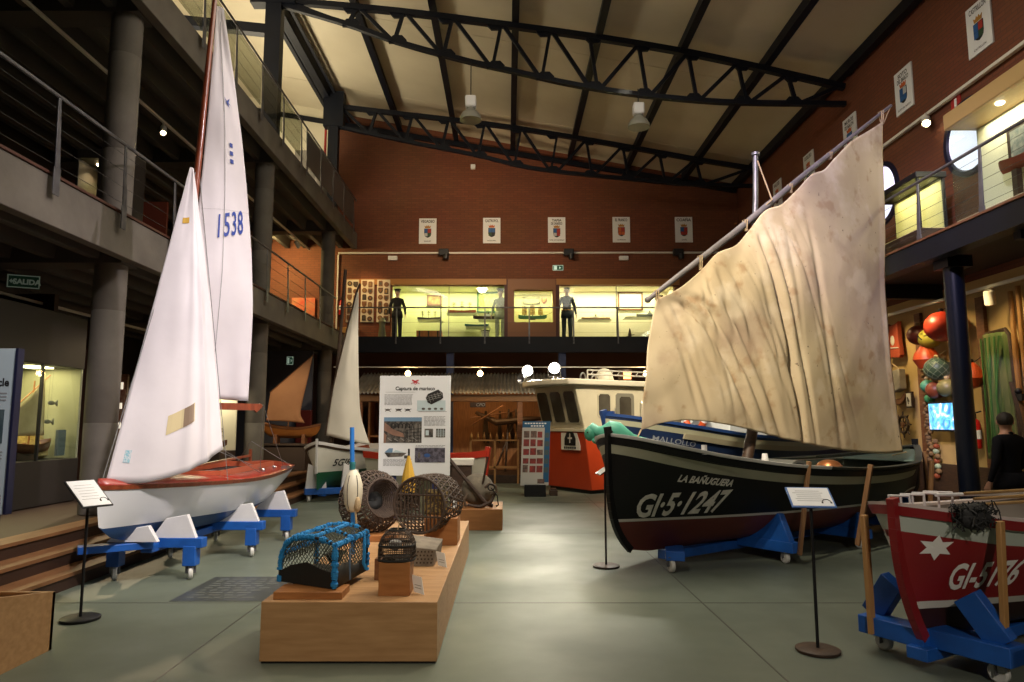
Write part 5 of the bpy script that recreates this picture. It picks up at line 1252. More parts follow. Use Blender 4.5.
# lit cases along the left
t = thing('display_case', 'tall lit glass case with a model boat behind the left information panel', 'display case', (-7.0, 10, .45))
m = MB(); m.rng(-7.6, -6.5, 8.3, 10.75, .45, 1.08); part('base', m, mat('case_black', (.014, .010, .008), .6), t, bevel=.01)
m = MB(); m.rng(-7.6, -6.5, 8.3, 10.75, 2.42, 3.2); part('canopy', m, mat('case_black', (.014, .010, .008), .6), t, bevel=.01)
m = MB(); m.rng(-7.6, -7.55, 8.3, 10.75, 1.08, 2.42); m.rng(-7.6, -6.52, 10.7, 10.75, 1.08, 2.42); part('lit_back', m, mat('case_backing_green', (.36, .36, .24), .7, col2=(.30, .30, .2), scale=2), t)
m = MB(); m.rng(-6.51, -6.50, 8.3, 10.7, 1.08, 2.42); part('glass', m, GLASS, t)
m = MB(); m.rng(-6.53, -6.49, 9.78, 9.81, 1.08, 2.42); part('glass_joint', m, BLACKM, t)
m = MB(); m.rng(-7.05, -6.75, 9.95, 10.4, 2.40, 2.419); part('lamp_panel', m, lam('case_lamp', (1, .88, .5), 5), t)
area('case_light', (-7.0, 9.6, 2.41), (-6.97, 9.6, 1), 26, 2.0, .7, (1, .80, .42))
hm2 = Hull((-6.72, 10.42), (-.1, -1), 1.0, [(0, 0), (.2, .14), (.6, .16), (1, .06)], [(0, 1.38), (.5, 1.3), (1, 1.36)], [(0, 1.2), (.5, 1.16), (1, 1.25)], [(0, .8), (.5, .5), (1, .7)], (.05, .03))
t = thing('model_boat', 'small brown model boat with a cream sail in the tall lit left case', 'model boat', (-6.9, 9.4, 1.08))
part('hull', hm2.outer([(lambda q: 9, 6, 0)], 20, .015, .5, 0), BROWNW, t)
m = MB(); m.rng(-6.82, -6.74, 9.75, 10.15, 1.08, 1.2); part('stand', m, DARKW, t)
m = MB(); m.tube([(-6.77, 10.0, 1.25), (-6.76, 10.02, 2.2)], .012, 6); m.tube([(-6.79, 9.6, 1.75), (-6.76, 10.35, 2.3)], .01, 6); part('spars', m, ORANGEW, t)
m = MB(); m.grid(8, 8, lambda u, v: V((-6.76 + .05 * math.sin(PI * u), 9.65 + .66 * u * (1 - v * .1), lerp(1.42, 1.78 + .50 * u, v)))); part('sail', m, mat('model_cream_sail', (.55, .47, .27), .8, col2=(.45, .38, .2), scale=6), t, solid=.003)
m = MB(); m.lathe([(.22, 0), (.30, .05), (.28, .2), (.2, .35), (.14, .5), (.03, .56)], (-7.05, 10.34, 1.08), 14); single('net_heap', m, mat('net_straw', (.40, .29, .10), .9, col2=(.28, .2, .07), scale=22, bump=.8, bscale=40), 'straw coloured heap of netting in the tall lit left case', 'net')
m = MB(); m.rng(-6.66, -6.62, 10.42, 10.6, 1.12, 1.5); single('case_label', m, mat('label_grey_blue', (.10, .13, .14), .6), 'grey label card standing before the straw coloured net', 'label')
for i, (y, z) in enumerate(((10.48, 1.9), (10.42, 1.62))):
    m = MB(); m.sph((-6.8, y, z), (.02, .085, .035), 10); m.prism([(.08, 0), (.14, .05), (.14, -.05)], (-6.81, y, z), (0, 1, 0), (0, 0, 1), (1, 0, 0), .02); m.tube([(-6.8, y, z + .03), (-6.8, y, 2.42)], .002, 4); single('model_fish', m, mat('fish_grey', (.12, .12, .09), .4), 'grey model fish hung in the tall lit left case, ' + ('upper' if i == 0 else 'lower'), 'fish')
t = thing('lit_panel', 'lit white wall panel of red pictures half hidden behind the nearest column', 'information panel', (-7.6, 13.0, .45))
m = MB(); m.rng(-8.1, -7.05, 13.0, 13.06, .45, 2.5); part('board', m, BROWNW, t)
m = MB(); m.rng(-7.95, -7.12, 12.98, 13.0, 1.1, 2.35); part('lit_sheet', m, lam('lit_sheet', (.85, .75, .58), .55), t)
m = MB()
for x in (-7.9, -7.66, -7.42, -7.22):
    for k in range(3): m.rng(x, x + .16, 12.97, 12.98, 1.25 + .36 * k, 1.5 + .36 * k)
part('picture', m, mat('picture_red', (.30, .06, .03), .6, col2=(.5, .32, .2), scale=9), t, kind='stuff')
t = thing('display_case', 'lit case with a small sailing model seen under the racing dinghy boom', 'display case', (-6.0, 14.1, .45))
m = MB(); m.rng(-6.55, -5.56, 13.7, 14.5, .45, 1.05); m.rng(-6.55, -5.56, 13.7, 14.5, 2.35, 2.6); part('carcass', m, DARKW, t, bevel=.01)
m = MB(); m.rng(-6.55, -5.56, 14.46, 14.5, 1.05, 2.35); part('lit_back', m, mat('case_backing_cream', (.66, .62, .46), .7), t)
m = MB(); m.rng(-6.54, -5.57, 13.7, 13.71, 1.05, 2.35); part('glass', m, GLASS, t)
area('case_light', (-6.05, 14.1, 2.34), (-6.05, 14.13, 1), 12, .8, .5, (1, .86, .6))
ship(-5.95, 14.15, 1.12, .7, BROWNW, 2, .1, mat('model_cream_sail', (.55, .47, .27), .8), label='small brown hulled sailing model in the lit case under the boom')
m = MB(); m.rng(-7.3, -6.45, 22.2, 22.3, .45, 2.4); struct('door_1', m, mat('door_red', (.16, .02, .015), .5))
m = MB(); m.rng(-9.9, -5.4, 19.4, 19.5, .45, 3.6); struct('wall_partition', m, BLUEWALL)
m = MB(); m.rng(-5.78, -5.36, 19.30, 19.385, .45, 1.95); single('red_cabinet', m, mat('door_red', (.16, .02, .015), .5), 'dark red cupboard front on the blue grey wall behind the model boat', 'cabinet', bevel=.01)
m = MB(); m.rng(-8.9, -7.05, 10.76, 10.86, .45, 3.6); m.rng(-7.05, -6.5, 11.6, 11.7, .45, 3.3); struct('wall_partition', m, mat('partition_dark_brown', (.05, .022, .012), .6))
# ================================================================== THE BLACK BOAT AND ITS SAIL
hb = Hull((1.1, 7.6), (.81, .587), 6.95,
          [(0, .02), (.012, .24), (.03, .42), (.06, .58), (.14, .80), (.28, .99), (.5, 1.07), (.7, .93), (.86, .50), (.95, .22), (1, .05)],
          [(0, 1.46), (.03, 1.395), (.06, 1.34), (.14, 1.23), (.28, 1.11), (.5, 1.03), (.72, 1.045), (.9, 1.13), (1, 1.22)],
          [(0, .24), (.05, .2), (.5, .19), (.9, .24), (1, .36)],
          [(0, 1.5), (.05, 1.15), (.15, .75), (.3, .5), (.55, .36), (.8, .5), (1, .9)], (.30, .3), 5)
BB = hb
t = thing('lugger', 'black hulled fishing boat LA BAÑUGUERA with a huge stained tan lug sail', 'sailing boat', (4.0, 9.6, 0))
CREAMP = mat('cream_stripe', (.42, .42, .31), .45, col2=(.36, .36, .26), scale=3)
part('hull', hb.outer([(lambda q: .55, 6, 0), (lambda q: .58, 1, 1), (lambda q: hb.zs(q) - .18, 6, 2), (lambda q: hb.zs(q) - .085, 2, 3), (lambda q: 9, 2, 2)], 64, .05, .55, 4),
     [mat('antifouling_brown', (.15, .032, .022), .5, col2=(.12, .024, .017), scale=2), mat('white_line', (.62, .60, .55), .45), BLACKP, CREAMP, mat('grey_green_inside', (.12, .14, .12), .6, col2=(.09, .105, .09), scale=3)], t)
m = MB(); hb.strip(m, lambda q: hb.zs(q) - .005, lambda q: hb.zs(q) + .03, .03, .11, 0, .36, 30); part('gunwale', m, mat('gunwale_white', (.66, .66, .64), .45, col2=(.55, .55, .53), scale=6), t, bevel=.004)
m = MB(); hb.strip(m, lambda q: hb.zs(q) - .005, lambda q: hb.zs(q) + .028, .03, .10, .36, 1, 34); part('gunwale', m, mat('gunwale_dark', (.035, .042, .038), .5), t, bevel=.004, label='dark after part of the gunwale')
m = MB(); hb.strip(m, lambda q: hb.zs(q) - .075, lambda q: hb.zs(q) - .02, .025, .04, 0, 1, 50); part('rubbing_strake', m, BLACKP, t)
m = MB(); st = [hb.pt(0, z, 0) - hb.d * .01 for z in [lerp(.24, 1.47, k / 14) for k in range(15)]] + [hb.pt(0, 1.47, 0) + V((-.02, -.01, .09))]
for p, q in zip(st, st[1:]): m.bar(p, q, .05, .07, 0, hb.d)
part('stem_post', m, BLACKP, t)
m = MB(); e = [hb.pt(1, z, 0) + hb.d * .02 for z in (.36, .6, .9, 1.22)] + [hb.pt(1, 1.22, 0) + hb.d * .02 + V((0, 0, .12))]
for p, q in zip(e, e[1:]): m.bar(p, q, .07, .08, 0, hb.d)
part('stern_post', m, BLACKP, t)
m = MB(); hb.text(m, 'GI·5·1247', .345, .030, .60, 1, .010, .14, .70, slope=.035); part('registration_lettering', m, mat('lettering_white', (.80, .78, .72), .5, col2=(.62, .6, .55), scale=14), t, smooth=False)
m = MB(); hb.text(m, 'LA BAÑUGUERA', .10, .078, .985, 1, .004, .15, .84, slope=-.11); part('name_lettering', m, mat('lettering_white', (.66, .65, .60), .5), t, smooth=False)
def across(m, H, q, dz, w, h, a=1., b=-1., mi=0):
    z = H.zs(q) + dz; m.bar(H.pt(q, z, 1, -.06) .lerp(H.pt(q, z, -1, -.06), (1 - a) / 2), H.pt(q, z, 1, -.06).lerp(H.pt(q, z, -1, -.06), (1 - b) / 2), w, h, mi)
for q in (.30, .52, .72):
    m = MB(); across(m, hb, q, -.12, .26, .035); part('thwart', m, mat('thwart_grey', (.15, .16, .15), .6), t)
m = MB(); m.grid(10, 10, lambda u, v: hb.pt(.02 + .18 * u, hb.zs(.02 + .18 * u) - .03, 1, -.05).lerp(hb.pt(.02 + .18 * u, hb.zs(.02 + .18 * u) - .03, -1, -.05), v)); part('foredeck', m, mat('deck_grey', (.20, .21, .20), .6), t, solid=.02)
m = MB(); m.grid(10, 8, lambda u, v: hb.pt(.80 + .18 * u, hb.zs(.80 + .18 * u) - .03, 1, -.05).lerp(hb.pt(.80 + .18 * u, hb.zs(.80 + .18 * u) - .03, -1, -.05), v)); part('stern_deck', m, mat('deck_teal', (.10, .15, .135), .6), t, solid=.02)
def on(H, q, w, z): return H.pt(q, H.zs(q), 0) + H.n * w + V((0, 0, z - H.zs(q)))
m = MB(); c = on(hb, .335, .55, 0)
for k in range(16):
    a0, a1 = PI * k / 16, PI * (k + 1) / 16
    f = lambda a, j, r: c + hb.d * (r * math.cos(a)) + hb.n * (.22 * j) + V((0, 0, 1.03 + r * .62 * math.sin(a)))
    for r0, r1 in ((.22, .17),):
        m.add([f(a0, -1, r0), f(a1, -1, r0), f(a1, 1, r0), f(a0, 1, r0), f(a0, -1, r1), f(a1, -1, r1), f(a1, 1, r1), f(a0, 1, r1)], [(0, 1, 2, 3), (7, 6, 5, 4), (3, 2, 6, 7), (4, 5, 1, 0), (1, 5, 6, 2), (0, 3, 7, 4)])
part('engine_hood', m, mat('hood_grey', (.10, .105, .10), .45), t)
m = MB(); m.tube([on(hb, .27, .62, 1.12), on(hb, .27, .62, 1.25)], [.05, .03], 8); m.tube([on(hb, .10, .70, 1.27), on(hb, .10, .70, 1.37)], .03, 8); part('rowlock_block', m, WHITE, t)
m = MB(); p = on(hb, .30, .0, .25); m.tube([p, V((3.19, 9.11, 1.6)), V((3.22, 9.11, 3.2))], [.075, .07, .05], 14); part('mast', m, DARKW, t)
m = MB(); m.tube([V((3.22, 9.11, 3.2)), V((3.335, 9.11, 4.55)), V((3.36, 9.11, 5.20))], .036, 14); m.tube([V((3.36, 9.11, 5.19)), V((3.362, 9.11, 5.23))], .055, 14); part('mast_head', m, STEEL, t)
def SPt(h, z, off=0.): return V((3.19 + .0565, 9.11 - .1058, 0)) + V((.882, .471, 0)) * h + V((.471, -.882, 0)) * off + V((0, 0, z))
m = MB(); ya, yb = SPt(-1.78, 3.05, -.02), SPt(3.19, 6.57, -.02)
m.tube([ya, ya.lerp(yb, .3) + V((0, 0, -.03)), ya.lerp(yb, .6), yb], [.03, .046, .042, .024], 12); m.sph(ya, .04, 10); part('yard', m, mat('yard_grey_wood', (.13, .115, .12), .5, col2=(.09, .08, .085), scale=6), t)
hd = [(-1.66, 3.06), (-1.3, 3.24), (-.95, 3.50), (-.72, 3.72), (-.4, 3.86), (-.14, 4.10), (.12, 4.38), (.45, 4.52), (.75, 4.76), (1.05, 5.03), (1.35, 5.16), (1.63, 5.40), (2.0, 5.70), (2.45, 5.96), (2.9, 6.23)]
headE = poly([SPt(a, z) for a, z in hd]); footE = poly([SPt(a, z) for a, z in ((-1.94, 1.52), (-1.7, 1.585), (-1.44, 1.625), (-1.08, 1.625), (-.49, 1.55), (.46, 1.37), (1.45, 1.23), (2.24, 1.17), (2.6, 1.165), (2.89, 1.18))])
luffE = poly([SPt(a, z) for a, z in ((-1.94, 1.52), (-1.88, 1.98), (-1.80, 2.57), (-1.66, 3.06))]); leechE = poly([SPt(a, z) for a, z in ((2.89, 1.18), (2.81, 1.79), (2.74, 2.67), (2.75, 3.73), (2.83, 4.97), (2.9, 6.23))])
lf = coons(footE, headE, luffE, leechE); SN3 = V((.471, -.882, 0))
FOLDS = []
rf = random.Random(11)
for k in range(34): FOLDS.append((rf.uniform(0, .5), rf.uniform(.0, .22), .003 + .007 * rf.random(), rf.uniform(.12, .34), rf.uniform(.006, .020)))
def lug(u, v):
    d = .26 * math.sin(PI * min(1, u * 1.03)) * math.sin(PI * (v * .72 + .14)) ** 1.0
    # long creases fall from the head towards the aft foot, finer gathers along the fore foot
    for u0, off, wd, sl, am in FOLDS:
        x = u - (u0 + sl * (1 - v)); d -= am * math.exp(-(x / wd) ** 2) * smooth(0, .25, 1 - v) * smooth(.02, .4, v + .12)
    for u0, sl, wd, am, top_ in ((.02, .34, .012, .09, .98), (.345, .20, .010, .13, 1.0), (.375, .22, .006, .05, 1.0), (.05, .36, .010, .07, .95), (.10, .36, .014, .07, .8), (.54, .16, .012, .035, .95), (.0, .18, .01, .035, .7), (.16, .30, .010, .04, .95)):
        x = u - (u0 + sl * (1 - v) ** .85); d -= am * math.exp(-(x / wd) ** 2) * smooth(top_ + .02, top_ - .35, v) * (.4 + .6 * smooth(0, .2, v))
    d += .018 * math.sin((u * 75) + v * 16) * smooth(.42, .1, u) * smooth(.4, .0, v)
    d += .03 * noise.noise(V((u * 3.0, v * 3.4, 2))) + .010 * noise.noise(V((u * 9 - v * 4, v * 5, 5)))
    # scallops between the lashings
    d += .012 * math.sin(u * 34) * smooth(.85, 1, v)
    return lf(u, v) + SN3 * d
def sail_mat():
    m = mat('old_tan_sailcloth', (.56, .47, .325), .85, col2=(.45, .355, .225), scale=1.1, bump=.25, bscale=3, mixr=(.3, .7), transl=.10)
    nt = m.node_tree; N = nt.nodes; L = nt.links; b = N['Principled BSDF']
    tc = N.new('ShaderNodeTexCoord'); src = b.inputs['Base Color'].links[0].from_socket
    for sc, lo, hi, col, fac in ((1.4, .56, .68, (.27, .18, .11), .6), (13, .69, .73, (.10, .07, .05), .9), (4, .58, .68, (.33, .20, .10), .7), (.7, .5, .62, (.38, .29, .22), .6), (2.4, .55, .66, (.66, .58, .45), .5)):
        nz = N.new('ShaderNodeTexNoise'); nz.inputs['Scale'].default_value = sc; nz.inputs['Detail'].default_value = 6; L.new(tc.outputs['Object'], nz.inputs['Vector'])
        r = N.new('ShaderNodeMapRange'); r.inputs['From Min'].default_value = lo; r.inputs['From Max'].default_value = hi; r.inputs['To Max'].default_value = fac; L.new(nz.outputs['Fac'], r.inputs['Value'])
        x = N.new('ShaderNodeMix'); x.data_type = 'RGBA'; x.inputs['B'].default_value = (*col, 1); L.new(r.outputs['Result'], x.inputs['Factor']); L.new(src, x.inputs['A']); src = x.outputs['Result']
    L.new(src, b.inputs['Base Color'])
    return m
m = MB(); m.grid(190, 110, lug); sl = part('sail', m, sail_mat(), t, solid=.005, angle=80, label='huge stained tan lug sail with long creases')
for k in range(0, 15):
    a, z = hd[k] if k < 14 else hd[14]
    if k % 3 == 2 or k in (0, 14):
        m = MB(); yy = ya.lerp(yb, (a + 1.78) / 4.97); p = SPt(a, z)
        for j in range(2): m.tube([p + V((.02 * j, 0, 0)), yy + V((.03 * j, -.05, .03)), yy + V((.03 * j, .05, .05)), p + V((.02 * j, .03, 0))], .008, 5)
        part('lashing', m, ROPE, sl)
m = MB(); m.tube([V((3.36, 9.05, 5.1)), ya.lerp(yb, .42) + V((.05, -.05, .05)), ya.lerp(yb, .40)], .010, 6); m.tube([SPt(-1.94, 1.52), hb.pt(.055, 1.36, 0)], .009, 6); m.tube([SPt(2.89, 1.18, .05), on(hb, .86, .1, 1.1)], .009, 6); m.tube([yb, SPt(2.93, 6.2)], .008, 5); part('rope', m, ROPE, t)
m = MB()
for q, w in ((.845, .93),): pass
# posts of the cradle carry the rail, the cradle stays under the keel
t = thing('boat_cradle', 'blue wheeled cradle with upright wooden posts under the black hulled boat', 'boat cradle', (3.6, 9.2, 0))
def cb(q, w, z): return V((1.1, 7.6, 0)) + V((.81, .587, 0)) * q + V((.587, -.81, 0)) * w + V((0, 0, z))
m = MB(); m.bar(cb(.80, 0, .135), cb(6.2, 0, .135), .16, .1); part('spine_beam', m, BLUEP, t, bevel=.006)
m = MB(); m.bar(cb(.66, .30, .175), cb(.98, .0, .175), .20, .10); part('crossbeam', m, BLUEP, t, bevel=.006)
for q in (2.1, 3.75, 5.2):
    m = MB(); m.bar(cb(q, .82, .19), cb(q, -.82, .19), .14, .12); part('crossbeam', m, BLUEP, t, bevel=.006)
    for s in (1, -1):
        m = MB(); d = V((.587, -.81, 0)) * s; z1 = .52 if q < 5 else .45
        m.prism([(.16, 0), (.78, 0), (.66, .30), (.50, z1 - .1), (.36, .12), (.2, .04)], cb(q - .05, 0, .245), d, (0, 0, 1), V((.81, .587, 0)), .1); part('chock', m, BLUEP, t, bevel=.006)
for q, w0, w1, z in ((2.1, .86, 1.03, 1.17), (3.25, .92, 1.14, 1.10), (5.2, .9, 1.0, 1.09), (6.35, .42, .40, 1.16)):
    m = MB(); m.bar(cb(q, w0, .12), cb(q, w1, z), .04, .055); part('post', m, mat('dark_pine', (.19, .10, .045), .55, col2=(.14, .07, .03), scale=4, stretch=(8, 8, 1)), t, bevel=.004)
castors(t, [(cb(.66, w, 0).x, cb(.66, w, 0).y) for w in (.24,)] + [(cb(q, w, 0).x, cb(q, w, 0).y) for q in (2.1, 3.75, 5.2) for w in (.68, -.68)], .07, R(15))
t = thing('lantern_pot', 'round copper pot lying inside the black hulled boat under the sail', 'pot', on(hb, .47, .62, .98))
m = MB(); m.sph(on(hb, .47, .60, 1.05), (.15, .15, .09), 18); part('bowl', m, mat('copper', (.50, .20, .08), .3, .8), t)
m = MB(); m.tube([on(hb, .47, .60, 1.05) + V((.15 * math.cos(a), .15 * math.sin(a), .01)) for a in [2 * PI * k / 20 for k in range(20)]], .012, 6, closed=True); part('rim', m, BROWNW, t)
t = thing('clear_case', 'low clear plastic cover inside the black hulled boat', 'case', on(hb, .5, .3, .9))
c = on(hb, .50, .15, 1.05); m = MB(); m.bar(c - hb.d * .6, c + hb.d * .6, .4, .16); part('cover', m, GLASS, t)
m = MB()
for s in (-1, 1):
    for z in (-.08, .08): m.bar(c - hb.d * .6 + hb.n * .2 * s + V((0, 0, z)), c + hb.d * .6 + hb.n * .2 * s + V((0, 0, z)), .01, .01)
part('edge_frame', m, CHROME, t)
# turquoise carved fish across the foredeck
TQ = mat('turquoise_paint', (.10, .42, .30), .5, col2=(.08, .35, .26), scale=4)
t = thing('figurehead', 'turquoise painted wooden sea creature with a hunched back lying over the black bow', 'carved figure', (1.25, 8.2, 1.43))
DZ = -.03
m = MB(); pth = [(.99, 8.42, 1.46), (.985, 8.41, 1.53), (1.02, 8.40, 1.56), (1.08, 8.36, 1.53), (1.15, 8.32, 1.53), (1.22, 8.30, 1.56), (1.30, 8.29, 1.545), (1.38, 8.30, 1.50), (1.48, 8.33, 1.46), (1.60, 8.36, 1.435), (1.72, 8.40, 1.42)]
pth = [(a, b, c + DZ) for a, b, c in pth]; m.tube(pth, [.03, .065, .075, .062, .075, .10, .10, .075, .045, .03, .012], 16); part('body', m, TQ, t)
m = MB(); m.sph((.985, 8.38, 1.50 + DZ), (.07, .07, .085), 14); m.sph((1.06, 8.28, 1.425 + DZ), (.07, .05, .04), 12); part('head', m, mat('turquoise_dark', (.05, .28, .18), .5), t)
m = MB(); m.sph((1.22, 8.20, 1.53 + DZ), .012, 8); m.sph((.95, 8.325, 1.52 + DZ), .010, 8); part('eye', m, BLACKM, t)
stand_q = None

# ------------------------------------------------------------------ blue boat behind it
hl = Hull((1.52, 11.0), (.85, .527), 6.0, [(0, .03), (.02, .2), (.06, .42), (.2, .78), (.5, .98), (.8, .8), (1, .5)], [(0, 1.72), (.06, 1.66), (.2, 1.53), (.4, 1.38), (.7, 1.32), (1, 1.42)], [(0, .4), (.1, .3), (1, .34)], [(0, 1.2), (.15, .7), (.4, .42), (1, .5)], (.4, .1), 3)
t = thing('fishing_boat', 'navy blue boat MALLOLLO with a white cabin behind the black hulled boat', 'boat', (4, 12.5, 0))
NB = mat('hull_navy', (.012, .028, .085), .4, col2=(.010, .022, .07), scale=2)
part('hull', hl.outer([(lambda q: .75, 4, 1), (lambda q: hl.zs(q) - .13, 6, 0), (lambda q: hl.zs(q) - .05, 1, 2), (lambda q: 9, 1, 0)], 40, .05, .6, 3), [NB, mat('antifouling_brown', (.115, .024, .016), .5), CREAMP, mat('inside_blue', (.02, .04, .10), .5)], t)
m = MB(); hl.strip(m, lambda q: hl.zs(q) - .01, lambda q: hl.zs(q) + .035, .03, .1); part('gunwale', m, mat('gunwale_blue', (.02, .06, .22), .4), t)
m = MB(); hl.strip(m, lambda q: hl.zs(q) - .20, lambda q: hl.zs(q) - .12, .035, .05, .17, .98); part('rubbing_strake', m, mat('strake_cream', (.34, .31, .22), .5), t)
m = MB(); m.bar(hl.pt(0, .5, 0), hl.pt(0, 1.70, 0) + V((-.02, 0, .10)), .07, .10, 0, hl.d); m.bar(hl.pt(.015, 1.76, 0) + hl.n * .12, hl.pt(.015, 1.76, 0) - hl.n * .12, .04, .05); part('stem_post', m, mat('gunwale_blue', (.02, .06, .22), .4), t)
m = MB(); hl.text(m, 'MALLOLLO', .11, .095, 1.335, 1, .001, 0, 1.25, slope=-.16); part('name_lettering', m, mat('lettering_grey', (.26, .28, .32), .5), t, smooth=False)
m = MB(); m.grid(8, 8, lambda u, v: hl.pt(.01 + .22 * u, hl.zs(.01 + .22 * u) + .0 - .02, 1, -.05).lerp(hl.pt(.01 + .22 * u, hl.zs(.01 + .22 * u) - .02, -1, -.05), v)); part('foredeck', m, mat('deck_grey', (.20, .21, .20), .6), t, solid=.02)
m = MB(); o = hl.pt(.33, 0, 0)
def cabin(m, a0, a1, w, z0, z1, mi=0): 
    p, q = o + hl.d * a0, o + hl.d * a1; m.bar(p + V((0, 0, (z0 + z1) / 2)), q + V((0, 0, (z0 + z1) / 2)), w, z1 - z0, mi)
cabin(m, 0, 1.7, 1.1, .9, 1.85); part('cabin', m, mat('cabin_white', (.60, .64, .66), .4), t, bevel=.02)
m = MB(); cabin(m, -.08, 1.8, 1.2, 1.85, 1.91); part('cabin_roof', m, mat('roof_blue', (.10, .22, .40), .4), t, bevel=.01)
for a0, a1 in ((.45, .85), (1.0, 1.45)):
    m = MB(); cabin(m, a0, a1, 1.13, 1.52, 1.76, 0); part('cabin_window', m, mat('window_blue_frame', (.02, .07, .28), .4), t, bevel=.02)
    m = MB(); cabin(m, a0 + .05, a1 - .05, 1.14, 1.56, 1.72, 0); part('window_pane', m, mat('pane_pale', (.30, .36, .38), .15), t)
t = thing('life_ring', 'orange and white life ring hanging on the front of the blue boat cabin', 'life ring', on(hl, .31, .2, 1.45))
c = on(hl, .30, .18, 1.70); fx = -hl.d; q = fx.to_track_quat('Z', 'Y').to_matrix() @ Matrix.Identity(3)
ring = [c + q @ V((.21 * math.cos(a), .21 * math.sin(a), 0)) for a in [2 * PI * k / 32 for k in range(32)]]
m = MB(); m.tube(ring, .055, 12, closed=True); rg = part('ring', m, WHITE, t)
m = MB()
for k in range(4): m.tube([ring[(8 * k + j + 2) % 32] for j in range(5)], .058, 12)
part('orange_band', m, mat('life_orange', (.55, .08, .015), .5), rg)
m = MB()
for q in (.12, .45, .8):
    m.bar(hl.pt(q, .0, 1) * 1 - V((0, 0, hl.pt(q, .0, 1).z)) , hl.pt(q, .9, 1, -.03), .08, .08); m.bar(hl.pt(q, .35, -1, .02) - V((0, 0, hl.pt(q, .35, -1).z)), hl.pt(q, .9, -1, -.03), .08, .08)
single('boat_support', m, BLUEP, 'blue timber props holding the navy blue boat upright', 'boat cradle')

# ------------------------------------------------------------------ red boat, right foreground
hr = Hull((2.55, 4.7), (.865, .5), 4.6, [(0, .02), (.012, .11), (.03, .22), (.06, .34), (.11, .46), (.25, .66), (.5, .78), (.8, .62), (1, .4)],
          [(0, 1.06), (.06, 1.015), (.12, .975), (.3, .91), (.6, .88), (1, .96)], [(0, .19), (.08, .16), (.6, .16), (1, .3)], [(0, 1.6), (.05, 1.15), (.15, .8), (.35, .5), (.8, .5), (1, .7)], (.24, .1), 2.4)
t = thing('rowing_boat', 'red wooden boat GI-5176 with white stars on a blue cradle, right foreground', 'rowing boat', (4.4, 5.8, 0))
REDH = mat('hull_red', (.25, .012, .014), .42, col2=(.21, .010, .012), scale=2, bump=.06, bscale=9)
part('hull', hr.outer([(lambda q: .385, 5, 0), (lambda q: .435, 1, 1), (lambda q: hr.zs(q) - .16, 6, 2), (lambda q: hr.zs(q) - .055, 2, 3), (lambda q: 9, 1, 2)], 60, .04, .5, 4),
     [mat('bottom_dark_red', (.035, .010, .010), .5), mat('white_line', (.62, .60, .55), .45), REDH, mat('pale_green_band', (.44, .48, .42), .5), mat('inside_white_red', (.30, .27, .24), .6)], t)
m = MB(); hr.strip(m, lambda q: hr.zs(q) - .06, lambda q: hr.zs(q) - .0, .028, .05, 0, 1, 50); part('rubbing_strake', m, REDH, t)
m = MB(); hr.strip(m, lambda q: hr.zs(q) - .0, lambda q: hr.zs(q) + .022, .022, .08, 0, 1, 50); part('gunwale', m, mat('gunwale_pink_white', (.58, .50, .47), .45), t)
m = MB(); st = [hr.pt(0, lerp(.19, 1.06, k / 12), 0) - hr.d * .012 for k in range(13)] + [hr.pt(0, 1.06, 0) - hr.d * .02 + V((0, 0, .05))]
for p, q in zip(st, st[1:]): m.bar(p, q, .05, .07, 0, hr.d)
part('stem_post', m, REDH, t)
def star(H, side, q0, z0, r):
    m = MB(); pts = []
    for k in range(12):
        rr = r if k % 2 == 0 else r * .52; a = PI / 2 + PI * k / 6
        pts.append(H.pt(q0 + rr * math.cos(a) / H.L, z0 + rr * math.sin(a), side, .007))
    c = H.pt(q0, z0, side, .007); m.add(pts + [c], [(k, (k + 1) % 12, 12) for k in range(12)]); return m
part('white_star', star(hr, 1, .033, .80, .085), mat('star_white', (.76, .74, .70), .5), t, smooth=False); part('white_star', star(hr, -1, .030, .80, .085), mat('star_white', (.76, .74, .70), .5), t, smooth=False)
m = MB(); hr.text(m, 'GI-5176', .25, .054, .515, 1, .006, .12, .58, slope=.05); part('registration_lettering', m, mat('star_white', (.76, .74, .70), .5), t, smooth=False)
m = MB(); m.grid(8, 6, lambda u, v: hr.pt(.02 + .16 * u, hr.zs(.02 + .16 * u) - .03, 1, -.05).lerp(hr.pt(.02 + .16 * u, hr.zs(.02 + .16 * u) - .03, -1, -.05), v)); part('foredeck', m, mat('deck_dark_red', (.12, .02, .02), .5), t, solid=.02)
for q in (.4, .68):
    m = MB(); across(m, hr, q, -.10, .22, .03); part('thwart', m, ORANGEW, t)
m = MB()
for k in range(4):
    p = on(hr, .035 + .035 * k, -.04, 1.015); w = .16 + .02 * k
    m.tube([p + hr.n * -w * .6, p + hr.n * -w * .6 + V((0, 0, .09)), p + hr.n * w * .3 + V((0, 0, .10)), p + hr.n * w * .3], .009, 7)
part('white_wire_hoops', m, WHITE, t)
def lying(name, pts, r, mt, label, cat): 
    m = MB(); m.tube(pts, r, 9); return single(name, m, mt, label, cat)
lying('oar', [on(hr, .06, .12, 1.125), on(hr, .42, .10, 1.06), on(hr, .95, .05, 1.02)], [.012, .016, .02], WHITE, 'white pole laid lengthwise on top of the red boat', 'pole')
for k, (w, z, l) in enumerate(((.16, 1.09, 'bamboo rod in the red boat nearest its white pole'), (.24, 1.06, 'bamboo rod in the red boat in the middle'), (.32, 1.03, 'bamboo rod in the red boat along the near rail'))):
    lying('bamboo_rod', [on(hr, .13, w * .8, z + .03), on(hr, .5, w, z), on(hr, .97, w * .8, z + .01)], [.010, .015, .02], mat('bamboo', (.34, .21, .08), .5, col2=(.24, .14, .05), scale=6), l, 'rod')
m = MB(); rb = random.Random(3)
nc = hr.pt(.062, 1.03, 1)
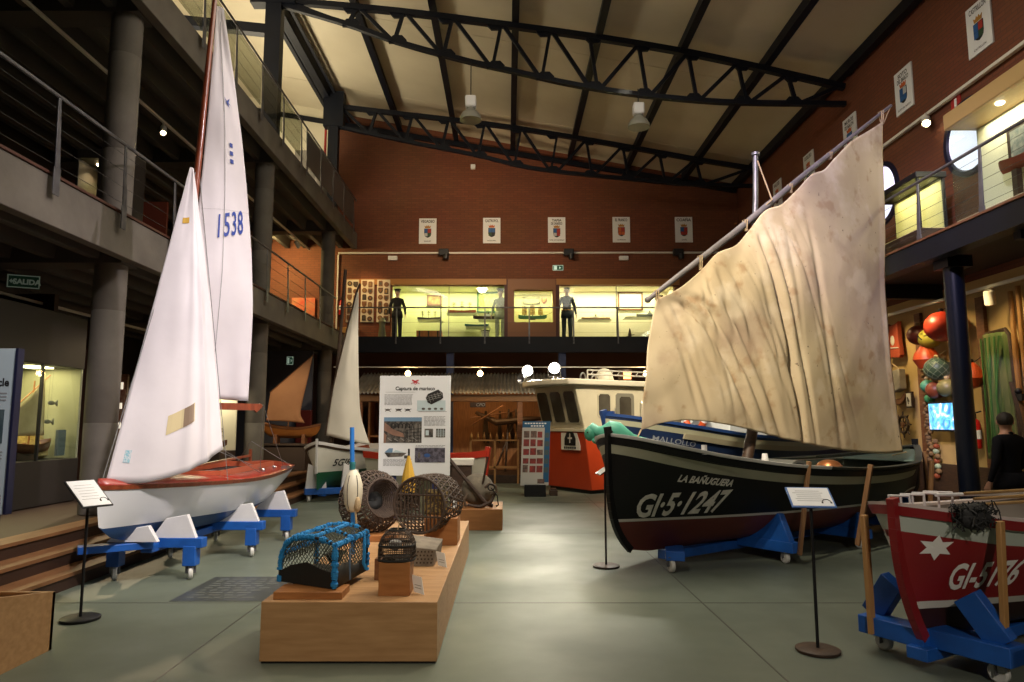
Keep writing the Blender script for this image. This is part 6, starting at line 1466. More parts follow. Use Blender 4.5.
for k in range(12): m.sph(nc + hr.d * rb.uniform(-.09, .09) + hr.n * rb.uniform(-.04, .02) + V((0, 0, rb.uniform(-.06, .02))), (.06, .045, .055), 9)
for k in range(420):
    p = nc + hr.d * rb.uniform(-.13, .13) + hr.n * rb.uniform(-.08, .05) + V((0, 0, rb.uniform(-.07, .05)))
    m.tube([p, p + V((rb.uniform(-.04, .04), rb.uniform(-.04, .02), rb.uniform(-.02, .04))), p + V((rb.uniform(-.05, .05), rb.uniform(-.06, .02), rb.uniform(-.05, .02)))], .004, 4)
single('black_net', m, mat('net_black', (.012, .012, .012), .8), 'shaggy black tangle of net hanging over the rail of the red boat', 'net')
t = thing('boat_cradle', 'blue wheeled cradle with two tall wooden posts under the red boat', 'boat cradle', (3.2, 5.1, 0))
def cr(q, w, z): return V((2.55, 4.7, 0)) + V((.865, .5, 0)) * q + V((.5, -.865, 0)) * w + V((0, 0, z))
m = MB(); m.bar(cr(.27, -.44, .19), cr(.27, .02, .19), .16, .12); m.bar(cr(.36, .0, .19), cr(.36, .5, .19), .2, .12); part('crossbeam', m, BLUEP, t, bevel=.006)
m = MB(); m.bar(cr(.36, -.46, .18), cr(.36, .5, .18), .15, .1); part('crossbeam', m, BLUEP, t, bevel=.006)
m = MB(); m.bar(cr(2.6, -.6, .19), cr(2.6, .6, .19), .2, .12); part('crossbeam', m, BLUEP, t, bevel=.006)
m = MB(); m.bar(cr(.14, 0, .105), cr(3.2, 0, .105), .14, .08); part('spine_beam', m, BLUEP, t, bevel=.006)
for q in (.36, 2.6):
    for s in (1, -1):
        m = MB(); a, b = cr(q, .10 * s, .25), cr(q + .02, .36 * s, .52)
        a, b = cr(q, .42 * s, .24), cr(q - .03, .24 * s, .50)
        m.bar(a, b, .16, .09, 0, (.865, .5, 0)); part('chock', m, BLUEP, t, bevel=.005)
for (p, q) in ((cr(.19, -.335, .14), cr(.19, -.345, .95)), (cr(.37, .42, .12), cr(.36, .455, .99)), (cr(2.6, .62, .1), cr(2.6, .85, .95))):
    m = MB(); m.bar(p, q, .032, .055, 0, (.865, .5, 0)); part('post', m, PINE, t, bevel=.004)
castors(t, [(cr(.36, w, 0).x, cr(.36, w, 0).y) for w in (-.36, .38)] + [(cr(2.6, w, 0).x, cr(2.6, w, 0).y) for w in (-.5, .5)], .062, R(30))

# ------------------------------------------------------------------ wheelhouse of a fishing boat
C0 = V((1.75, 16.0, 0)); fv = V((-.555, .832, 0)); sv = V((.839, .544, 0)); UP = V((0, 0, 1))
W3 = lambda a, b, z: C0 + fv * a + sv * b + UP * z      # a along the front, b back along the side
t = thing('wheelhouse', 'cream wheelhouse with slanted windows on a red orange fishing boat hull', 'fishing boat', C0)
CRW = mat('wheelhouse_cream', (.60, .55, .41), .45, col2=(.54, .49, .36), scale=2); ORH = mat('hull_orange_red', (.46, .048, .010), .42, col2=(.40, .038, .008), scale=1.5)
m = MB(); FW, SL = 1.62, 3.6
def boxw(m, a0, a1, b0, b1, z0, z1, lean0=0., lean1=0., mi=0):
    vs = [W3(a0, b0 - lean0, z0), W3(a1, b0 - lean0, z0), W3(a1, b1, z0), W3(a0, b1, z0), W3(a0, b0 - lean1, z1), W3(a1, b0 - lean1, z1), W3(a1, b1, z1), W3(a0, b1, z1)]
    m.add(vs, [(3, 2, 1, 0), (4, 5, 6, 7), (0, 1, 5, 4), (1, 2, 6, 5), (2, 3, 7, 6), (3, 0, 4, 7)], mi)
boxw(m, -.02, FW, .0, SL, .08, 1.45, -.18, .0); part('hull_block', m, ORH, t, bevel=.02)
m = MB(); boxw(m, .05, FW - .05, .22, SL, 0, .09); part('keel_block', m, BLACKM, t)
m = MB(); boxw(m, -.04, FW + .02, -.02, SL, 1.40, 1.47); part('belt_moulding', m, CRW, t, bevel=.01)
m = MB(); boxw(m, .02, FW - .02, .02, SL, 1.47, 2.46, .0, .26); part('cabin_wall', m, CRW, t, bevel=.02)
m = MB()
vs = [(-.10, -.52), (FW * .35, -.72), (FW * .65, -.72), (FW + .1, -.52), (FW + .1, SL), (-.10, SL)]
n = len(vs); m.add([W3(a, b, 2.46) for a, b in vs] + [W3(a, b, 2.60 + .0 * b) for a, b in vs], [tuple(range(n))[::-1], tuple(range(n, 2 * n))] + [(i, (i + 1) % n, n + (i + 1) % n, n + i) for i in range(n)]); part('roof', m, mat('roof_cream', (.64, .60, .48), .45), t, bevel=.03)
WG = mat('dark_window', (.045, .040, .032), .15, spec=.8, col2=(.10, .09, .07), scale=1.6)
for k in range(3):
    a0 = .07 + .515 * k; a1 = a0 + .46
    for nm, e, mt_, o in (('window_frame', 0.0, mat('frame_pale', (.50, .46, .34), .45), .012), ('window_pane', .035, WG, .02)):
        m = MB()
        def fp(a, z, o=o): l = .26 * (z - 1.47) / .99; return W3(a, .02 - l - o, z)
        pts = [(a0 + e + .05, 1.58 + e), (a1 - e - .05, 1.58 + e), (a1 - e, 1.63 + e), (a1 - e, 2.30 - e), (a1 - e - .05, 2.36 - e), (a0 + e + .05, 2.36 - e), (a0 + e, 2.30 - e), (a0 + e, 1.63 + e)]
        q = [fp(a, z) for a, z in pts]; q2 = [p + sv * .02 for p in q]
        m.add(q + q2, [tuple(range(8)), tuple(range(15, 7, -1))] + [(i, (i + 1) % 8, 8 + (i + 1) % 8, 8 + i) for i in range(8)])
        if nm == 'window_frame': wf = part(nm, m, mt_, t)
        else: part(nm, m, mt_, wf)
def sidep(m, b0, b1, z0, z1, o, r=.05, mi=0):
    pts = [(b0 + r, z0), (b1 - r, z0), (b1, z0 + r), (b1, z1 - r), (b1 - r, z1), (b0 + r, z1), (b0, z1 - r), (b0, z0 + r)]
    q = [W3(.02 - o, b, z) for b, z in pts]; q2 = [p + fv * .02 for p in q]
    m.add(q + q2, [tuple(range(8)), tuple(range(15, 7, -1))] + [(i, (i + 1) % 8, 8 + (i + 1) % 8, 8 + i) for i in range(8)], mi)
m = MB(); sidep(m, .42, .82, 1.72, 2.30, .012); wf = part('side_window_frame', m, mat('frame_pale', (.50, .46, .34), .45), t)
m = MB(); sidep(m, .45, .79, 1.75, 2.27, .02); part('side_window_pane', m, WG, wf)
m = MB(); sidep(m, .98, 1.55, 1.45, 2.30, .015); dd = part('door', m, mat('door_frame_grey', (.20, .19, .15), .45), t)
m = MB(); sidep(m, 1.09, 1.45, 1.5, 2.22, .024); part('door_glass', m, WG, dd)
m = MB(); m.tube([W3(-.03, 1.75, 1.6), W3(-.06, 1.75, 1.65), W3(-.06, 1.75, 2.05), W3(-.03, 1.75, 2.1)], .012, 6); m.tube([W3(-.03, .9, 1.65), W3(-.05, .9, 1.7), W3(-.05, .9, 1.95)], .012, 6); part('hand_rail', m, CHROME, t)
m = MB(); m.prism([(-.34, 0), (.34, 0), (.34, .10), (.24, .42), (.12, .50), (-.26, .50), (-.34, .40)], W3(.52, -.02 + .06, .98), -fv, UP, -sv, .03); nb = part('white_plate', m, PAPERC, t)
m = MB(); m.prism([(-.2, 0), (.2, 0), (.2, .16), (.12, .30), (0, .34), (-.12, .30), (-.2, .16)], W3(.52, -.02 + .028, 1.08), -fv, UP, -sv, .01); m.prism([(-.02, .06), (.02, .06), (.02, .28), (-.02, .28)], W3(.52, -.004 + .01, 1.08), -fv, UP, -sv, .008, 1); m.prism([(-.08, .15), (.08, .15), (.08, .19), (-.08, .19)], W3(.52, -.004 + .01, 1.08), -fv, UP, -sv, .008, 1)
for k in range(6): m.prism([(-.22 + .075 * k, .02), (-.17 + .075 * k, .02), (-.17 + .075 * k, .07), (-.22 + .075 * k, .07)], W3(.52, .008, .985), -fv, UP, -sv, .006, 0)
part('black_arch_emblem', m, [BLACKM, PAPERC], nb, smooth=False)
m = MB()
for h in (2.72, 2.82): m.tube([W3(.1, .2, h), W3(.1, 3.2, h + .02)], .018, 7)
for k in range(14): m.tube([W3(.1, .3 + .2 * k, 2.72), W3(.1, .4 + .2 * k, 2.83)], .010, 5)
m.tube([W3(.1, .2, 2.6), W3(.1, .2, 2.82)], .018, 7); m.tube([W3(.1, 3.2, 2.6), W3(.1, 3.2, 2.84)], .018, 7); part('folded_mast', m, mat('mast_white', (.5, .48, .42), .45), t)
m = MB(); m.lathe([(.22, 0), (.23, .06), (.2, .2), (.12, .3), (.04, .33)], W3(.6, 1.15, 2.6), 18); part('vent_dome', m, mat('roof_cream', (.64, .60, .48), .45), t)
m = MB(); m.tube([W3(.2, .5 + .1 * math.cos(a), 2.62 + .09 * math.sin(a)) for a in [PI * k / 8 for k in range(9)]], .02, 7); m.tube([W3(.2, .15 + .08 * math.cos(a), 2.62 + .14 * math.sin(a)) for a in [PI * k / 8 for k in range(9)]], .02, 7); part('roof_hoop', m, CHROME, t)
t = thing('navigation_lamp', 'round lamp with an orange glowing lens on the wheelhouse roof', 'lamp', W3(.35, 1.6, 2.6))
m = MB(); m.lathe([(.16, 0), (.17, .05), (.17, .27), (.16, .3)], W3(.35, 1.6, 2.60), 18); part('housing', m, DARKW, t)
m = MB(); m.rng(-.09, .09, -.01, .01, -.09, .09); m.v = [tuple(W3(.17, 1.5, 2.75) + V(v)) for v in m.v]; part('lens', m, lam('lens_orange', (1, .30, .08), 4), t)
FL = []
for a, b, l in ((1.50, -.50, 'bright round floodlight at the left end of the wheelhouse roof'), (.50, -.45, 'bright round floodlight over the middle of the wheelhouse front')):
    p = W3(a, b, 2.60); t = thing('floodlight', l, 'floodlight', p, 'floodlights on the wheelhouse roof')
    c = p + V((0, -.02, .26)); q = (V((0, -1, -.06))).normalized().to_track_quat('Z', 'Y').to_matrix()
    m = MB(); m.tube([p, p + V((0, 0, .06))], .03, 8); m.bar(p + V((-.12, 0, .07)), p + V((.12, 0, .07)), .03, .015); m.bar(p + V((-.14, 0, .07)), c + V((-.14, 0, 0)), .015, .03); m.bar(p + V((.14, 0, .07)), c + V((.14, 0, 0)), .015, .03); part('bracket', m, CHROME, t)
    m = MB(); m.lathe([(.04, -.12), (.09, -.09), (.125, .0), (.13, .03)], c, 20, 0, q, False); part('reflector', m, CHROME, t)
    m = MB(); m.lathe([(.001, .035), (.08, .032), (.125, .02)], c, 20, 0, q, False); part('lens', m, lam('flood_glow', (1, .93, .78), 10), t)
    FL.append(c + q @ V((0, 0, .08)))
m = MB(); c = W3(1.5, -.58, 2.66); m.lathe([(.03, -.1), (.05, 0), (.12, .12), (.13, .13)], c, 16, 0, (V((-.8, -.6, 0))).to_track_quat('Z', 'Y').to_matrix(), False); m.bar(W3(1.4, -.5, 2.6), c, .03, .03); single('horn', m, CHROME, 'small silver horn at the left end of the wheelhouse roof', 'horn')

hc_ = Hull((7.28, 10.0), (0, -1), 1.3, [(0, 0), (.15, .11), (.5, .14), (.85, .12), (1, .07)], [(0, 5.42), (.5, 5.32), (1, 5.4)], [(0, 5.22), (.5, 5.18), (1, 5.24)], [(0, .8), (.5, .4), (1, .6)], (.08, .04))
t = thing('model_boat', 'long red brown hull model in the large lit balcony case under the pictures', 'model boat', (7.28, 9.35, 4.75))
part('hull', hc_.outer([(lambda q: 9, 6, 0)], 22, .012, .6, 0), HR, t)
m = MB(); m.rng(7.24, 7.32, 9.0, 9.1, 4.75, 5.2); m.rng(7.24, 7.32, 9.6, 9.7, 4.75, 5.2); part('stand', m, DARKW, t)
# ================================================================== FURTHER THINGS ON THE FLOOR
t = thing('postcard_board', 'leaning board of small red pictures with a blue heading before the wheelhouse', 'information panel', (.60, 15.6, 0))
B0 = V((.29, 15.62, .24)); bx = V((.62, -.02, 0)); bz = V((.06, .10, 1.40)); bn = bx.cross(bz).normalized()
qd = lambda m, x0, y0, x1, y1, d0, d, mi=0: m.add([B0 + bx * x + bz * y + bn * k for k in (d0, d0 + d) for x, y in ((x0, y0), (x1, y0), (x1, y1), (x0, y1))], [(3, 2, 1, 0), (4, 5, 6, 7), (0, 1, 5, 4), (1, 2, 6, 5), (2, 3, 7, 6), (3, 0, 4, 7)], mi)
m = MB(); qd(m, 0, 0, 1, 1, -.02, .02); part('board', m, mat('board_white', (.45, .45, .43), .55), t)
m = MB(); qd(m, 0, .90, 1, 1, 0, .002); qd(m, .80, 0.05, 1, .9, 0, .002); part('blue_heading', m, mat('heading_blue', (.012, .09, .21), .5), t, smooth=False)
m = MB(); [qd(m, .08 + .1 * k, .955, .15 + .1 * k, .975, .002, .002) for k in range(8)]; [qd(m, .3 + .1 * k, .915, .37 + .1 * k, .935, .002, .002) for k in range(5)]; part('heading_marks', m, PAPER, t, smooth=False)
rb = random.Random(5)
CARDS = [mat('card_red', (.30, .035, .03), .5, col2=(.12, .03, .03), scale=14), mat('card_dark', (.07, .05, .045), .5, col2=(.2, .12, .10), scale=16), mat('card_blue_grey', (.06, .09, .11), .5)]
def card(x0, y0, x1, y1, d0, mi): m = MB(); qd(m, x0, y0, x1, y1, d0, .003); part('postcard_picture', m, CARDS[mi], t, smooth=False)
for r_ in range(5):
    for c_ in range(3):
        x = .06 + .245 * c_; y = .74 - .135 * r_; card(x, y, x + rb.uniform(.17, .22), y + rb.uniform(.08, .115), 0, rb.choice((0, 0, 1)))
    card(.82, .74 - .135 * r_, .97, .82 - .135 * r_, .002, 2)
card(.6, .03, .85, .10, 0, 1)
m = MB(); m.rng(.38, .85, 15.55, 15.9, 0, .26); part('foot_block', m, BLACKM, t, bevel=.01)
m = MB(); m.rng(.95, 1.12, 15.75, 16.1, 0, .12); m.rng(.97, 1.1, 15.77, 16.08, .12, .15); single('floor_box', m, DARKW, 'small dark box on the floor right of the leaning picture board', 'box', bevel=.01)

m = MB(); m.rng(-.90, -.07, 10.75, 11.8, 0, .31); single('plinth', m, mat('plinth_brown', (.36, .155, .05), .5, col2=(.28, .115, .035), scale=3, stretch=(1, 6, 6)), 'orange brown plinth carrying the stone anchor and dark tools', 'plinth', bevel=.004)
t = thing('stone_anchor', 'round grey stone anchor in a dark wooden frame on the orange brown plinth', 'anchor', (-.45, 11.1, .31))
m = MB(); m.sph((-.46, 11.15, .57), (.26, .18, .25), 20); part('stone', m, mat('stone_grey', (.20, .17, .125), .9, col2=(.13, .11, .085), scale=7, bump=.6, bscale=14), t)
m = MB(); m.tube([(-.90, 10.98, 1.05), (-.62, 10.95, .72), (-.33, 10.93, .38), (-.22, 10.95, .34)], [.03, .032, .035, .03], 8); m.tube([(-.60, 10.92, .36), (-.42, 10.9, .33), (-.25, 10.9, .40), (-.18, 10.92, .52)], [.02, .03, .03, .015], 8); m.tube([(-.3, 11.0, 1.08), (-.36, 11.0, .75), (-.42, 11.02, .5)], .018, 7); part('wooden_frame', m, DARKW, t)
m = MB(); m.tube([(-.34, 10.9, .62), (-.26, 10.88, .68), (-.17, 10.9, .64), (-.16, 10.9, .56), (-.24, 10.88, .52)], .022, 7); m.tube([(-.62, 10.88, .34), (-.66, 10.86, .44), (-.6, 10.9, .52)], .02, 7); part('lashing', m, mat('lashing_brown', (.09, .06, .04), .85), t)
m = MB(); m.tube([(-.17, 10.82, .35), (-.14, 10.82, .36)], .012, 6); m.tube([(-.24 + .05 * math.cos(a), 10.84, .63 + .05 * math.sin(a)) for a in [2 * PI * k / 12 for k in range(12)]], .009, 6, closed=True); m.tube([(-.24, 10.84, .62), (-.15, 10.83, .5), (-.13, 10.83, .36)], .009, 6); single('iron_ring', m, BLACKM, 'small dark iron ring and rod at the front of the stone anchor', 'fitting')
m = MB(); m.prism([(-.03, 0), (.03, .01), (.05, .10), (-.01, .11)], (-.80, 10.76, .33), (1, 0, 0), (0, .3, .95), (0, -1, .3), .004); single('label_card', m, PAPER, 'white label card leaning below the stone anchor', 'label', smooth=False)
t = thing('pedestal', 'narrow dark pedestal with a pale slab top right of the poster panel', 'pedestal', (-.78, 11.9, 0))
m = MB(); m.rng(-.95, -.60, 11.85, 12.2, 0, .90); part('column', m, DARKW, t, bevel=.01); m = MB(); m.rng(-.99, -.56, 11.82, 12.25, .90, 1.0); part('slab_top', m, PAPERC, t, bevel=.006)
hw = Hull((-.36, 12.9), (-.92, .39), 2.4, [(0, .02), (.05, .18), (.15, .38), (.4, .55), (1, .4)], [(0, 1.09), (.2, 1.03), (.6, 1.0), (1, 1.05)], [(0, .26), (1, .26)], [(0, .9), (.2, .6), (1, .5)], (.1, .05))
t = thing('dinghy', 'small white dinghy with a red rail and red stem behind the stone anchor', 'rowing boat', (-1.3, 13.2, 0))
part('hull', hw.outer([(lambda q: 9, 8, 0)], 28, .03, .45, 1), [mat('hull_cream_old', (.48, .45, .36), .5), mat('inside_red', (.25, .04, .02), .5)], t)
RDB = mat('bright_red_paint', (.50, .035, .015), .45)
m = MB(); hw.strip(m, lambda q: hw.zs(q) - .10, lambda q: hw.zs(q) + .02, .03, .06); part('gunwale', m, RDB, t)
m = MB(); m.bar(hw.pt(0, .3, 0), hw.pt(0, 1.09, 0) + V((.02, -.01, .08)), .06, .09, 0, hw.d); part('stem_post', m, RDB, t)
m = MB()
for q in (.15, .7): m.bar(hw.pt(q, .3, 0) - V((0, 0, .3)), hw.pt(q, .3, 0), .5, .1)
part('support', m, DARKW, t)

# tin roofed hut with gear under the back balcony
t = thing('fishing_hut', 'open wooden fishing hut with a corrugated tin roof under the back balcony', 'hut', (-1.5, 20, 0))
TIN = mat('corrugated_tin', (.30, .28, .24), .5, .4, col2=(.2, .175, .14), scale=3)
m = MB(); m.grid(340, 5, lambda u, v: V((lerp(-4.25, 1.6, u), lerp(18.95, 20.7, v), lerp(2.40, 3.05, v) + .028 * math.sin(u * 2 * PI * 56)))); part('tin_roof', m, TIN, t, solid=.008)
BOARDW = mat('hut_boards', (.28, .115, .035), .6, col2=(.18, .07, .022), scale=3, stretch=(14, 1, 1), bump=.2)
m = MB(); m.rng(-4.1, 1.5, 21.0, 21.06, 0, 3.05); part('back_boards', m, BOARDW, t)
m = MB(); m.rng(-4.15, 1.55, 19.05, 19.2, 2.18, 2.36); part('lintel', m, mat('lintel_brown', (.17, .085, .035), .6), t, bevel=.01)
for x in (-4.0, -1.9, .35, 1.45):
    m = MB(); m.rng(x - .07, x + .07, 19.06, 19.2, 0, 2.2); part('post', m, BROWNW, t, bevel=.008)
m = MB(); m.rng(-4.1, 1.5, 19.0, 21.0, 0, .22); part('deck', m, DARKW, t, bevel=.01)
m = MB(); m.rng(-3.95, -3.0, 20.2, 20.95, 1.2, 1.25); m.rng(-3.95, -3.0, 20.2, 20.95, .75, .8); m.rng(-3.98, -3.93, 20.2, 20.95, .2, 2.2); m.rng(-3.0, -2.95, 20.2, 20.95, .2, 2.2); part('shelf_unit', m, ORANGEW, t)
m = MB(); m.rng(-1.0, .3, 18.9, 18.96, 1.12, 1.16); m.rng(-1.0, .3, 18.9, 18.96, .40, .46)
for x in (-1.0, -.35, .27): m.rng(x, x + .05, 18.9, 18.96, 0, 1.16)
part('front_rail', m, PINE, t)
rb = random.Random(9)
for i, (x, a) in enumerate(((-.62, 'leftmost'), (-.20, 'second'), (.12, 'third'), (-3.3, 'behind the poster'))):
    m = MB(); z = 1.95
    for k in range(9): 
        dx = rb.uniform(-.07, .07); m.tube([(x + dx * .3, 20.8, z), (x + dx, 20.75, 1.4), (x + dx * 1.4, 20.78, 1.0 + rb.uniform(0, .2)), (x + dx * .7 + .05, 20.82, 1.3)], .018, 6)
    single('rope_bundle', m, mat('net_brown', (.07, .045, .028), .9), 'dark bundle of rope hung on the hut boards, ' + ('just right of the poster' if i == 0 else 'right of the first bundle' if i == 1 else 'nearest the picture board' if i == 2 else 'hidden behind the poster'), 'rope')
m = MB(); m.tube([(-.9, 20.5, 1.9), (-.3, 20.2, 1.62), (.5, 20.3, 1.7), (1.2, 20.4, 1.75)], [.05, .10, .09, .04], 9); single('rolled_sail', m, DARKW, 'long dark rolled sail slung under the hut roof', 'sail')
m = MB(); m.tube([(-1.0, 20.3, 1.55), (-.1, 19.9, 2.1)], .025, 7); m.tube([(-1.05, 20.35, 1.75), (.3, 20.5, 1.95)], .02, 7); single('oars_bundle', m, BROWNW, 'two wooden poles leaning across the hut', 'poles')
m = MB(); m.tube([(-.05, 20.2, .22), (.05, 20.4, 2.0)], .03, 7); m.tube([(-.35, 20.2, .22), (.3, 20.4, 1.9)], .03, 7); m.tube([(.35, 20.2, .22), (.25, 20.4, 2.0)], .028, 7); single('spars', m, DARKW, 'dark spars standing inside the hut behind the front rail', 'poles')
for i in range(8):
    x = -.95 + .17 * i; m = MB(); m.lathe([(.035, 0), (.04, .05), (.03, .12), (.012, .16), (.014, .2)], (x, 18.93, 1.16), 10); single('brass_fitting', m, mat('old_brass', (.40, .20, .06), .35, .8), 'small brass fitting standing in a row on the hut front rail', 'fitting', 'brass fittings on the hut rail')
m = MB(); m.rng(.55, 1.3, 20.2, 20.9, .22, 1.0); m.rng(.5, 1.35, 20.15, 20.95, 1.0, 1.06); single('work_bench', m, DARKW, 'dark work bench inside the hut behind the picture board', 'bench', bevel=.01)
m = MB(); m.prism([(0, 0), (.42, 0), (.42, .14), (0, .14)], (-1.0, 19.02, 2.02), (1, 0, 0), (0, 0, 1), (0, -1, 0), .02); text_on(m, 'CPO', .12, (-.72, 18.995, 2.05), (1, 0, 0), (0, 0, 1), 0, .2, mi=1); single('hut_sign', m, [DARKW, GREYINK], 'small dark sign with pale letters hung right of the poster', 'sign', smooth=False)

# ================================================================== WALL OF FLOATS UNDER THE RIGHT BALCONY
FC = {'maroon': (.13, .018, .012), 'orange': (.52, .065, .012), 'yellow': (.48, .42, .06), 'red': (.42, .035, .015), 'netted': (.05, .09, .045), 'aqua': (.10, .36, .22), 'rust': (.22, .05, .022), 'olive': (.20, .18, .07), 'pale': (.30, .38, .28), 'green': (.05, .24, .11)}
for i, (y, z, r, c, lab) in enumerate(((12.41, 3.16, .19, 'maroon', 'dark maroon float, uppermost left of the wall of floats'), (12.09, 3.06, .185, 'yellow', 'yellow green float with a black mark among the wall floats'), (11.72, 3.22, .27, 'red', 'largest red orange float beside the navy column'),
        (12.22, 2.73, .21, 'orange', 'pear shaped orange float with a black cap'), (11.94, 2.52, .20, 'netted', 'dark green float wrapped in cord netting'), (11.74, 2.57, .09, 'pale', 'small pale green float touching the netted one'),
        (12.24, 2.24, .12, 'aqua', 'small aqua green float left of the rust coloured one'), (12.02, 2.16, .16, 'rust', 'rust red float just above the television'), (11.70, 2.18, .16, 'olive', 'olive float half behind the navy column'),
        (12.2, 2.02, .09, 'green', 'small deep green float beside the top of the television'), (11.06, 2.33, .19, 'orange', 'orange float right of the navy column'))):
    k_ = (7.53 - r) / 7.35; y *= k_; z = 1.6 + (z - 1.6) * k_
    t = thing('net_float', lab, 'float', (7.5 - r, y, z), 'fishing floats on the yellow wall')
    x = 7.53 - r; pear = c == 'orange'
    m = MB()
    if pear: m.lathe([(.02, -r), (r * .6, -r * .85), (r, -r * .15), (r * .9, r * .35), (r * .5, r * .9), (r * .3, r * 1.15)], (x, y, z), 22)
    else: m.sph((x, y, z), (r, r, r * .94), 24)
    part('ball', m, mat('float_' + c, FC[c], .4, col2=tuple(k * .8 for k in FC[c]), scale=5), t)
    m = MB(); m.lathe([(.035, 0), (.045, .03), (.03, .06)], (x, y, z + (r * 1.13 if pear else r * .9)), 10); m.tube([(x, y, z + r), (7.52, y + .02, z + r + .12)], .006, 5); part('eye_cap', m, BLACKM if c in ('orange', 'red') else ROPE, t)
    if c == 'netted':
        m = MB()
        for k in range(9):
            for sg in (1, -1): m.tube([(x + r * 1.01 * math.sin(a) * math.cos(2 * PI * k / 9 + sg * a), y + r * 1.01 * math.sin(a) * math.sin(2 * PI * k / 9 + sg * a), z - r * .95 * math.cos(a)) for a in [PI * j / 14 for j in range(1, 14)]], .0045, 4)
        part('cord_net', m, mat('cord_pale_green', (.22, .27, .17), .8), t)
    if c == 'yellow':
        m = MB(); m.tube([(x - r * .93, y + .03, z + .05), (x - r * .97, y, z + .02), (x - r * .93, y - .06, z - .03)], .012, 5); m.tube([(x - r * .92, y + .05, z - .03), (x - r * .95, y + .04, z + .06)], .012, 5); part('black_mark', m, INK, t)
t = thing('television', 'lit flat television showing a blue white sea picture on the yellow wall', 'television', (7.4, 12.15, 1.45))
m = MB(); q = V((-.93, -.36, 0)); m.bar((7.38, 12.28, 1.71), (7.38, 11.26, 1.71), .05, .50); part('frame', m, BLACKM, t, bevel=.008)
tvm = mat('tv_picture', (.02, .04, .08), .3, emit=(.25, .5, .8), estr=1.2)
nt = tvm.node_tree; N = nt.nodes; L = nt.links; b = N['Principled BSDF']; tc = N.new('ShaderNodeTexCoord'); nz = N.new('ShaderNodeTexNoise'); nz.inputs['Scale'].default_value = 5; nz.inputs['Detail'].default_value = 4; nz.inputs['Distortion'].default_value = 1.5
L.new(tc.outputs['Object'], nz.inputs['Vector']); cr_ = N.new('ShaderNodeValToRGB'); e = cr_.color_ramp.elements; e[0].position = .35; e[0].color = (.03, .16, .45, 1); e[1].position = .66; e[1].color = (.9, .85, .95, 1); k = e.new(.48); k.color = (.12, .50, .72, 1); k = e.new(.56); k.color = (.35, .35, .75, 1)
L.new(nz.outputs['Fac'], cr_.inputs['Fac']); L.new(cr_.outputs['Color'], b.inputs['Emission Color'])
m = MB(); m.rng(7.345, 7.353, 11.29, 12.25, 1.49, 1.93); part('screen', m, tvm, t)
m = MB(); m.rng(7.40, 7.53, 11.6, 11.9, 1.6, 1.85); part('wall_mount', m, BLACKM, t)
t = thing('helm', 'small dark wooden ship wheel on the yellow wall above the black boat stern', 'ship wheel', (7.45, 13.28, 1.56))
c = V((7.47, 13.28, 1.57)); m = MB(); m.tube([c + V((0, .155 * math.cos(a), .155 * math.sin(a))) for a in [2 * PI * k / 24 for k in range(24)]], .026, 8, closed=True); part('rim', m, DARKW, t)
m = MB(); m.lathe([(.05, -.03), (.05, .03)], c, 14, 0, Matrix.Rotation(R(90), 3, 'Y')); part('hub', m, BROWNW, t)
for k in range(8):
    a = PI * k / 4; m = MB(); dv = V((0, math.cos(a), math.sin(a))); m.tube([c + dv * .04, c + dv * .16, c + dv * .19, c + dv * .25], [.012, .012, .018, .012], 7); part('spoke', m, DARKW, t)
t = thing('life_jacket', 'flat orange cork life jacket hanging high on the yellow wall', 'life jacket', (7.5, 13.42, 2.85))
pf = [(-.23, 0), (-.2, .04), (.18, .0), (.23, .05), (.19, .35), (.18, .62), (.21, .70), (.10, .66), (-.1, .64), (-.21, .70), (-.19, .62), (-.20, .3)]
m = MB(); m.prism(pf, (7.53, 13.42, 2.83), (0, -1, 0), (0, 0, 1), (-1, 0, 0), .09); part('vest', m, mat('vest_orange', (.42, .07, .025), .7, col2=(.34, .05, .02), scale=5), t, bevel=.02)
m = MB(); m.sph((7.44, 13.42, 3.18), (.02, .07, .10), 12); part('neck_patch', m, PAPERC, t)
m = MB(); m.tube([(7.43, 13.62, 3.05), (7.43, 13.22, 3.02)], .012, 6); part('tape', m, ROPEW, t)
t = thing('wooden_bailer', 'grey scoop shaped bailer with rope hanging under the orange life jacket', 'bailer', (7.45, 13.4, 2.2))
m = MB(); m.prism([(-.2, .36), (.2, .40), (.22, .02), (.0, -.04), (-.16, .1)], (7.53, 13.4, 2.22), (0, -1, 0), (0, 0, 1), (-1, 0, 0), .14); part('scoop', m, mat('scoop_grey', (.26, .23, .19), .7, col2=(.36, .33, .28), scale=5), t, bevel=.02)
m = MB(); m.tube([(7.42, 13.6, 2.58), (7.42, 13.42, 2.72), (7.42, 13.2, 2.6)], .014, 6); part('rope_handle', m, ROPE, t)
m = MB(); m.prism([(-.2, 0), (-.12, -.06), (.05, -.05), (.18, .02), (.24, .14), (.17, .15), (.08, .07), (-.15, .05)], (7.53, 13.4, 2.0), (0, -1, 0), (0, 0, 1), (-1, 0, 0), .06); single('wooden_tool', m, BROWNW, 'brown curved wooden tool under the grey bailer', 'tool', bevel=.01)
m = MB(); m.rng(7.5, 7.54, 13.0, 13.2, 1.88, 2.18); m.rng(7.49, 7.5, 13.03, 13.17, 1.91, 2.15, 1); m.tube([(7.485, 13.07, 2.0), (7.485, 13.12, 2.08), (7.485, 13.1, 1.95)], .012, 5, 0); single('framed_hook', m, [DARKW, PAPERC], 'small framed hook picture above the ship wheel', 'picture')
m = MB()
for k in range(30): m.sph((7.48, 12.52 + rb.uniform(-.06, .06), .95 + .055 * k), (.05, .055, .045), 8)
single('cork_string', m, mat('cork_brown', (.20, .12, .05), .8, col2=(.12, .07, .035), scale=12), 'long brown string of corks hanging left of the television', 'corks')
m = MB()
